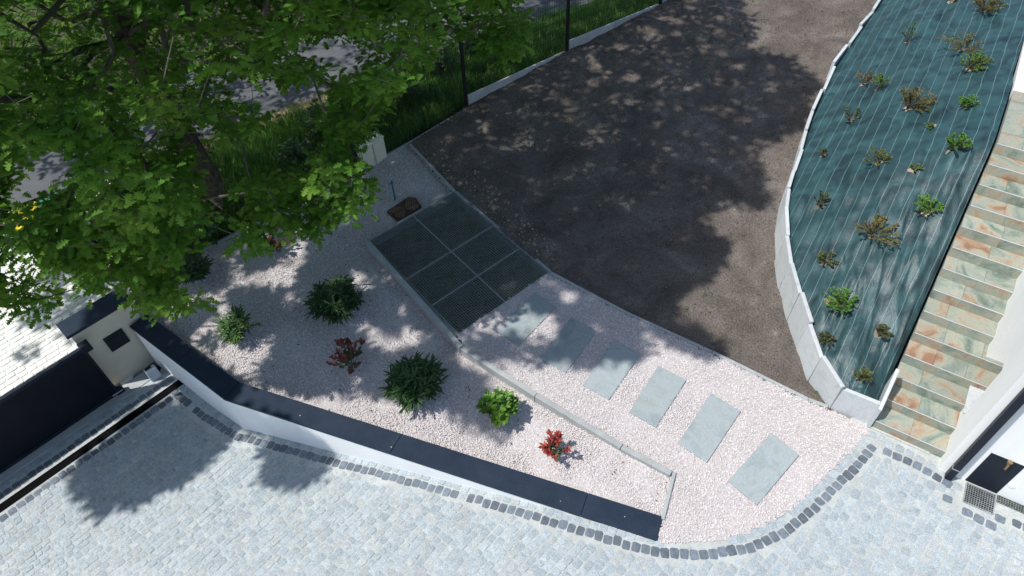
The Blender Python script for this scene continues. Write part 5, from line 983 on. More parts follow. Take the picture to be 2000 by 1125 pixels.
-311,1392,516,-802,869,678,-296,1135,708,-405,876,320,-226,902,331,-667,1001,890,-24,1364,2772,59,1193,2645,-431,891,642,-371,892,820,-19,971,405,-318,1258,619,
-71,707,593,-1035,1060,573,-33,1063,583,-602,587,488,-116,825,511,84,1491,2874,-1394,1461,4322,-154,1700,2647,-573,896,754,-704,1292,300,-380,1137,884,-328,1251,298,
-25,1203,2834,87,1740,2641,-328,912,823,-269,1021,597,-1072,866,462,-499,1488,2911,-47,1441,2475,-536,930,972,-445,820,950,87,1115,2849,-1476,1812,4200,-501,1043,924,
-88,1005,747,-1492,1590,4312,-254,1293,2766,-938,624,571,-125,969,879,-1437,1626,4294,-765,559,361,-220,1321,2741,-142,1091,540,-413,1041,383,-401,1311,524,-401,1241,537,
-53,1156,2824,304,1294,2588,-816,942,431,-219,987,393,-632,991,380,-445,1245,983,-835,891,407,-446,1110,608,236,1303,2606,-78,1220,2783,-494,880,497,-231,752,957,
-346,1612,3019,-465,1042,1044,-85,1061,848,-669,971,730,-237,960,833,-615,946,507,-415,1000,333,146,1630,2669,-248,1113,866,96,1691,2505,-385,1349,2922,-887,1422,4298,
-288,960,980,126,1747,2713,-34,882,670,-720,948,707,-409,906,469,237,1538,2506,-649,820,867,189,1249,2754,-834,1253,240,-482,1604,2540,11,1075,2869,-942,434,567,
-409,1081,520,-385,860,168,-918,635,595,-624,856,502,-1288,1747,4379,-385,777,581,-789,1501,4399,-471,921,847,-7,807,447,-154,708,602,-888,521,707,-797,571,915,
-1203,751,625,-29,1169,2574,12,1177,487,-552,1524,2868,-22,985,579,-560,1043,911,-802,557,313,-521,1154,693,-706,895,716,92,1297,2623,-691,1001,402,-363,941,357,
-586,1135,523,-282,1484,2649,30,932,741,-310,1374,2771,105,1494,2420,-811,633,892,90,946,546,-1337,1690,4161,-538,1646,2690,-537,715,622,-194,1374,425,-519,585,351,
-126,1062,828,-604,960,587,130,1727,2494,-266,807,693,-428,1183,985,-487,1446,2813,-316,913,777,-503,1480,603,-915,622,910,-1493,1344,4566,-384,1117,466,145,1156,2760,
-157,980,720,-1166,829,388,-485,1000,518,-498,1420,410,-571,1272,866,30,1080,2880,-331,769,943,-366,1811,2829,-612,1058,418,-587,1092,620,-815,546,301,-820,1072,371,
-355,846,458,-251,1696,2404,-450,834,505,-505,717,784,-172,845,749,20,1242,2645,-838,568,313,-422,1136,685,19,930,745,-12,995,377,-140,1198,2654,-553,729,734,
-489,1165,585,-140,815,490,-355,973,350,-257,866,564,-1190,978,651,-248,821,592,-496,690,674,-660,823,672,215,1313,2734,-274,857,938,-1194,1186,659,-564,809,749,
-838,497,339,242,1309,2589,-405,1088,963,-748,1179,954,-1074,1449,4256,-745,1484,4251,-1039,1041,672,-385,1057,646,-865,578,595,-766,1013,356,-305,1420,3030,-629,565,549,
-935,673,934,-287,764,720,-1467,1798,4374,-1035,528,739,-615,808,653,-621,1359,908,-592,1420,712,-174,1018,633,-143,1649,2673,-629,1382,612,-878,485,508,-425,828,745,
-681,611,744,-748,1335,264,-168,867,628,-761,641,691,-661,813,612,-550,1538,2831,-359,1285,490,-831,573,424,93,1091,2869,-355,694,583,-514,884,729,-642,824,797,
-102,719,570,-167,1367,2470,-462,798,505,-833,518,530,-801,990,255,-522,1363,302,-284,566,678,-408,820,419,260,1582,2540,-818,841,838,-189,1110,523,-232,1781,2519,
-638,1486,740,-666,1211,753,57,944,754,-310,838,813,-264,1349,2807,-600,812,449,-327,1747,2618,-305,937,842,-542,1321,790,-90,700,578,-794,578,871,21,1782,2492,
174,1596,2644,-945,515,583,-578,820,594,-285,1218,2884,-320,937,765,-237,605,766,-879,1524,4171,-162,1215,2680,-472,1319,715,-185,785,356,-1191,789,492,-235,713,346,
-699,1018,792,-318,1286,2807,-352,922,674,50,1517,2980,-310,612,494,-496,1092,461,-658,794,517,-31,1807,2451,-606,944,720,50,1228,2908,-773,770,850,-485,1457,2836,
-174,1394,2529,-216,779,742,-34,1341,2925,-838,1230,258,48,1224,2750,-394,1222,936,-741,707,997,-419,1517,2517,-777,1121,414,-628,702,676,-215,1443,2886,-716,661,843,
223,1289,2546,-669,1229,288,-462,1225,855,-704,1158,726,-456,852,434,-324,630,905,-908,849,579,35,1185,2801,36,1043,2763,-1085,1549,4234,-276,1052,795,-520,787,849,
-789,1873,4791,-361,1527,2738,-270,881,452,-173,860,607,-285,1045,759,-87,1185,2874,-126,1003,589,-322,994,567,-994,505,540,-561,1139,350,-948,746,713,-345,748,473,
-487,946,898,-38,1160,2693,-376,1150,543,-727,514,289,82,1718,2738,-268,1729,2996,27,1320,2776,-32,982,548,-118,1167,2676,-432,1283,971,-750,1526,4527,-161,1300,2776,
-231,688,924,-846,886,413,-105,806,692,-600,674,673,-1049,1660,4173,-302,1531,2635,-171,1099,693,48,1011,612,106,1671,2469,-795,486,437,-821,428,837,92,1113,2874,
-726,920,914,-40,901,849,-37,1160,2739,-213,993,825,-931,484,698,-796,1306,899,-489,1080,205,-210,1031,876,-373,706,712,-478,883,404,-772,841,530,-800,1226,246,
164,1144,2724,-332,1555,2817,-643,1023,342,-422,1054,541,24,834,533,-262,762,803,-500,807,674,-641,1346,912,-379,998,815,-593,1154,916,-762,1166,902,-468,1053,630,
-307,1170,605,-273,606,917,-420,957,346,-1055,1646,4163,36,1037,609,-800,1205,239,-826,864,193,-316,1040,655,95,1450,2835,72,947,723,23,1062,2855,-153,1596,2686,
-173,631,747,-764,479,302,-198,890,593,-295,952,738,-937,505,580,-490,734,621,-835,543,899,-554,713,759,-488,766,743,-602,497,828,-380,1235,607,-1021,1400,4207,
141,1155,2859,-542,991,649,17,1004,577,-512,511,741,-826,884,970,-657,1221,363,-114,1094,821,-444,1032,417,-236,839,298,-445,734,707,-109,1056,675,-503,908,739,
-422,1038,644,-282,634,739,-416,1586,2937,-608,1468,386,-516,905,720,-824,518,385,-617,1469,667,-163,1102,367,-312,830,617,-434,945,339,122,1129,2854,-388,1049,670,
-379,1619,3015,-243,722,939,-757,556,318,-221,1673,2732,-724,1123,396,-1194,1050,618,-77,935,861,28,1051,494,-957,1268,4275,107,1773,2549,-803,429,815,8,792,460,
-1145,1071,543,-836,533,376,-245,1075,338,-724,568,285,-130,856,869,-841,1618,4189,-984,474,446,-357,894,652,-922,1179,596,118,1517,2788,256,1427,2587,-478,787,946,
115,1087,2683,-588,859,652,164,1344,2532,-931,538,496,-418,1012,434,-80,1083,417,104,1761,2498,-127,657,557,-925,483,386,-457,789,733,19,1413,2687,-962,500,538,
-227,1292,2640,-211,552,882,93,1208,2721,-803,884,357,-314,1422,2549,-853,637,448,-671,670,773,-568,756,992,-613,1222,874,-661,1236,703,-121,803,821,-263,889,302,
-979,462,576,-426,1143,502,133,1138,2776,-666,684,606,-686,1287,922,-360,1261,2957,-431,998,729,-700,1004,737,141,1556,2822,-807,1235,357,-555,718,775,-166,1065,292,
-17,1083,2790,-393,1327,2917,-1419,1842,4340,-123,730,703,-817,492,298,-361,1559,2525,-690,1004,361,-561,1121,289,-760,510,348,-74,947,881,46,858,514,-337,1309,496,
-785,647,780,-526,894,795,-450,792,638,-373,1383,2869,225,1132,2727,-32,1124,559,-180,1755,2399,-334,923,557,-449,953,486,130,1153,2847,-109,948,601,-733,1088,1003,
-251,879,497,194,1206,2867,-524,1154,412,-350,636,835,-408,1824,2886,-682,1036,432,-846,710,892,-124,730,815,-428,1039,803,-737,949,734,-823,1192,256,-647,1033,760,
-493,962,798,-611,1081,300,-688,1419,794,-86,990,398,-569,697,454,22,1175,2962,-1021,824,760,-436,948,497,-775,1510,4174,-845,1417,4237,-458,1474,2777,-936,457,510,
-178,1095,932,-572,615,329,-684,773,575,-437,1536,458,-444,1115,449,-139,729,645,44,1390,2557,21,998,804,-627,924,753,-409,1020,1004,-680,672,671,-932,1449,4208,
-736,1275,244,-672,1006,666,-876,488,572,-321,824,666,-938,463,579,131,1511,2842,-185,915,630,-1064,750,709,-1157,1095,414,-687,731,1002,146,1100,2798,-736,1043,295,
-308,841,468,-908,628,571,-676,1303,954,-481,842,911,-193,1492,2417,-708,662,719,13,1009,436,-695,1263,847,-687,1149,917,-526,1056,638,-941,560,566,-514,854,867,
-59,866,610,-278,1016,631,-92,782,678,-221,895,334,-858,750,879,-378,820,906,-182,853,648,210,1237,2794,-714,1134,948,-800,547,422,13,1378,2941,-610,706,863,
-332,985,692,-374,663,770,-596,1092,281,-601,1086,275,-265,1048,496,-54,1057,814,75,1417,2780,-1488,1856,4192,-807,1103,335,-1030,918,406,-997,1030,274,-1497,1827,4161,
-249,876,473,-376,1438,2586,-161,1135,748,-691,1031,332,-48,837,510,-502,1419,412,52,1131,2883,-641,1016,395,-659,577,369,14,1220,2494,-355,994,502,109,1204,2792,
-905,491,630,-574,1500,2751,-1210,779,500,49,1211,2617,-743,1280,236,46,1043,615,-380,945,346,-431,882,835,-391,1263,337,-438,876,356,-450,1488,2876,-161,1115,277,
-254,1257,297,-64,1391,2960,-4,848,489,-691,1157,272,-30,1580,2891,-499,1211,884,-525,534,706,-116,721,514,-726,563,284,-243,1610,2991,-600,664,836,-357,988,541,
-610,462,406,-205,826,940,-415,846,765,-1345,2026,4213,-375,864,708,24,1354,2730,-294,1163,882,-581,478,869,-641,565,577,-813,611,867,-344,1094,459,-705,428,593,
-782,467,302,-491,736,776,-535,1008,831,-895,614,535,-1030,1306,4192,-569,1102,324,-1008,531,726,-449,1410,330,-374,1026,791,-149,813,713,-946,548,471,55,1826,2748,
-822,493,411,112,1159,2551,224,1171,2649,-1010,480,678,-852,554,618,-800,766,991,-818,895,441,-782,486,321,-723,674,853,-757,563,247,-752,523,816,43,970,494,
-416,983,224,-1028,1333,4226,-229,987,278,-1033,1026,825,-453,1013,630,-785,908,298,18,1147,444,-83,1065,359,-580,828,537,87,1230,2568,-777,897,277,-1132,1004,388,
-863,660,462,-891,536,648,-957,685,897,-339,1180,325,-521,960,649,-566,1439,721,-605,1117,227,95,941,636,-240,667,789,-985,1259,538,-944,1462,4221,238,1346,2662,
-984,764,783,-499,575,502,-558,1231,920,-544,943,906,-710,584,331,-448,942,445,21,1090,477,-154,815,683,-578,766,903,-207,754,583,-572,1265,268,-687,813,760,
-556,1100,747,-500,1861,2589,-804,852,778,-1059,1617,4205,-732,756,459,-1329,1253,4586,-924,844,557,-785,513,849,-621,1025,315,-727,869,333,-679,722,1016,238,1278,2648,
-407,875,653,118,1120,2636,-619,780,675,-1084,1189,361,-526,1347,315,-939,1569,4219,-452,925,474,-647,1316,856,-474,727,595,-28,1055,722,-364,1532,2707,-759,671,664,
-454,799,225,5,1070,2849,-260,803,975,-103,924,894,-52,995,420,11,788,575,-341,839,530,-1210,1683,4176,-49,760,635,65,1204,2933,38,1082,2672,-360,554,837,
76,988,681,-1015,445,519,-152,1372,3040,-695,1032,720,-128,1049,453,18,1177,2938,-352,842,527,-438,1468,2893,-471,973,407,-505,1095,191,-42,788,533,-646,670,741,
-799,634,782,-122,661,613,-511,866,472,-746,1105,362,-724,511,939,-19,1649,2537,-605,1226,360,31,985,609,43,966,565,-1034,822,926,-203,1036,499,-697,1520,4213,
-535,976,894,-651,1042,372,-892,428,489,-373,1228,360,-30,1698,2909,-818,437,840,-163,765,433,-571,752,231,-1081,1445,4228,-368,748,1004,176,1742,2614,-602,1295,288,
-979,525,803,-167,1089,315,-1137,852,653,-821,909,174,-196,1810,2457,-119,627,653,9,1209,2500,100,1076,2761,-783,1486,4172,-503,1066,196,-17,1156,2760,-460,983,904,
-327,811,902,-711,680,611,-315,833,980,-123,711,701,-208,770,539,-877,1644,4179,-582,1514,2694,-697,645,573,-712,1476,4246,-170,860,345,-457,606,385,-16,1154,2712,
-407,684,767,-208,1259,2753,-105,1093,2902,-433,1383,519,-738,617,371,-768,999,360,-510,813,284,-34,812,585,-60,675,560,-149,733,570,-116,976,371,-235,817,880,
-809,406,821,-98,853,551,-871,1179,379,-354,838,822,-744,1344,848,-507,819,275,-582,921,829,-145,2258,2631,-550,792,1019,-892,817,590,-796,917,230,-528,816,479,
29,1282,2730,-378,675,725,-636,1290,292,-527,712,269,-136,748,527,-978,558,809,-1468,1299,4548,-436,861,400,-363,698,670,7,1004,528,-407,1099,295,-459,1327,866,
-496,700,931,66,1006,683,-644,641,584,-268,761,668,-49,1095,2865,-372,1832,2728,-36,746,678,-932,882,632,-391,672,762,-403,735,609,-291,986,384,-46,995,360,
-1040,1521,4162,-750,694,584,112,1464,2798,-267,1037,919,-300,696,828,-724,792,894,-560,1524,611,57,1691,2473,-509,718,236,206,1283,2651,182,1251,2616,-787,1205,897,
-229,1367,2720,-244,1625,2650,-368,900,1026,-1052,816,505,-912,1112,800,-121,733,558,-722,515,274,-255,841,832,-915,547,493,-475,1045,589,-96,1192,353,-422,780,791,
-122,919,720,-707,949,646,-519,1591,2611,-809,898,438,-304,792,706,-54,1023,633,-890,530,501,-886,448,464,274,1219,2691,-496,869,287,-414,847,505,-205,670,765,
-554,565,581,-91,1183,2966,-423,1240,307,43,909,580,-441,1008,339,-525,635,357,-431,721,897,-597,1322,268,-169,724,778,-806,1019,249,46,942,544,-550,1035,493,
-786,966,243,-672,1231,692,-263,700,950,-250,1128,947,-159,845,839,-1212,1699,4162,-315,931,814,-227,795,292,-421,1070,526,-424,1036,439,-578,675,404,-554,449,367,
-292,599,716,-113,752,847,-414,883,905,-473,1022,705,-60,1074,348,-515,1059,585,-1069,912,302,-476,728,1020,-292,826,654,-876,887,582,-910,527,494,-230,760,501,
-97,927,741,-636,963,511,-400,591,888,89,1137,2581,-119,1755,2849,-35,1164,2943,-131,810,513,-544,753,617,-1064,1358,4200,-972,1376,4201,-813,866,920,-88,1086,548,
-166,1064,737,-1066,829,322,11,916,713,-558,1497,2865,-727,564,420,-57,1160,2942,-114,1493,2864,-852,531,671,-222,825,717,-968,801,716,285,1312,2649,-99,1167,349,
-582,631,790,-318,549,777,-432,1103,416,-943,1299,4324,-662,760,528,-235,607,798,-223,1222,297,25,922,645,-161,692,730,-407,1215,330,-992,490,621,-458,1384,2966,
-743,1346,881,-1228,946,580,-367,804,761,-681,603,717,-661,743,381,-104,1008,907,-48,1079,360,-43,1518,2441,-383,912,955,-175,745,557,-127,769,667,-922,1543,4171,
-202,993,452,-164,682,615,-623,1143,224,-964,499,435,-369,851,579,103,1164,2556,-678,1574,4217,-615,677,790,-16,891,818,-133,981,388,-811,784,474,-334,998,379,
-115,1643,2554,-815,539,300,-558,816,555,-92,1031,649,-254,1018,939,79,929,691,-511,747,368,-389,1197,222,-844,821,1001,-1063,1453,4169,-862,1080,195,-517,668,774,
-39,999,624,-1230,897,490,-641,683,967,-459,720,646,-393,1187,335,-654,783,778,-771,1108,834,-992,1376,4212,-386,1101,234,-825,982,254,-426,1241,381,-235,1225,282,
-706,1530,4204,-91,709,537,-643,696,544,-85,764,671,-578,1115,271,-807,2194,4441,-780,1002,1028,-357,956,674,-1046,771,907,-130,1130,327,-713,1116,264,-892,1251,277,
-922,1389,4222,-481,1024,414,-646,1005,736,-906,821,596,-435,815,759,-132,759,795,-163,718,693,-450,869,554,-489,1469,2862,-315,923,568,-660,748,590,-572,890,374,
148,1193,2569,-522,597,715,-182,814,816,-665,665,201,-188,835,323,-740,921,311,-742,953,358,-810,1010,226,-552,724,671,-306,980,426,-223,880,323,-299,704,280,
-465,717,387,-574,964,501,-64,1389,3065,-263,783,885,-752,745,559,-236,920,235,-813,818,663,-679,451,539,-727,742,696,-246,1078,594,73,1058,2664,-25,1706,2583,
-68,840,612,-303,641,756,-555,1400,860,-820,820,677,-235,817,345,-101,843,495,-638,465,521,-694,1555,4212,-1,1200,2830,-64,984,746,-242,703,483,-227,1053,546,
-149,807,423,-570,1075,258,-206,1128,295,-803,1328,933,-396,542,479,-801,615,818,3,944,803,-622,964,999,44,1645,2642,-496,599,351,-897,712,794,-755,1006,389,
-1005,466,714,-512,875,509,-1404,2031,4200,-433,1498,2570,-426,1592,2976,-186,865,499,-762,582,271,-41,998,431,-1133,1619,4169,-283,1858,2638,-1209,819,515,-588,631,802,
-698,1125,332,-527,1211,188,272,2028,2750,-573,1627,2551,-795,695,1003,-877,539,382,-786,898,359,-542,1156,941,61,899,717,-86,1067,804,-588,1469,799,-1024,1328,4195,
-187,798,557,-18,758,536,-307,635,945,-763,669,769,-748,525,288,-664,1201,803,-372,712,950,-319,667,843,-316,701,820,-810,1194,246,-817,395,785,-396,754,438,
-862,1410,4259,-441,750,1028,-662,663,924,-734,1011,377,-267,962,393,-472,1413,649,-1027,449,589,-905,433,542,-249,932,313,-721,1283,333,-505,1353,609,-887,850,504,
-802,421,700,-807,445,776,-584,707,720,-487,519,678,-202,762,519,-1112,1188,381,-5,1460,2948,-361,1093,441,-1006,451,688,-62,683,555,-454,739,620,-18,1121,2938,
-676,872,388,-622,871,509,-428,730,444,-612,1234,259,-1026,742,835,-535,537,748,-652,436,490,48,1128,2724,-526,724,771,-872,443,455,-272,1058,393,-436,712,719,
-413,914,446,-649,1249,254,-170,1079,765,-567,1276,264,-205,895,339,-508,1396,289,-57,1092,2881,-174,1588,2386,-641,665,993,-906,1362,4191,-337,754,634,-773,826,547,
-209,1092,238,-413,733,422,0,846,456,-155,1656,2561,-231,866,282,-494,1272,225,-127,742,639,-298,850,465,-816,927,941,-340,979,562,-721,1078,886,-515,703,318,
-187,848,384,-306,1774,3055,-256,782,712,-650,624,538,-540,1074,241,83,984,641,-695,1181,192,-989,583,697,-475,542,659,-1105,1551,4164,-198,712,926,3,909,468,
199,1229,2827,-609,569,568,-565,737,1005,-609,665,981,-877,544,633,73,1036,2767,-413,529,941,30,1412,2675,-114,1177,2752,-867,822,571,-837,592,338,-175,669,595,
-879,811,781,-668,776,806,-196,1092,315,-123,674,586,-646,954,165,83,899,647,161,1312,2806,-31,763,647,-738,687,688,-1124,729,599,-519,663,360,-925,776,602,
-781,839,849,-704,506,918,-567,712,1016,-590,478,317,157,1076,2740,-436,1122,293,-751,957,325,-346,764,669,-553,637,477,131,2145,2857,-836,539,669,-313,971,351,
-300,688,790,70,1026,629,-573,675,398,-633,1274,695,-828,1351,4240,-807,945,200,-842,530,906,-155,739,740,-944,574,741,-707,1192,281,-104,1191,328,108,1194,2823,
-759,585,484,-589,1027,256,-904,813,793,-1058,698,725,-720,754,432,-378,510,505,-943,1562,4198,-844,1197,253,-478,725,455,-190,565,827,-782,1104,395,-205,740,543,
-532,992,811,-770,556,928,-440,583,397,-312,572,858,-335,999,385,-414,842,347,-480,804,264,-34,1022,419,-343,783,208,-317,1018,377,-397,904,667,-706,659,194,
-985,485,609,-482,556,511,-564,1260,255,265,1379,2551,-404,1061,392,-223,715,831,-407,1025,371,-211,1132,342,-1162,853,412,-191,1060,425,-381,581,342,-878,570,356,
-575,891,232,-220,566,698,-898,458,462,-190,1097,395,-949,813,895,-933,514,790,-1307,2075,4313,-725,804,311,-1087,1562,4177,9,948,452,-204,843,316,-53,1014,873,
-641,628,650,-160,929,334,-660,915,175,-157,801,460,-184,743,725,-548,1633,2759,-1044,1690,4168,-411,915,491,-775,858,856,-850,480,322,67,1083,516,-761,945,744,
-118,1101,319,-768,597,836,-494,587,595,-503,498,712,-608,1127,228,-194,698,350,-627,1284,415,-730,538,464,-692,1541,4235,17,890,722,-423,932,468,-745,599,384,
-576,1041,186,118,1094,2687,-574,803,421,-490,700,801,-718,1509,4250,-437,543,587,-218,904,297,-293,1185,899,-86,829,518,-756,438,640,182,1175,2820,-398,551,444,
-559,749,256,-352,818,488,-1468,1825,4270,-800,428,755,-334,1059,728,110,1111,2653,-506,847,261,-260,739,897,-827,524,620,-25,1043,835,-1013,798,850,-849,399,801,
-917,430,568,-651,473,534,-373,991,362,-397,546,876,-660,654,207,-565,606,316,-891,1001,468,207,1123,2733,-885,623,537,-40,1044,408,-211,574,675,-843,888,199,
43,1097,2709,-383,769,747,-53,1029,368,-320,1343,307,-422,544,517,-530,878,528,-802,478,376,-889,1326,4237,215,1192,2683,-626,780,717,-415,734,307,-886,692,819,
122,1369,2591,-558,551,947,-269,1023,391,-906,570,478,-202,892,304,-565,663,786,-668,1078,322,-666,824,214,-558,510,787,-340,1450,458,-583,519,820,-426,523,532,
-1049,1643,4180,-763,485,319,-227,728,464,-439,1080,394,-272,897,468,-336,1163,344,-789,998,353,195,1210,2558,-496,1310,240,-617,717,383,-403,748,731,-599,1098,173,
-799,1236,333,-685,576,379,-435,936,414,-1041,1335,4177,80,1079,2658,-272,1075,359,-523,612,345,-210,809,342,-607,1263,241,211,1114,2740,-849,1551,4193,-1043,530,648,
-640,454,514,-819,939,184,-746,542,490,-39,1679,3029,-409,1023,546,-228,1286,296,-552,667,830,-214,724,277,-862,569,469,-306,777,440,-163,1015,313,-148,681,556,
-158,745,511,-793,612,448,-306,877,823,-997,1408,4170,-181,749,560,-629,862,493,-677,590,346,-492,701,236,-441,781,432,-437,1077,378,-583,1231,502,-468,1068,192,
-160,798,803,-814,885,831,-337,798,894,-409,1166,355,-763,940,316,-509,532,726,-262,754,877,-58,1547,2567,-553,1035,226,-1029,534,706,-630,1417,701,-646,1002,373,
-742,863,523,-349,614,517,-964,445,741,-1274,2249,4390,-508,1418,489,-503,1747,2613,135,1069,2769,-775,998,225,-198,886,351,-33,1128,2833,-91,1045,754,-782,559,340,
-678,917,166,-397,780,1000,-375,958,349,-456,1069,332,-229,813,301,-948,651,932,-344,594,802,-135,724,816,-23,966,377,-1004,477,540,-229,882,742,-571,1453,756,
-881,1072,252,-754,674,716,75,1040,2750,-746,836,817,-813,875,190,-904,680,803,-324,828,737,-829,559,896,-402,596,917,-502,626,313,-364,953,606,-389,849,462,
13,908,674,-1366,2014,4773,-237,936,306,-781,727,565,-537,1074,227,-400,633,966,-410,1029,295,-1180,1062,414,-879,887,432,-253,1060,361,-118,1169,377,-587,1121,175,
-475,744,454,-1489,2032,4211,-744,1113,334,-904,644,508,-377,856,456,-940,827,714,-226,772,348,-859,1097,337,-431,1187,344,-67,1104,341,-693,650,833,-825,997,203,
-248,884,305,-276,1914,2688,-681,1568,4209,-817,940,190,-187,941,297,-406,574,379,-126,1169,332,-665,569,750,-189,1252,332,-571,1112,305,-447,814,811,-671,1100,244,
-245,618,871,-511,706,258,-599,1324,752,-212,882,276,-523,820,331,-68,757,700,-354,1066,380,-470,1052,219,-45,2111,2571,-576,453,403,-986,539,580,-491,1363,290,
-131,1983,3029,-49,802,716,-630,1317,305,-902,1316,4228,-320,650,851,-590,1363,526,-314,1020,428,-657,522,805,-155,851,856,-524,1249,229,-688,584,747,-856,429,794,
-1001,539,570,-186,1054,307,-232,696,279,-363,543,846,-411,1034,423,-221,680,840,-120,784,845,-289,1237,329,12,925,450,243,1304,2708,-728,1295,970,-218,811,486,
-493,971,365,-5,780,541,-92,651,532,-690,763,381,-350,796,488,-879,816,979,11,1204,2711,-308,722,898,-941,516,813,-453,1193,352,-429,865,320,-399,599,875,
-414,604,329,-885,496,767,-632,1028,590,-590,668,660,81,926,536,-603,751,847,-93,709,563,-637,1027,372,-411,1609,2774,-831,512,680,-597,679,818,-749,739,782,
-926,1217,273,-166,1068,330,-317,808,531,-750,1140,180,-412,941,270,-617,892,444,-634,722,394,-883,1039,229,-464,834,279,-468,715,793,55,1060,535,-1005,415,603,
-371,629,878,-559,1324,285,-534,647,319,-375,593,839,-396,560,524,-981,510,554,-849,461,496,-941,437,466,-202,792,480,-431,668,267,-546,1126,251,-117,725,792,
-139,1151,327,-119,597,534,-240,727,492,-383,609,867,-924,437,408,-183,708,320,-206,786,554,-687,471,576,-799,573,516,-1218,1211,4388,-255,735,259,-675,852,382,
-12,1022,646,-1031,591,812,-1038,799,636,-769,491,358,-413,670,782,-185,583,780,-881,508,328,-176,1053,285,-417,748,469,-425,1104,402,-411,710,632,152,1094,2661,
-959,444,453,-1214,1025,448,9,886,823,26,799,609,-815,887,221,-1073,1382,4208,-17,890,797,-606,494,335,-330,626,797,-605,1048,241,-260,567,728,20,1058,709,
-721,1007,378,-508,462,792,-322,1160,488,-842,801,667,-297,1242,350,-811,456,732,-522,713,244,-132,730,528,-845,1253,372,-493,1570,2590,-803,454,696,-139,694,708,
-481,683,673,-896,1376,4213,-1012,483,546,-1491,2065,4167,-407,742,416,-365,683,620,-624,1081,271,-811,555,588,-316,1238,349,171,1091,2750,-892,518,340,-611,990,163,
-399,1052,380,-846,461,507,-625,550,606,-231,786,350,-366,729,803,-693,906,484,-526,1051,217,-1335,2117,4324,-1213,843,457,-471,773,295,-744,1087,426,-663,689,598,
-497,787,288,-512,834,385,-1063,1564,4204,-649,1213,261,-576,883,174,-543,1174,253,-714,600,713,-672,1564,4218,-675,1062,437,-162,1153,566,-67,1034,434,-202,1272,308,
-446,1072,306,-811,1026,213,-388,1012,388,-294,828,679,-265,725,499,-452,586,487,-433,846,1029,-322,890,454,-552,938,489,-865,875,606,-220,996,374,-537,1439,2870,
-595,1242,230,-775,598,483,-426,1078,315,-338,940,345,-292,575,757,-809,1074,388,-858,544,651,-985,421,636,-494,1146,218,-60,1152,375,-735,551,785,-904,537,533,
-524,688,864,-672,503,843,-484,768,621,-663,591,341,-622,890,571,-159,1145,2874,-178,629,590,-895,1458,4265,194,1813,2485,-1056,483,600,-896,1544,4243,-714,653,280,
-277,1002,375,-548,514,749,-199,802,542,121,1173,2714,-259,1938,2660,-36,785,531,210,1304,2776,-546,760,237,-519,627,341,-1079,617,815,-510,782,320,-739,917,531,
-139,663,663,-979,577,775,-787,569,438,-1061,1014,357,-901,432,470,-560,902,163,-969,484,438,151,1141,2885,-377,552,500,-632,540,624,-288,846,537,-762,522,302,
-477,723,447,-728,546,351,-341,568,851,-551,1158,208,-475,904,381,-141,823,435,-547,804,419,-384,1206,345,-450,857,329,-541,714,238,-287,1234,294,-828,792,434,
-186,1608,2489,-219,931,241,-117,679,548,-417,1223,305,-444,1067,170,-571,1320,291,-1157,1127,664,-451,1197,332,-976,475,462,-575,886,192,-395,623,902,56,1124,2794,
-793,857,533,-174,1212,340,-297,767,504,278,1325,2642,-708,548,848,-1034,742,830,-239,755,315,-775,568,540,-22,862,490,-601,783,414,-881,1043,253,-672,871,370,
-253,772,491,-736,879,681,-832,1411,4262,-138,992,843,-722,963,376,-1005,509,544,-943,705,849,-8,881,445,-808,542,461,-200,614,570,-640,575,543,-736,465,587,
51,1186,2757,-110,831,489,-497,740,484,-679,634,266,-397,456,635,-880,601,525,-230,929,502,-738,753,471,-820,926,182,-572,689,416,-554,786,433,-569,794,452,
-720,632,894,-618,844,165,-471,569,517,251,1178,2684,-227,1098,262,-443,1156,387,-486,1527,2766,-157,1080,279,-598,1024,274,78,1054,2799,-696,591,279,-473,661,230,
-1017,466,534,-840,1359,4305,-340,570,812,2,1101,2822,-701,1162,178,-35,883,426,-918,418,427,-1338,2209,4460,-392,666,943,-480,1083,184,-558,464,877,-875,438,384,
-555,819,336,180,1131,2813,-301,835,430,-803,1230,981,-429,771,365,-463,604,256,-901,1457,4246,-532,1479,2743,-590,801,452,-503,1345,290,-260,1055,357,-649,719,452,
-774,661,811,-620,1012,239,-173,1071,274,-777,723,747,-460,740,426,-638,549,856,-217,674,858,-909,432,499,-607,1018,231,-445,836,387,-545,879,166,19,1918,2623,
-941,775,656,-908,473,400,-438,1248,295,-846,605,449,92,978,601,-859,529,470,-280,588,816,-584,459,875,-775,1009,352,-389,1323,261,-722,802,326,-713,708,276,
-856,536,606,-223,1098,260,-1045,627,780,-368,1256,347,-156,755,522,-439,636,325,-644,1104,278,-842,1202,242,-691,840,390,-646,488,482,-789,961,310,86,1102,2679,
-655,566,543,-934,492,435,-530,699,340,-871,1934,4695,-426,1203,362,-178,1113,332,61,1058,2847,-435,678,849,-57,1784,2756,-496,614,279,-478,730,815,-515,816,299,
-458,682,649,-560,563,732,-33,1118,2860,-799,1231,977,-753,908,755,-879,1003,219,-878,1231,247,-926,418,513,-624,650,563,-539,1562,2591,-409,589,332,-801,1165,262,
-374,685,877,-479,854,269,-232,562,685,-708,419,585,-593,772,506,-878,567,600,-1052,1433,4250,-138,789,636,-808,1012,195,-680,577,517,-832,1490,4177,-592,1104,326,
-640,578,921,205,1300,2792,-552,822,413,-158,874,352,-1016,442,551,-512,710,470,-454,589,263,-379,601,360,-935,426,442,-1191,2137,4311,-492,849,433,-137,837,852,
-270,686,921,-587,831,426,-365,1239,327,-682,1089,252,-622,747,501,-149,1848,2761,-462,741,428,-585,1179,243,-557,1157,183,-249,837,204,-1054,709,708,-814,1345,329,
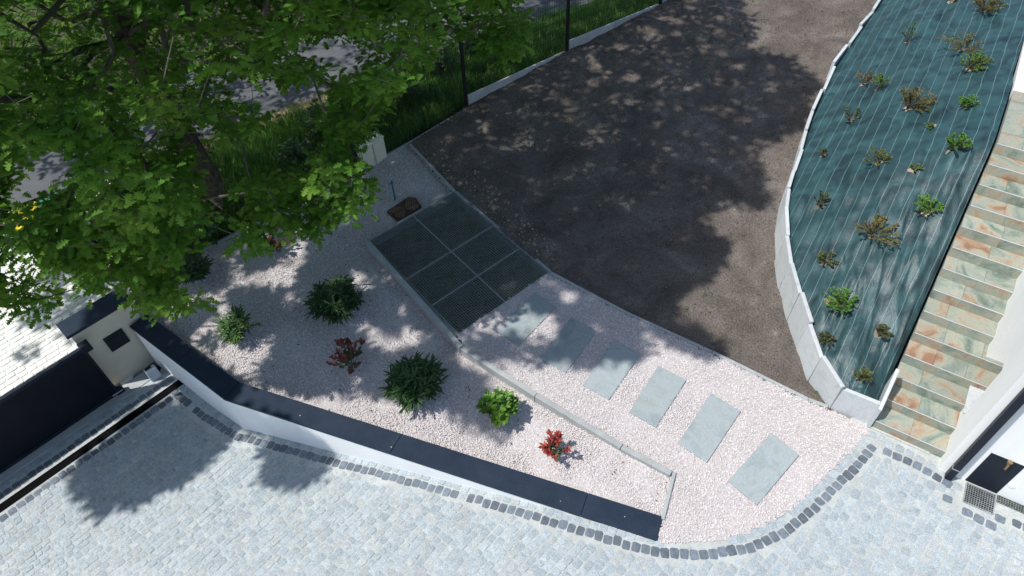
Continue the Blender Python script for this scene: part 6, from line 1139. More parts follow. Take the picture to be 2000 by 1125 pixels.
50,899,768,-1189,953,411,-871,1173,337,-323,769,514,-613,973,343,-726,542,256,-793,1239,233,-464,668,261,-32,761,686,-857,793,494,-204,736,545,-728,1369,903,
-817,636,469,-574,796,436,-269,2048,2698,-479,571,612,104,1136,2744,-456,993,213,-482,1390,339,-419,700,1016,-1009,461,504,-397,1214,358,-25,921,444,-971,516,720,
-451,731,406,-484,648,310,-272,807,535,-375,690,618,-738,1271,928,-899,790,823,-613,1230,251,-428,608,257,-377,1040,411,-619,654,986,-787,1052,857,-245,628,733,
-714,564,603,-514,597,344,-345,560,930,-765,507,387,-542,789,414,-462,892,294,-272,587,928,-377,549,483,-1020,442,633,-152,696,767,-747,463,297,-787,1903,4761,
39,1465,3020,-506,603,321,-576,586,801,-2,876,837,-423,671,961,-628,786,655,140,1071,2706,-802,465,394,-536,586,370,-666,848,187,-312,843,455,-537,1258,236,
-110,1015,394,-788,1203,242,-388,1176,356,-392,585,353,-954,665,910,-766,976,383,-423,734,313,-95,965,383,-91,1010,419,-354,1026,319,88,918,567,-271,644,656,
-341,987,299,98,1077,2829,-749,644,251,-848,477,349,-88,785,525,-436,1045,360,-834,1177,379,-704,1132,258,-492,888,439,-285,827,445,-242,740,314,43,1688,2907,
-451,750,240,-905,1274,279,-674,1330,667,-310,635,724,-342,1208,346,10,972,413,-325,689,557,-192,685,871,-148,931,731,-873,458,476,-525,552,547,-900,783,966,
-425,1070,423,-834,897,185,-350,859,182,-354,1140,218,173,1110,2786,-871,580,363,-303,1353,301,-531,1052,189,-715,502,890,-874,466,343,-1072,1576,4204,-654,644,498,
-855,496,579,-3,758,529,-614,1019,256,-784,1005,224,-229,704,298,-579,801,436,-424,1051,417,-464,776,264,-781,850,437,-1047,541,686,-709,510,857,-648,858,192,
-168,1326,2493,-643,962,615,-180,823,470,-519,849,437,-855,452,783,-254,844,217,24,1032,2801,-106,1012,354,-275,866,520,-670,538,250,-678,738,400,-545,1137,240,
-531,707,410,-768,807,181,-16,860,495,-840,477,519,-325,836,430,-416,841,407,-147,784,566,-460,780,470,-576,684,986,-832,440,370,-356,560,458,-228,687,354,
-74,967,382,-689,1156,278,-564,461,876,-46,982,435,-216,1074,299,-662,1151,292,-888,451,589,-976,510,830,-634,1010,265,-615,1117,189,-254,599,885,-582,627,794,
-562,1223,247,-362,773,250,-217,1268,305,-255,1085,326,-507,733,366,-624,960,359,-814,426,787,-124,949,380,-347,768,245,-379,615,948,-907,548,703,-789,1032,317,
227,1695,2982,-801,574,486,-840,544,578,-795,999,192,-231,751,260,-830,888,187,-556,578,674,-551,1141,252,-971,450,501,-419,1070,375,-222,560,731,-486,803,263,
-516,1081,165,-648,760,408,-647,982,263,-789,720,970,-252,722,268,-346,563,420,-250,725,694,-659,486,921,-263,715,687,-1402,2134,4412,194,1620,2726,-528,1135,216,
-535,701,415,-324,558,776,-624,703,380,-461,1083,420,-668,704,649,-747,908,343,-447,695,857,-299,576,854,-876,443,818,-447,638,349,-162,630,729,-303,734,270,
-693,1043,456,-424,569,366,-1023,586,818,-156,732,573,-265,717,242,53,977,760,-709,792,208,165,1570,2792,-317,606,883,-750,913,560,-764,698,266,-588,1033,173,
-119,1168,348,-590,447,430,-321,833,189,-595,632,993,-157,978,309,-959,440,434,-351,554,863,-821,985,188,-202,1140,247,-594,634,579,-30,1114,377,-771,551,707,
-498,701,330,-1052,2078,4234,-1082,638,810,-498,646,272,-681,479,542,-539,874,169,-596,821,445,-40,1000,419,-134,647,692,-880,441,398,-726,938,282,-258,735,508,
-636,1008,272,-563,547,941,-769,962,336,-1379,1389,4272,-363,796,238,-367,1170,223,-821,458,448,-920,663,836,7,1096,402,-488,617,284,-1009,526,564,-287,601,819,
-249,621,742,-643,493,440,-1206,800,448,-185,594,774,-178,1919,2957,-89,758,472,49,1319,2964,-967,1517,4223,-970,535,809,-499,731,450,84,2162,2842,-975,1332,4261,
-568,1228,207,-470,734,277,-471,842,283,-1000,533,804,-609,1077,194,-503,1572,2755,-482,843,441,-86,597,642,-436,667,876,-301,970,342,-885,533,902,14,801,470,
-753,934,339,-906,439,402,-515,641,303,-790,534,784,-923,661,635,-631,629,924,-718,978,335,-433,1925,2502,-536,596,306,-663,716,189,-222,701,273,-289,962,338,
-577,1181,255,-395,557,403,-731,1027,160,-454,674,302,-233,845,523,-864,508,699,-860,594,872,-728,952,300,-149,693,555,-86,1150,357,-1184,2027,4397,-49,826,507,
161,1121,2849,-64,2205,2668,-598,987,160,-185,873,487,-494,590,317,-852,514,896,-308,592,727,-887,548,340,-578,880,184,-799,573,388,-379,669,775,-775,574,690,
40,1715,3035,-493,684,345,-201,598,414,-503,716,471,-974,413,693,-105,1159,367,-235,842,217,384,1858,2857,-901,451,425,-375,730,802,-385,792,685,-1069,636,790,
-312,730,268,-981,744,820,-572,569,695,-162,581,776,-1073,537,734,-936,538,787,-717,966,336,-115,809,817,-157,2088,2594,-537,1274,276,-499,720,445,-93,758,464,
-732,2071,4425,-187,886,308,-875,447,382,-400,553,466,-777,399,704,-707,957,315,-20,1369,2473,-516,588,375,-198,1926,2582,-80,669,530,-536,652,767,-267,2054,2657,
262,1217,2747,-795,985,354,-355,872,180,-417,600,432,-815,914,235,-794,709,299,-531,1545,545,-273,710,484,-846,971,201,-234,840,458,16,971,425,-594,798,400,
-986,462,612,-310,751,395,-145,792,393,-246,850,526,-631,431,485,-572,1019,182,-486,802,316,-586,1038,272,-356,861,175,-1255,1979,4559,-209,798,401,-488,612,314,
-212,876,481,-829,455,755,271,1203,2719,-171,1106,388,-91,755,818,-233,572,863,-641,448,535,-405,461,638,-532,481,827,-530,526,789,222,1193,2810,-1344,2180,4358,
-423,468,666,-602,440,469,-537,747,162,-529,673,316,89,2178,2635,-666,814,216,-984,849,801,-923,487,832,-477,834,255,-527,825,318,-533,529,624,-477,1367,281,
-778,626,434,-481,569,538,-222,773,298,-870,587,521,-535,658,444,-696,1665,4168,-328,610,944,-553,1183,205,-984,507,546,-362,1057,430,-723,743,332,-422,1129,371,
218,1876,2728,55,936,755,-634,557,885,-806,897,211,235,1837,2874,-641,999,253,-498,656,803,136,1216,2959,-236,789,294,-448,575,735,-198,599,412,-537,661,591,
15,1021,812,-456,713,392,-315,567,894,-789,918,451,-541,832,341,-330,901,177,-825,504,509,-356,563,422,-521,640,309,-491,531,635,-417,457,665,-187,704,314,
-349,1938,2671,-384,661,792,-476,630,248,-1457,2046,4535,-773,987,347,-1014,483,630,-70,571,658,-463,1023,183,-2,890,489,-810,526,497,-554,590,584,-450,594,247,
-828,595,456,-331,746,295,-355,505,515,-619,507,365,-710,547,872,-243,591,770,-773,593,329,-638,1151,295,-389,1448,2545,-465,511,686,-483,654,254,-513,591,293,
-363,1990,2492,-352,774,358,-591,531,841,-647,1000,266,-542,848,440,-1385,2150,4189,-409,540,889,-590,574,824,-678,842,193,-398,578,489,-700,533,459,-155,1057,273,
40,1585,3004,-554,865,388,-951,512,437,-771,947,348,3,1540,3079,-376,1186,382,223,1790,2834,-979,532,797,-457,715,268,-709,682,220,-520,584,323,-493,836,282,
-689,447,492,-462,667,342,-577,889,212,-697,418,637,-1037,823,927,-654,576,938,-413,722,426,-927,525,425,-491,745,476,-890,569,532,-280,695,261,-467,615,266,
344,1966,2856,-364,1426,433,-449,1084,172,-869,1941,4757,-160,1928,2881,-492,707,329,-769,958,358,-513,672,257,-811,989,193,-277,924,346,-462,541,534,-1044,1952,4746,
-685,861,410,-987,499,526,-1195,2129,4394,-453,590,251,-345,1976,2993,-971,456,459,-583,887,210,-823,2107,4405,-776,596,329,-631,988,244,-545,558,894,2,736,563,
-465,546,503,-1271,1954,4856,-295,2128,2777,-469,583,574,-582,883,390,-719,669,200,-1483,1935,4185,-681,555,356,-757,410,651,-88,990,377,-84,987,371,-177,696,891,
-501,598,676,-440,682,273,-743,906,324,-501,536,577,-807,670,778,-335,1627,2839,-256,1073,394,-463,737,400,-5,2023,2535,-788,918,633,-568,753,222,-604,638,406,
-961,461,417,-817,864,223,-521,786,329,-1485,1666,4176,5,846,448,-633,610,964,-946,765,671,-203,766,411,-533,653,339,-278,739,284,-418,562,530,-710,544,409,
-561,659,343,-3,793,460,-280,1258,304,-1302,2045,4268,-972,406,578,-175,696,868,-548,784,411,-214,756,299,-477,1099,175,-184,2134,2580,-642,1138,304,-872,1054,242,
-475,650,256,-320,1980,2851,-235,763,253,-644,711,453,-812,866,194,-600,1238,534,-1019,548,798,-690,840,404,-829,901,173,-365,2082,2578,-516,536,586,-854,719,421,
-475,737,263,60,1873,2921,-450,765,260,-927,484,481,-284,1899,3041,-174,600,380,-406,541,873,-527,615,253,-50,955,385,-807,882,185,-387,861,162,-329,955,379,
-484,583,305,-786,597,736,-296,695,743,-672,504,844,-1391,1996,4725,-482,865,248,-358,783,351,-401,569,526,-410,721,310,-806,460,422,-948,447,413,-691,574,422,
-813,904,225,-718,658,217,-782,579,877,-182,654,779,-872,715,459,-445,589,249,-714,684,227,56,981,749,-530,1255,406,-309,844,190,-483,587,338,-663,881,371,
-851,640,624,-711,704,467,-234,709,270,-392,556,515,-426,1910,2751,-386,1255,224,-464,667,345,-564,739,246,-400,974,327,-241,706,259,-476,619,287,-257,732,273,
-8,852,472,-836,571,523,-185,2009,2664,-523,805,353,-433,589,246,-811,878,217,-552,701,403,-377,548,420,-489,738,283,-397,576,333,-542,616,360,-1049,2067,4402,
-446,647,635,58,884,750,-300,2101,2735,-315,2133,2921,-443,662,295,-733,927,530,-299,716,241,-259,2159,2735,-1016,1942,4661,-242,833,401,-202,2098,2664,-607,518,726,
-732,612,939,-560,668,334,-496,680,246,-191,626,574,-940,417,445,-348,745,224,-928,422,467,-18,1738,3015,-419,717,884,-203,559,865,-868,1159,227,-985,2220,4332,
-689,880,400,283,2033,2773,-1027,780,766,-466,620,242,-479,593,295,-1036,471,668,-186,933,282,-168,1849,2411,-490,641,193,-479,604,305,-521,602,345,-486,576,357,
-1377,2037,4733,229,1904,2918,-993,684,668,72,2117,2867,-524,617,259,-637,1001,176,-564,653,344,-800,840,206,-405,570,517,-486,663,228,-930,419,486,-1008,663,857,
-663,874,400,-662,883,356,-842,530,700,-405,559,542,-177,843,330,-884,480,436,-1106,2219,4402,-586,652,673,-1164,2027,4780,-539,820,340,-447,568,392,-1112,2089,4231,
12,799,452,-327,695,324,-1496,1711,4226,-443,685,646,-593,583,535,-250,1904,2905,-453,583,302,-329,1125,223,-983,436,465,-540,584,344,-801,2073,4600,-647,603,989,
-15,2134,2734,214,1710,2963,-1190,1106,438,17,799,465,-332,896,174,-1404,2169,4341,-216,561,864,-288,704,275,-358,772,219,-921,422,549,-940,2234,4433,-720,705,290,
-800,842,203,-341,564,762,-495,2017,2710,-375,540,506,-393,656,804,-20,2018,2813,-415,831,338,-512,665,267,-270,714,230,-392,548,852,-474,464,750,-731,954,289,
-109,567,718,-44,1921,2804,119,1079,2837,-252,728,245,-141,1986,2968,-280,2068,2887,-840,918,181,-145,980,310,-14,831,442,-548,603,313,-124,1893,2879,-521,541,599,
-390,1893,2844,-592,472,442,-896,2167,4352,-839,2038,4414,-337,735,309,-161,691,793,-1015,460,488,-349,1555,2524,-733,533,512,-270,716,239,-440,604,235,-558,685,333,
-1064,2161,4317,-361,722,230,-1175,1146,442,-587,615,872,-517,592,363,-491,647,354,-202,1899,2656,-460,592,283,-516,1882,2779,4,1860,2710,-244,614,716,-210,1805,2957,
-409,588,896,-739,725,378,-875,2182,4648,189,1905,2976,-486,1908,2726,-263,737,243,-536,590,353,-225,1994,2593,-299,2096,2713,-788,841,194,-420,2146,2751,-982,2080,4474,
-479,727,279,-145,1787,2908,-422,915,161,-595,874,213,-846,562,531,348,1879,2808,-676,833,162,-88,2107,2968,-1179,1935,4888,-381,526,502,-489,853,251,-928,457,396,
-17,820,434,-932,611,627,-105,1869,2755,-296,702,261,-909,427,410,-366,2132,2699,-716,630,230,76,932,714,-776,591,706,-992,767,923,-544,705,334,-526,588,321,
-845,722,393,-516,647,334,-239,783,309,-579,1301,299,-740,516,530,310,1934,2830,-403,1940,2490,-235,1818,3016,176,1088,2773,-574,1027,163,-13,1114,2896,-1485,1894,4160,
-479,573,805,-504,652,311,-1136,2078,4740,-991,542,792,-272,1867,2701,-649,687,268,-1222,1220,4332,-1453,1376,4292,-1195,1948,4905,-779,731,431,-742,702,312,-788,687,409,
-419,658,285,-631,1085,189,-280,726,251,-310,552,780,62,1733,2953,-720,692,209,-1044,2036,4602,-385,529,534,-460,2013,2773,-682,641,255,-390,1892,2777,-689,1140,585,
-405,571,756,-660,670,183,-507,1948,2801,-131,562,754,-1000,670,839,-389,558,525,-818,911,225,-1188,800,417,-1254,2120,4433,-1059,669,783,-1065,775,523,-220,1862,2650,
-914,512,407,-264,1942,2847,-35,1013,343,-852,2134,4318,-275,732,303,-459,731,239,-442,598,228,-901,517,809,-1329,2217,4438,-1160,2045,4753,19,908,425,-1048,1978,4892,
-144,703,833,-519,1490,2747,-140,1934,2457,-485,706,441,-466,514,685,-324,481,503,-784,840,193,312,1869,2630,-476,609,254,-456,679,288,-514,572,396,-235,1974,2956,
-792,840,171,-115,2197,2570,139,1064,2757,-280,735,279,-285,709,262,-556,823,354,-386,586,352,185,2035,2543,-608,607,912,-237,788,278,-471,639,946,111,1855,2723,
-431,2092,2805,-540,559,884,-1212,2069,4585,-700,712,256,-901,507,726,-1085,2197,4501,-414,610,216,-223,825,289,-1198,931,412,-285,2043,2752,-1301,2056,4228,-491,1096,196,
400,1763,2708,82,2059,2598,-657,722,175,8,2109,2753,-50,1934,2683,-409,555,513,193,1770,3034,-817,689,436,-988,650,775,-422,597,438,-509,575,363,-497,577,353,
-669,1989,4390,-1190,2148,4790,136,1807,2681,-556,1600,2620,-419,587,249,-30,2254,2685,-867,2189,4317,-709,656,193,-137,1989,2544,-380,659,776,-161,1015,277,-1152,1965,4683,
196,1108,2769,-894,553,610,-676,605,253,-773,2136,4371,114,1054,2778,1,2052,2749,-369,887,165,-30,745,661,14,831,424,-208,1766,2880,-584,475,917,-437,487,653,
-379,533,510,-112,1791,2992,-1290,2255,4508,-671,597,738,-861,695,603,387,1783,2749,-78,2078,2636,-251,998,371,-709,1349,811,-685,720,230,84,2038,2601,-1018,826,900,
-883,555,536,-937,436,421,-913,2090,4188,-20,1977,2667,-147,550,800,181,1748,2823,-1020,1971,4593,-1000,2162,4205,-749,770,177,-722,668,210,34,1906,2452,-500,594,376,
-333,901,180,-996,2010,4814,-465,597,221,-224,903,337,191,2057,2602,-705,714,269,-353,736,225,-346,613,512,-493,600,277,174,1780,2966,-728,566,820,-714,678,235,
-212,1888,2510,-263,1025,361,-271,716,278,-706,543,328,-1143,1948,4777,-986,2100,4363,-1188,709,464,-1050,2075,4652,-354,720,246,-466,561,773,73,1931,2575,-398,459,639,
-482,646,266,15,796,472,-674,721,208,-748,1989,4550,-423,669,257,-471,826,248,-935,1968,4461,6,810,429,-349,728,217,-532,785,321,-867,2044,4591,-451,595,217,
-1342,2061,4388,93,2045,2570,-223,1879,2956,-645,687,261,-1200,1999,4701,-565,1489,574,-524,576,830,-334,1861,3041,-50,2125,2700,-509,585,330,-314,746,295,18,824,444,
0,1752,2947,-999,2009,4287,-511,588,318,-435,471,648,87,1832,2592,-1199,2180,4333,44,1819,2959,286,1778,2779,-1004,480,482,-1417,1411,4262,-978,864,603,-1447,2049,4432,
258,1798,2561,-457,621,246,-65,571,650,-1013,2110,4717,-1062,2188,4177,-346,1938,2837,-130,1836,2715,-473,1112,166,-414,591,234,35,1991,2485,-413,548,950,-374,537,543,
-790,940,771,-757,778,184,-138,1941,2602,-441,2027,2722,-530,610,254,-902,2205,4474,-182,884,421,-945,797,627,-1332,2106,4663,-403,2194,2761,-1303,2031,4359,-792,2005,4266,
-1023,2189,4695,-373,698,853,-450,1960,2929,-681,2014,4436,-352,731,216,-1064,2246,4430,-880,2039,4611,-898,883,460,-807,913,186,-137,1825,2524,18,942,422,-467,604,286,
-601,580,256,-1237,2174,4579,-1245,2097,4283,-562,577,785,-291,1938,2917,-893,1948,4798,-247,2087,2893,142,1974,2526,-992,2030,4430,-212,731,281,-469,789,245,-501,606,293,
-479,536,955,-365,2099,2603,-1210,2056,4414,-723,649,209,103,1722,2995,194,1751,2901,-1180,1996,4873,-742,877,560,-186,2152,2893,131,1773,3056,15,2216,2710,-1143,2286,4544,
-464,805,197,-10,1969,2479,-1426,1998,4774,-461,642,242,-251,2212,2812,77,2009,2729,-99,590,531,-797,969,201,-965,2219,4295,-476,857,257,-257,876,283,-433,685,277,
-450,747,243,-1169,2118,4307,-1218,2054,4591,12,1871,3024,-497,1611,2514,-105,2201,2779,-1334,1421,4173,-458,980,222,-695,703,178,-468,800,208,102,1998,2661,43,2126,2848,
-520,831,333,-358,618,344,236,1943,2758,-656,591,256,-194,704,347,-266,1897,2638,-1205,997,430,-171,2154,2787,-142,2031,2498,-990,2180,4689,-319,2088,2853,-101,1878,2620,
-287,852,189,-1387,2216,4440,-454,518,689,-330,2085,2922,-1048,2089,4404,-1130,2292,4517,-1033,2206,4515,179,2011,2669,-435,615,247,-435,498,582,-716,936,284,74,1789,3009,
-114,2281,2718,-296,1883,2759,-424,550,531,-1314,1940,4834,-19,2088,2654,-821,955,174,-1157,2013,4685,-1041,2176,4510,-701,708,255,-101,1863,2501,-1500,1995,4161,-362,766,218,
190,2053,2538,-694,461,622,-149,1874,2547,-225,2021,2661,-1335,2145,4444,-653,558,945,-112,2130,2592,-673,1436,735,-318,2092,2657,-825,2171,4503,-1230,2074,4182,393,1789,2852,
-450,1983,2938,-107,808,427,-921,2203,4354,-94,1930,2612,-380,1950,2821,-70,1022,353,-1322,2086,4816,-721,1009,172,-190,1988,2903,-503,744,249,-629,653,184,-1171,2133,4407,
-1060,2208,4209,-412,2129,2797,-670,551,263,136,1773,2613,-288,565,354,-1216,2261,4617,8,2066,2567,-593,567,264,-1244,2102,4207,-410,565,528,14,812,440,-143,1856,2687,
-138,1780,3089,-354,895,167,125,1891,2740,-344,771,190,-198,723,285,-955,492,395,191,2145,2739,-53,1940,2636,-806,2122,4314,-967,2002,4606,-97,2000,2779,-743,820,279,
-711,660,221,73,2012,2502,-720,676,189,-317,2092,2680,-381,569,348,-391,540,524,-469,1990,2689,-417,888,343,-199,2186,2809,-1425,2050,4269,283,1739,2695,-571,439,888,
-1446,1398,4238,-1016,2127,4522,83,1888,2828,-219,799,479,-521,599,281,59,1867,2831,-295,1105,214,-343,618,508,-820,2140,4308,-983,1959,4707,242,1798,2728,-1066,2279,4443,
376,1897,2766,135,1834,2625,-448,587,497,-60,2184,2717,-1297,1989,4675,-306,749,389,130,1813,2939,-660,656,197,-182,2264,2662,-394,2014,2867,-32,1804,3053,-570,784,415,
-417,1857,3013,407,1822,2704,14,770,617,-199,566,854,79,1842,2448,-180,2074,2776,-195,696,293,-448,743,254,-247,672,956,-300,697,746,-141,1907,2561,-172,2048,2880,
-1063,476,605,-1112,2215,4378,-96,591,645,-1213,2142,4194,-760,598,296,-192,2065,2677,-308,2157,2612,69,1897,2488,-811,855,172,-269,561,710,-738,1972,4596,-1223,2284,4533,
12,812,429,-818,2008,4553,64,873,733,145,1976,2934,-1226,2015,4441,-1178,2014,4457,-590,575,249,-649,469,542,-215,1739,2958,-369,782,347,-462,1058,167,-1028,2076,4231,
169,2076,2883,36,2062,2697,-947,2087,4196,-292,1925,2939,196,1825,2532,-1243,2090,4366,-455,1959,2524,-100,1816,2742,-1,1838,2601,-91,1915,2634,174,1085,2766,-398,547,537,
82,2226,2853,-412,602,217,-395,552,532,-800,844,174,-1186,2055,4293,-917,2058,4312,-1017,2106,4408,-427,683,265,307,1286,2632,318,1853,2797,-564,586,361,-469,2065,2745,
-211,1774,2887,12,1906,2954,244,1706,2993,8,1832,2862,-299,587,341,-46,2023,2677,-355,2168,2791,42,870,773,-1161,2168,4311,-1012,458,487,216,2063,2886,-1418,2035,4487,
-373,1939,2753,-347,571,781,-137,2098,2782,233,1789,2913,-827,2084,4309,-312,2193,2703,-978,2075,4787,-685,554,790,-53,2084,2782,-1246,2032,4555,-717,684,201,-418,613,364,
-675,595,355,50,2117,2840,-786,837,168,-1212,895,433,-598,571,266,-346,2076,2733,-456,784,197,115,1852,3017,-660,548,839,-65,1798,2920,-187,1923,2718,-424,2029,2849,
17,1823,2591,-744,563,508,-803,900,189,-1369,2104,4492,-64,1821,2659,-261,587,565,-957,1970,4780,-1033,1994,4826,-113,1878,2969,-460,2109,2671,-1287,2085,4180,-859,2046,4467,
-319,573,668,-15,1970,2782,-1215,2186,4663,-129,1759,2817,-644,657,184,-21,821,436,-1498,1585,4275,-31,2074,2705,-57,2118,2684,-699,656,199,127,1809,2691,168,1256,2879,
49,2190,2649,-108,1832,2893,-303,2010,2740,-217,1940,2604,-270,2078,2941,-706,712,266,-505,558,890,-682,2021,4463,-204,1914,2509,-501,642,286,-308,2049,2738,-293,575,347,
-1225,2186,4234,-1200,2024,4669,-1000,2041,4301,-1094,2229,4447,-175,1737,3074,-132,2017,2886,-1377,2061,4625,-554,825,345,-981,453,437,-1162,2218,4531,-1120,2041,4251,114,1754,2836,
-635,443,413,-428,581,775,-30,1936,2779,-887,1977,4607,-988,2077,4189,-247,550,749,-805,1966,4622,-1421,1416,4190,-248,2022,2718,-1079,2052,4172,-716,2056,4302,-1,2180,2840,
-88,2195,2677,-1040,2068,4491,-376,1696,2441,-989,2067,4705,-379,2095,2741,268,1856,2901,-941,2084,4318,272,1765,2932,388,1765,2646,170,1876,2737,-1257,2253,4535,118,2016,2761,
], float).reshape(-1, 3)
tree_of = (SPR[:, 2] // 2000); SPR = np.stack([SPR[:, 0] / 100, SPR[:, 1] / 100, (SPR[:, 2] % 2000) / 100, tree_of], 1)
TR_ = [dict(base=(-5.275,9.814,-0.100), top=10.3, r=.27, lean=(-.5, -.3), label='large oak tree with ivy covered trunk standing behind the gravel bed', cat='tree'),
       dict(base=(-.9, 17.9, -.7), top=10.4, r=.22, lean=(.3, -.6), label='oak tree behind the mesh fence whose dark twigs hang over the grass', cat='tree'),
       dict(base=(-11.2, 18.2, -.8), top=8.6, r=.22, lean=(.2, -.3), label='broad oak tree on the far side of the road', cat='tree')]
camp = np.array(M4.translation)
for ti, T in enumerate(TR_):
    b = np.array(T['base'], float); root = empty('oak_tree', tuple(b)); tag(root, T['label'], T['cat'], 'oak trees shading the garden')
    sp_ = SPR[SPR[:, 3] == ti][:, :3]
    hgt = T['top'] - b[2]
    trunk = [b + np.array([T['lean'][0] * (z / hgt) ** 1.6, T['lean'][1] * (z / hgt) ** 1.6, z]) + np.array([.06 * math.sin(z * 1.3), .06 * math.cos(z * 1.7), 0]) for z in np.linspace(-.2, hgt * .86, 14)]
    rad = [T['r'] * (1.35 if k == 0 else 1.12 if k == 1 else 1.0) * (1 - .8 * (k / 13) ** 1.1) for k in range(14)]
    MB().tube(trunk, rad, 12).build('trunk', M['bark'], root, smooth=True)
    # limbs grow from the trunk towards every sprig, always joining the nearest wood
    nodes = [(p, -1) for p in trunk[4:]]; pos = np.array([p for p, _ in nodes]); par = list(range(-1, len(nodes) - 1)); ntrunk = len(nodes)
    od = np.argsort(np.linalg.norm(sp_ - np.array(trunk[8]), axis=1)); PN = np.zeros((len(nodes) + len(sp_) * 4, 3)); PN[:ntrunk] = pos; cnt = ntrunk; tips = []
    cpos = np.array(trunk[6])
    for i in od:
        tgt = sp_[i]; dv = np.linalg.norm(PN[:cnt] - tgt, axis=1)
        pen = np.where(PN[:cnt, 2] > tgt[2] + .5, .6, 0) + np.where(np.linalg.norm(PN[:cnt] - cpos, axis=1) > np.linalg.norm(tgt - cpos), .7, 0)
        j = int(np.argmin(dv + pen)); a = PN[j]; dist = dv[j]; k = max(1, min(4, int(dist / .5)))
        p_ = j
        for s in range(1, k + 1):
            t = s / k; q = a * (1 - t) + tgt * t + rng.normal(size=3) * .05 * (s < k) + np.array([0, 0, .10 * math.sin(math.pi * t)]) * min(1, dist)
            PN[cnt] = q; par.append(p_); p_ = cnt; cnt += 1
        tips.append((i, p_))
    wgt = np.zeros(cnt)
    for _, k in tips: wgt[k] += 1
    for k in range(cnt - 1, -1, -1):
        if par[k] >= 0: wgt[par[k]] += wgt[k]
    rr = .0035 * np.maximum(wgt, 1) ** .47; rr = np.minimum(rr, T['r'] * .42)
    big_, small_ = MB(), MB(); kids = {}
    for k in range(ntrunk, cnt): kids.setdefault(par[k], []).append(k)
    nb = 0; done = set()
    def chain(k0):
        c = [k0]
        while c[-1] in kids:
            nx = max(kids[c[-1]], key=lambda q: wgt[q]); c.append(nx)
        return c
    starts = [(par[k], k) for k in range(ntrunk, cnt) if par[k] < ntrunk] ; limbs = []
    stack = starts[:]
    while stack:
        p0, k0 = stack.pop(); c = chain(k0)
        for q in c:
            for kk in kids.get(q, []):
                if kk not in c: stack.append((q, kk))
        pts = [PN[p0]] + [PN[q] for q in c]; r_ = [min(rr[k0], rr[p0] if p0 >= ntrunk else 9)] + [rr[q] for q in c]
        limbs.append((wgt[k0], pts, r_))
    limbs.sort(key=lambda x: -x[0])
    for k, (w_, pts, r_) in enumerate(limbs):
        if k < 24: MB().tube(pts, r_, 7).build('branch', M['twig'] if k > 5 else M['bark'], root, smooth=True)
        else: small_.tube(pts, r_, 4, False)
    kind(small_.build('twigs', M['twig'], root), 'stuff')
    # leaves: rosettes at the sprig tips
    n = len(sp_); per = 17
    vis_, dep_ = in_view(sp_)
    pid = np.repeat(np.arange(n), per); m = len(pid)
    az = rng.uniform(0, 2 * np.pi, m); el = rng.normal(.05, .30, m)
    dirs = np.stack([np.cos(az) * np.cos(el), np.sin(az) * np.cos(el), np.sin(el)], 1)
    out_ = sp_ - cpos; out_ /= np.linalg.norm(out_, axis=1, keepdims=True)
    nrm = np.array([0, 0, 1.]) + rng.normal(size=(m, 3)) * .24 + out_[pid] * .25
    pos = sp_[pid] + dirs * rng.uniform(.0, .13, (m, 1)) + rng.normal(size=(m, 3)) * [.06, .06, .035]
    ln = rng.uniform(.09, .155, m)
    Rm = frames(dirs, nrm)
    vv_, dd_ = in_view(pos); hi = vv_
    single = np.zeros(m, bool)
    if hi.sum(): single[np.argsort(np.where(hi, dd_ / ln, 1e9))[:300 if ti == 0 else 0]] = True
    if single.any():
        lm = bpy.data.meshes.new('leaf'); lm.from_pydata(OV_.tolist(), [], OF_); lm.materials.append(M['oak'])
        for k in np.where(single)[0]:
            o = bpy.data.objects.new('leaf', lm); COL.objects.link(o); o.parent = root
            X = Matrix([[*(Rm[k, r] * ln[k]), pos[k, r] - b[r]] for r in range(3)] + [[0, 0, 0, 1]]); o.matrix_local = X
    a_ = hi & ~single; V1, F1 = spread(OV_, OF_, Rm[a_], pos[a_], ln[a_]); c_ = ~hi; V2, F2 = spread(OV2, OF2, Rm[c_], pos[c_], ln[c_] * 1.35)  # unseen leaves drawn larger to thicken the shade they cast
    n1_ = len(V1); kind(fastobj('leaves', np.concatenate([V1, V2]), F1 + [[i + n1_ for i in f] for f in F2], M['oak'], root, True), 'stuff')
    if ti == 0:   # ivy up the trunk
        k = 900; z = rng.uniform(.0, 4.2, k); az = rng.uniform(0, 2 * np.pi, k); tz = np.array([t[2] for t in trunk]) - b[2]
        cx = np.stack([np.interp(z, tz, [t[i] for t in trunk]) for i in range(2)], 1); r0 = np.interp(z, tz, rad)
        nrm = np.stack([np.cos(az), np.sin(az), np.full(k, .25)], 1) + rng.normal(size=(k, 3)) * .25
        P_iv = np.concatenate([cx + (r0 + .02 + rng.uniform(0, .05, k))[:, None] * nrm[:, :2] / 1.05, (z + b[2])[:, None]], 1)
        V, F = spread([(0, 0, 0), (.3, .45, .05), (.75, .3, 0), (1, 0, -.1), (.75, -.3, 0), (.3, -.45, .05)], [(0, 1, 2, 3, 4, 5)], frames(np.tile([0, 0, -1.], (k, 1)) + rng.normal(size=(k, 3)) * .5, nrm), P_iv, rng.uniform(.04, .08, k))
        kind(fastobj('ivy', V, F, M['ivy'], root), 'stuff')

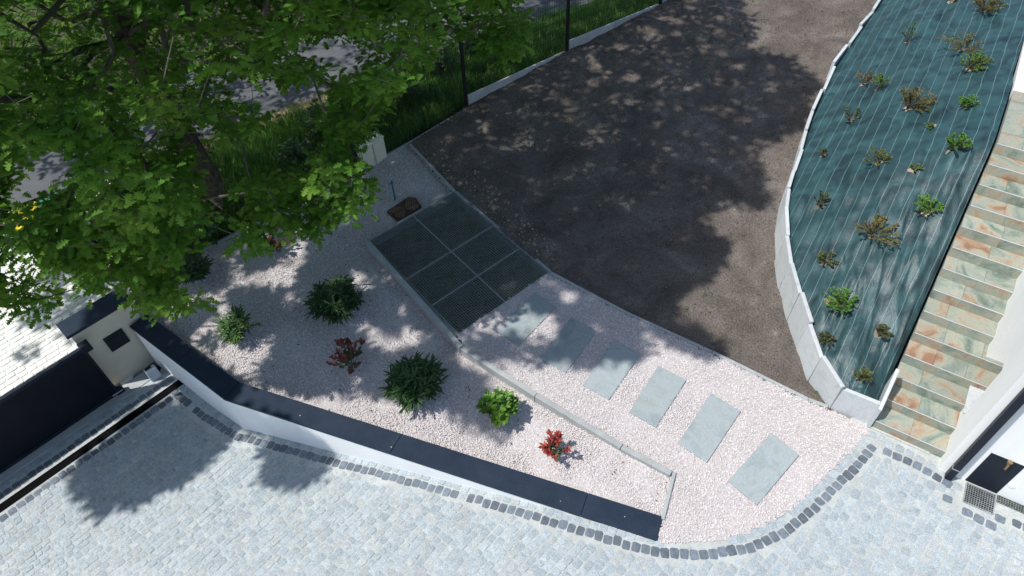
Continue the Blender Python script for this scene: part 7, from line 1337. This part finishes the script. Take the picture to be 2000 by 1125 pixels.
# ------------------------------------------------------------------ grass and undergrowth on the verge
def blades(name, poly, zf, n, h, mat, w=.006, lean=.35):
    P = scatter(poly, n); k = len(P); az = rng.uniform(0, 2 * np.pi, k)
    up = np.stack([np.cos(az) * lean * rng.uniform(.2, 1.3, k), np.sin(az) * lean * rng.uniform(.2, 1.3, k), np.ones(k)], 1)
    sd = np.stack([np.cos(az + 1.4), np.sin(az + 1.4), np.zeros(k)], 1)
    cl = np.array([mnoise.noise(Vector((a * 1.4, c * 1.4, .7))) for a, c in P])
    hh = rng.uniform(.5, 1.2, k) * h * (1 + .7 * cl)
    V, F = spread([(0, -.5, 0), (0, .5, 0), (.55, .38, .0), (.55, -.38, 0), (1, 0, -.16)], [(0, 1, 2, 3), (3, 2, 4)], frames(up, np.cross(up, sd)), np.concatenate([P, zf(P[:, 0], P[:, 1])[:, None]], 1), np.stack([hh, np.full(k, w * 2.2), hh], 1))
    return kind(fastobj(name, V, F, mat), 'stuff')
gv = [(-5.6, 9.5), (-2.99, 11.5), (-.86, 13.55), (1.56, 15.3), (4.1, 17.1), (7.5, 19.6), (5.5, 21.0), (-3.6, 15.8), (-4.6, 14.2), (-6.2, 12.9), (-7.4, 11.8), (-7.0, 9.6)]
blades('grass', gv, zverge, 60000, .34, M['grass'])
blades('grass', [(-4.8, 13.9), (-3.2, 15.3), (-3.6, 15.9), (-5.7, 14.6), (-8.2, 13.0), (-7.4, 12.4)], zverge, 3500, .2, M['straw'])
blades('grass', gv, zverge, 1200, .5, M['straw'], .004)
# weeds pricking through the bare soil
wp = scatter(soil_poly, 150); V0, F0 = [], []
k = len(wp)
pid = np.repeat(np.arange(k), 9); m = len(pid); az = rng.uniform(0, 2 * np.pi, m)
dirs = np.stack([np.cos(az), np.sin(az), rng.uniform(.2, .9, m)], 1); pos = np.concatenate([wp[pid] + rng.normal(size=(m, 2)) * .03, zsoil(wp[pid, 0], wp[pid, 1])[:, None] + .0], 1)
V, F = spread([(0, -.12, 0), (.5, -.22, .02), (1, 0, 0), (.5, .22, .02), (0, .12, 0)], [(0, 1, 2, 3, 4)], frames(dirs, np.tile([0, 0, 1.], (m, 1))), pos, rng.uniform(.02, .055, m) * rng.uniform(.4, 1.3, k)[pid])
kind(fastobj('weeds', V, F, M['darkleaf']), 'stuff')
def clods(name, poly, n, zf, lo, hi, mat):
    P = scatter(poly, n); n = len(P); b = [(1, 0, 0), (-.9, .1, .1), (.1, .8, .05), (-.1, -.85, 0), (.15, .05, .7), (0, 0, -.5)]; f = [(0, 2, 4), (2, 1, 4), (1, 3, 4), (3, 0, 4), (2, 0, 5), (1, 2, 5), (3, 1, 5), (0, 3, 5)]
    s = lo + (hi - lo) * rng.random(n) ** 4
    z = zf(P[:, 0], P[:, 1]) + np.array([mnoise.fractal(Vector((a * 1.6, c * 1.6, 3.1)), 1.0, 2.1, 6) for a, c in P]) * .055
    V, F = spread(b, f, frames(rng.normal(size=(n, 3)), rng.normal(size=(n, 3)) + [0, 0, 1.]), np.concatenate([P, z[:, None]], 1), s)
    kind(fastobj(name, V, F, mat), 'stuff')
clods('soil_clods', soil_poly, 16000, zsoil, .006, .04, M['clod'])
clods('dry_clods', [(-1.9, 12.0), (-1.0, 10.7), (.6, 8.5), (1.0, 8.7), (-.2, 10.6), (-1.3, 12.2)], 700, zsoil, .008, .045, M['pale_clod'])
lf = scatter(bed_poly, 260); n = len(lf)
V, F = spread([(0, -.1, 0), (.5, -.25, .1), (1, 0, 0), (.5, .25, .1), (0, .1, 0)], [(0, 1, 2, 3, 4)], frames(rng.normal(size=(n, 3)) * [1, 1, .2], np.tile([0, 0, 1.], (n, 1)) + rng.normal(size=(n, 3)) * .3), np.concatenate([lf, zbed(lf[:, 0], lf[:, 1])[:, None] + .025], 1), rng.uniform(.02, .05, n))
kind(fastobj('leaf_litter', V, F, M['litter']), 'stuff')

# ------------------------------------------------------------------ shrubs
LANCE, LANF = leaf_mesh([(0, .02), (.3, .085), (.7, .075), (1, .005)], .3, .35)
ELL, ELF = leaf_mesh([(0, .03), (.3, .22), (.65, .24), (1, .02)], .3, .2)
SML, SMF = np.array([(0, 0, 0), (.5, .3, .06), (1, 0, -.05), (.5, -.3, .06)]), [(0, 1, 2, 3)]
SHAPE = dict(lance=(LANCE, LANF), ell=(ELL, ELF), small=(SML, SMF))
def shrub(name, label, cat, base, h, r, nst, per, lsize, shape, mats, group=None, lean=(0, 0), stem_r=.006, stem_mat='twig', spread_=.55, seed=0, tip=.25, up=.4, rosette=True):
    """stems rise from the base and open out; leaves sit along the outer part of each stem; mats = [(part name, material, share, low, high)]"""
    g = np.random.default_rng(seed); base = np.array(base, float); root = empty(name, tuple(base)); tag(root, label, cat, group)
    st = MB(); P, D, H_ = [], [], []
    for i in range(nst):
        az = g.uniform(0, 2 * np.pi); k = g.uniform(0, 1) ** .5; out = np.array([np.cos(az), np.sin(az), 0]) * r * k
        hh = h * (1 - .45 * k * k) * g.uniform(.75, 1.08)
        top = np.array([out[0] + lean[0], out[1] + lean[1], hh]); mid = np.array([out[0] * .4 + lean[0] * .3, out[1] * .4 + lean[1] * .3, hh * .6]) + g.normal(size=3) * r * .06
        pts = [np.array([out[0] * .06, out[1] * .06, -.02]), mid, top]
        st.tube([base + p for p in pts], [stem_r, stem_r * .7, stem_r * .35], 4, False)
        for j in range(per):
            t = 1 - (1 - tip if rosette is False else .62) * g.random() ** 1.5
            p = (pts[0] * (1 - t) ** 2 + 2 * mid * t * (1 - t) + top * t * t); a2 = g.uniform(0, 2 * np.pi)
            ax = (top - mid); ax /= np.linalg.norm(ax) + 1e-9; dv = np.array([np.cos(a2), np.sin(a2), 0]) * 1.0 + ax * up * 1.6 + np.array([0, 0, up * .3])
            P.append(base + p); D.append(dv); H_.append(t * .6 + .4 * (p[2] / h))
    P, D, H_ = np.array(P), np.array(D), np.array(H_); n = len(P); sz = g.uniform(.7, 1.2, n) * lsize
    Rm = frames(D, np.tile([0, 0, 1.], (n, 1)) + g.normal(size=(n, 3)) * .3 - D * .0)
    st.build('stem', M[stem_mat], root)
    pick = np.full(n, -1); 
    for k, (pn_, mt, share, lo, hi) in enumerate(mats):
        c = (H_ >= lo) & (H_ <= hi) & (g.random(n) < share); pick[c] = k
    pick[pick < 0] = 0
    Vb, Fb = SHAPE[shape]
    for k, (pn_, mt, *_r) in enumerate(mats):
        c = pick == k
        if c.any(): V, F = spread(Vb, Fb, Rm[c], P[c], sz[c]); kind(fastobj(pn_, V, F, M[mt], root), 'stuff')
    return root
GB = 'shrubs planted in the gravel bed'
shrub('oleander', 'wide dark green oleander in the middle of the shaded gravel bed', 'shrub', (-2.946,7.788,-0.100), .46, .44, 70, 17, .16, 'lance', [('foliage', 'oleander', 1, 0, 9)], GB, seed=1, up=.5)
shrub('oleander', 'tall round dark green oleander nearest the dark wall coping', 'shrub', (-1.518,6.010,-0.100), .58, .42, 70, 18, .165, 'lance', [('foliage', 'oleander', 1, 0, 9)], GB, seed=2, up=.5)
shrub('oleander', 'dark oleander half hidden under oak leaves at the back of the bed', 'shrub', (-5.542,8.615,-0.100), .42, .30, 40, 14, .14, 'lance', [('foliage', 'oleander', 1, 0, 9)], GB, seed=3, up=.5)
shrub('pale_shrub', 'light green leafy shrub below the lowest oak twigs near the pier', 'shrub', (-4.480,7.262,-0.100), .52, .30, 40, 15, .13, 'lance', [('foliage', 'oleander', 1, 0, 9), ('pale_foliage', 'light_oleander', .6, .55, 9)], GB, seed=4, up=.5)
shrub('green_shrub', 'bright green glossy shrub in sun beside the lower kerb', 'shrub', (-0.276,5.496,-0.100), .56, .27, 34, 18, .095, 'ell', [('foliage', 'choisya', 1, 0, 9)], GB, seed=5, up=.5)
shrub('photinia', 'larger red leaved shrub with bare stems left of the round oleander', 'shrub', (-2.570,6.504,-0.100), .56, .36, 15, 16, .085, 'ell', [('foliage', 'darkleaf', 1, 0, 9), ('red_foliage', 'darkred', .9, .60, 9)], GB, seed=6, up=.7, stem_r=.005)
shrub('photinia', 'small bright red shrub alone in the sunny end of the bed', 'shrub', (0.525,4.860,-0.081), .50, .20, 12, 18, .08, 'ell', [('foliage', 'darkleaf', 1, 0, 9), ('red_foliage', 'red', .95, .58, 9)], GB, seed=7, up=.7, stem_r=.005)
shrub('photinia', 'dull red shrub in deep shade at the back kerb under the oak', 'shrub', (-4.230,9.233,-0.100), .42, .28, 14, 15, .08, 'ell', [('foliage', 'darkleaf', 1, 0, 9), ('red_foliage', 'darkred', .7, .55, 9)], GB, seed=8, up=.7, stem_r=.005)
# undergrowth at the foot of the oak and under the fence
UG = [((-5.682,9.593,-0.100), .55, .5), ((-4.720,10.526,-0.100), .5, .5), ((-4.193,11.590,-0.100), .6, .55), ((-3.834,12.784,-0.100), .7, .6), ((-2.240,13.819,-0.100), .8, .6), ((-1.503,15.224,-0.355), .9, .6), ((-0.649,16.429,-0.554), .8, .6)]
UL = ['dark bush at the foot of the ivy covered oak trunk', 'dark bush behind the back kerb under low oak twigs', 'bushy undergrowth left of the cream meter cabinets', 'bushy undergrowth on the grass behind the first fence post', 'dark leafy bush against the mesh fence above the soil corner', 'dark leafy bush between the second and first fence posts near the road', 'dark leafy bush at the road edge behind the tallest grass']
for i, ((b, h, r), lb) in enumerate(zip(UG, UL)):
    shrub('undergrowth_bush', lb, 'bush', b, h, r, 40, 22, .085, 'ell', [('foliage', 'darkleaf', 1, 0, 9)], 'bushes in the shaded verge', seed=20 + i, up=.3)

# plants poking through the fabric on the bank
GM = 'young plants set in the weed fabric'
MP = [((7.526,11.860,2.000), 'spindly green plant with a long upright stem near the top of the bank', .38, .13, 9, 'olive', 'fresh'),
      ((8.711,12.893,2.200), 'dark sprig cut by the top edge of the picture on the bank', .14, .16, 8, 'moss', 'moss'),
      ((9.160,12.486,2.200), 'wide bronze and green bush highest on the bank', .26, .30, 34, 'orange', 'olive'),
      ((8.150,11.168,2.200), 'arching olive and orange plant above the yellow green bush', .20, .34, 22, 'olive', 'orange'),
      ((8.107,10.702,2.100), 'dense yellow green bush growing by a small stone on the bank', .26, .22, 34, 'olive', 'fresh'),
      ((6.947,11.753,1.200), 'sparse reddish twiggy plant near the slab wall, left of a green one', .26, .18, 9, 'orange', 'orange'),
      ((7.024,11.311,1.400), 'small green bush just right of the reddish twiggy plant', .22, .15, 14, 'fresh', 'olive'),
      ((7.196,10.490,1.500), 'large orange and olive bush spreading in the upper middle of the bank', .32, .30, 38, 'olive', 'orange'),
      ((7.751,9.887,1.900), 'fresh green tuft close to the top of the stairs', .18, .14, 18, 'fresh', 'fresh'),
      ((6.380,10.751,1.100), 'thin grey green plant with a pale root patch by the slab wall', .24, .14, 8, 'moss', 'olive'),
      ((7.250,9.796,1.600), 'tiny green tuft between the orange bush and the stairs', .09, .08, 8, 'olive', 'fresh'),
      ((7.237,9.044,1.700), 'upright bright green bush in the right part of the bank', .24, .16, 24, 'fresh', 'fresh'),
      ((5.716,10.040,0.900), 'tiny dark tuft beside the bend of the slab wall', .09, .08, 9, 'moss', 'moss'),
      ((6.344,9.396,1.200), 'sprawling olive plant in the middle of the bank', .16, .20, 15, 'moss', 'olive'),
      ((6.675,8.946,1.400), 'tiny pale green tuft right of the sprawling olive plant', .08, .09, 7, 'olive', 'fresh'),
      ((5.269,8.820,0.800), 'thin upright olive plant close to the tall slabs', .26, .12, 9, 'moss', 'olive'),
      ((6.481,7.914,1.400), 'spreading bright green bush in the middle right beside the stairs', .18, .20, 24, 'fresh', 'fresh'),
      ((5.658,7.742,1.100), 'large sparse orange and green bush in the lower middle of the bank', .26, .30, 26, 'olive', 'orange'),
      ((4.969,7.565,0.750), 'small olive bush above the big bright green bush', .16, .13, 14, 'moss', 'olive'),
      ((4.880,6.596,0.800), 'big bright green bush growing from a sandy cut in the fabric', .24, .20, 30, 'fresh', 'fresh'),
      ((4.553,6.116,0.700), 'dark grassy tuft near the leaning lower slabs', .11, .11, 20, 'moss', 'moss'),
      ((5.193,6.009,0.900), 'dark rounded tuft near the lower end of the stairs', .11, .11, 20, 'moss', 'moss'),
      ((4.827,5.429,0.650), 'lowest dark tuft in the bottom corner of the bank', .11, .11, 18, 'moss', 'olive')]
for i, (q, lb, h, r, nst, m1, m2) in enumerate(MP):
    p = on_mat(q); per = 16
    shrub('bank_plant', lb, 'plant', tuple(p), h * 1.15, r * (1.12 + .05 * (i % 5)), int(nst * 1.5), 26, .034 if h > .12 else .028, 'small', [('foliage', m1, 1, 0, 9), ('tip_foliage', m2, .55, .45, 9)], GM, seed=50 + i, up=.6, stem_r=.003, lean=((i * 37 % 10 - 5) * .012, (i * 53 % 10 - 5) * .012))
for i, (q, *_r) in enumerate(MP):      # the cut round each stem, with a little sand
    p = on_mat(q); r_h = rng.uniform(.05, .085); ring = []
    for t in np.linspace(0, 2 * math.pi, 11)[:-1]:
        x, y = p.x + r_h * rng.uniform(.6, 1.2) * math.cos(t), p.y + r_h * rng.uniform(.6, 1.2) * math.sin(t); hit = bvh.ray_cast(Vector((x, y, 6)), Vector((0, 0, -1)))
        ring.append((x, y, (hit[0].z if hit[0] else p.z) + .006))
    obj('planting_hole', ring, [tuple(range(10))], M['pale_clod'] if i % 3 else M['clod'], mat_o)
c = on_mat((4.864,6.659,0.750)); a = MB(); el_ = [(.17 * math.cos(t) , .07 * math.sin(t)) for t in np.linspace(0, 2 * math.pi, 14, endpoint=False)]
vs_ = []
for x, y in el_:
    q = np.array([c[0] - .03, c[1] + .04]) + np.array([.75, -.66]) * x + np.array([.66, .75]) * y; h = bvh.ray_cast(Vector((q[0], q[1], 5)), Vector((0, 0, -1))); vs_.append((q[0], q[1], (h[0].z if h[0] else c[2]) + .008))
o = obj('cut_slit', vs_, [tuple(range(14))], M['pale_clod'], mat_o)

# ------------------------------------------------------------------ wheelie bins beyond the gate
def bin_(p, ang, lid, label):
    e = empty('wheelie_bin', (p[0], p[1], -.99)); tag(e, label, 'bin', 'wheelie bins by the road'); c, s = math.cos(ang), math.sin(ang)
    def w(x, y, z): return (p[0] + c * x - s * y, p[1] + s * x + c * y, -.99 + z)
    lo = [w(-.22, -.24, .06), w(.22, -.24, .06), w(.22, .2, .06), w(-.22, .2, .06)]; up = [w(-.29, -.34, .98), w(.29, -.34, .98), w(.29, .32, .98), w(-.29, .32, .98)]
    MB().add(lo + up, [(3, 2, 1, 0), (4, 5, 6, 7), (0, 1, 5, 4), (1, 2, 6, 5), (2, 3, 7, 6), (3, 0, 4, 7)]).build('body', M['black'], e, bevel=.02)
    pr = [(-.37, 1.0), (-.30, 1.07), (0, 1.10), (.28, 1.07), (.35, 1.01)]
    V = [w(-.31, y, z) for y, z in pr] + [w(.31, y, z) for y, z in pr] + [w(-.31, .35, .985), w(.31, .35, .985), w(-.31, -.37, .985), w(.31, -.37, .985)]
    F = [(i, i + 5, i + 6, i + 1) for i in range(4)] + [(4, 9, 11, 10), (0, 12, 13, 5), (0, 1, 2, 3, 4, 10, 12), (9, 8, 7, 6, 5, 13, 11)]
    MB().add(V, F).build('lid', lid, e)
    MB().obar(w(-.2, .39, 1.0), w(.2, .39, 1.0), .03, .03).build('handle', M['black'], e)
    for x in (-.24, .24): MB().tube([w(x - .03, .22, .1), w(x + .03, .22, .1)], .1, 12).build('wheel', M['black'], e)
bin_((-8.806,10.695,0.100), .75, M['bin_green'], 'black wheelie bin with a green lid behind the oak leaves')
bin_((-9.272,10.315,0.100), .75, M['bin_yellow'], 'wheelie bin with a yellow lid almost hidden behind oak leaves')
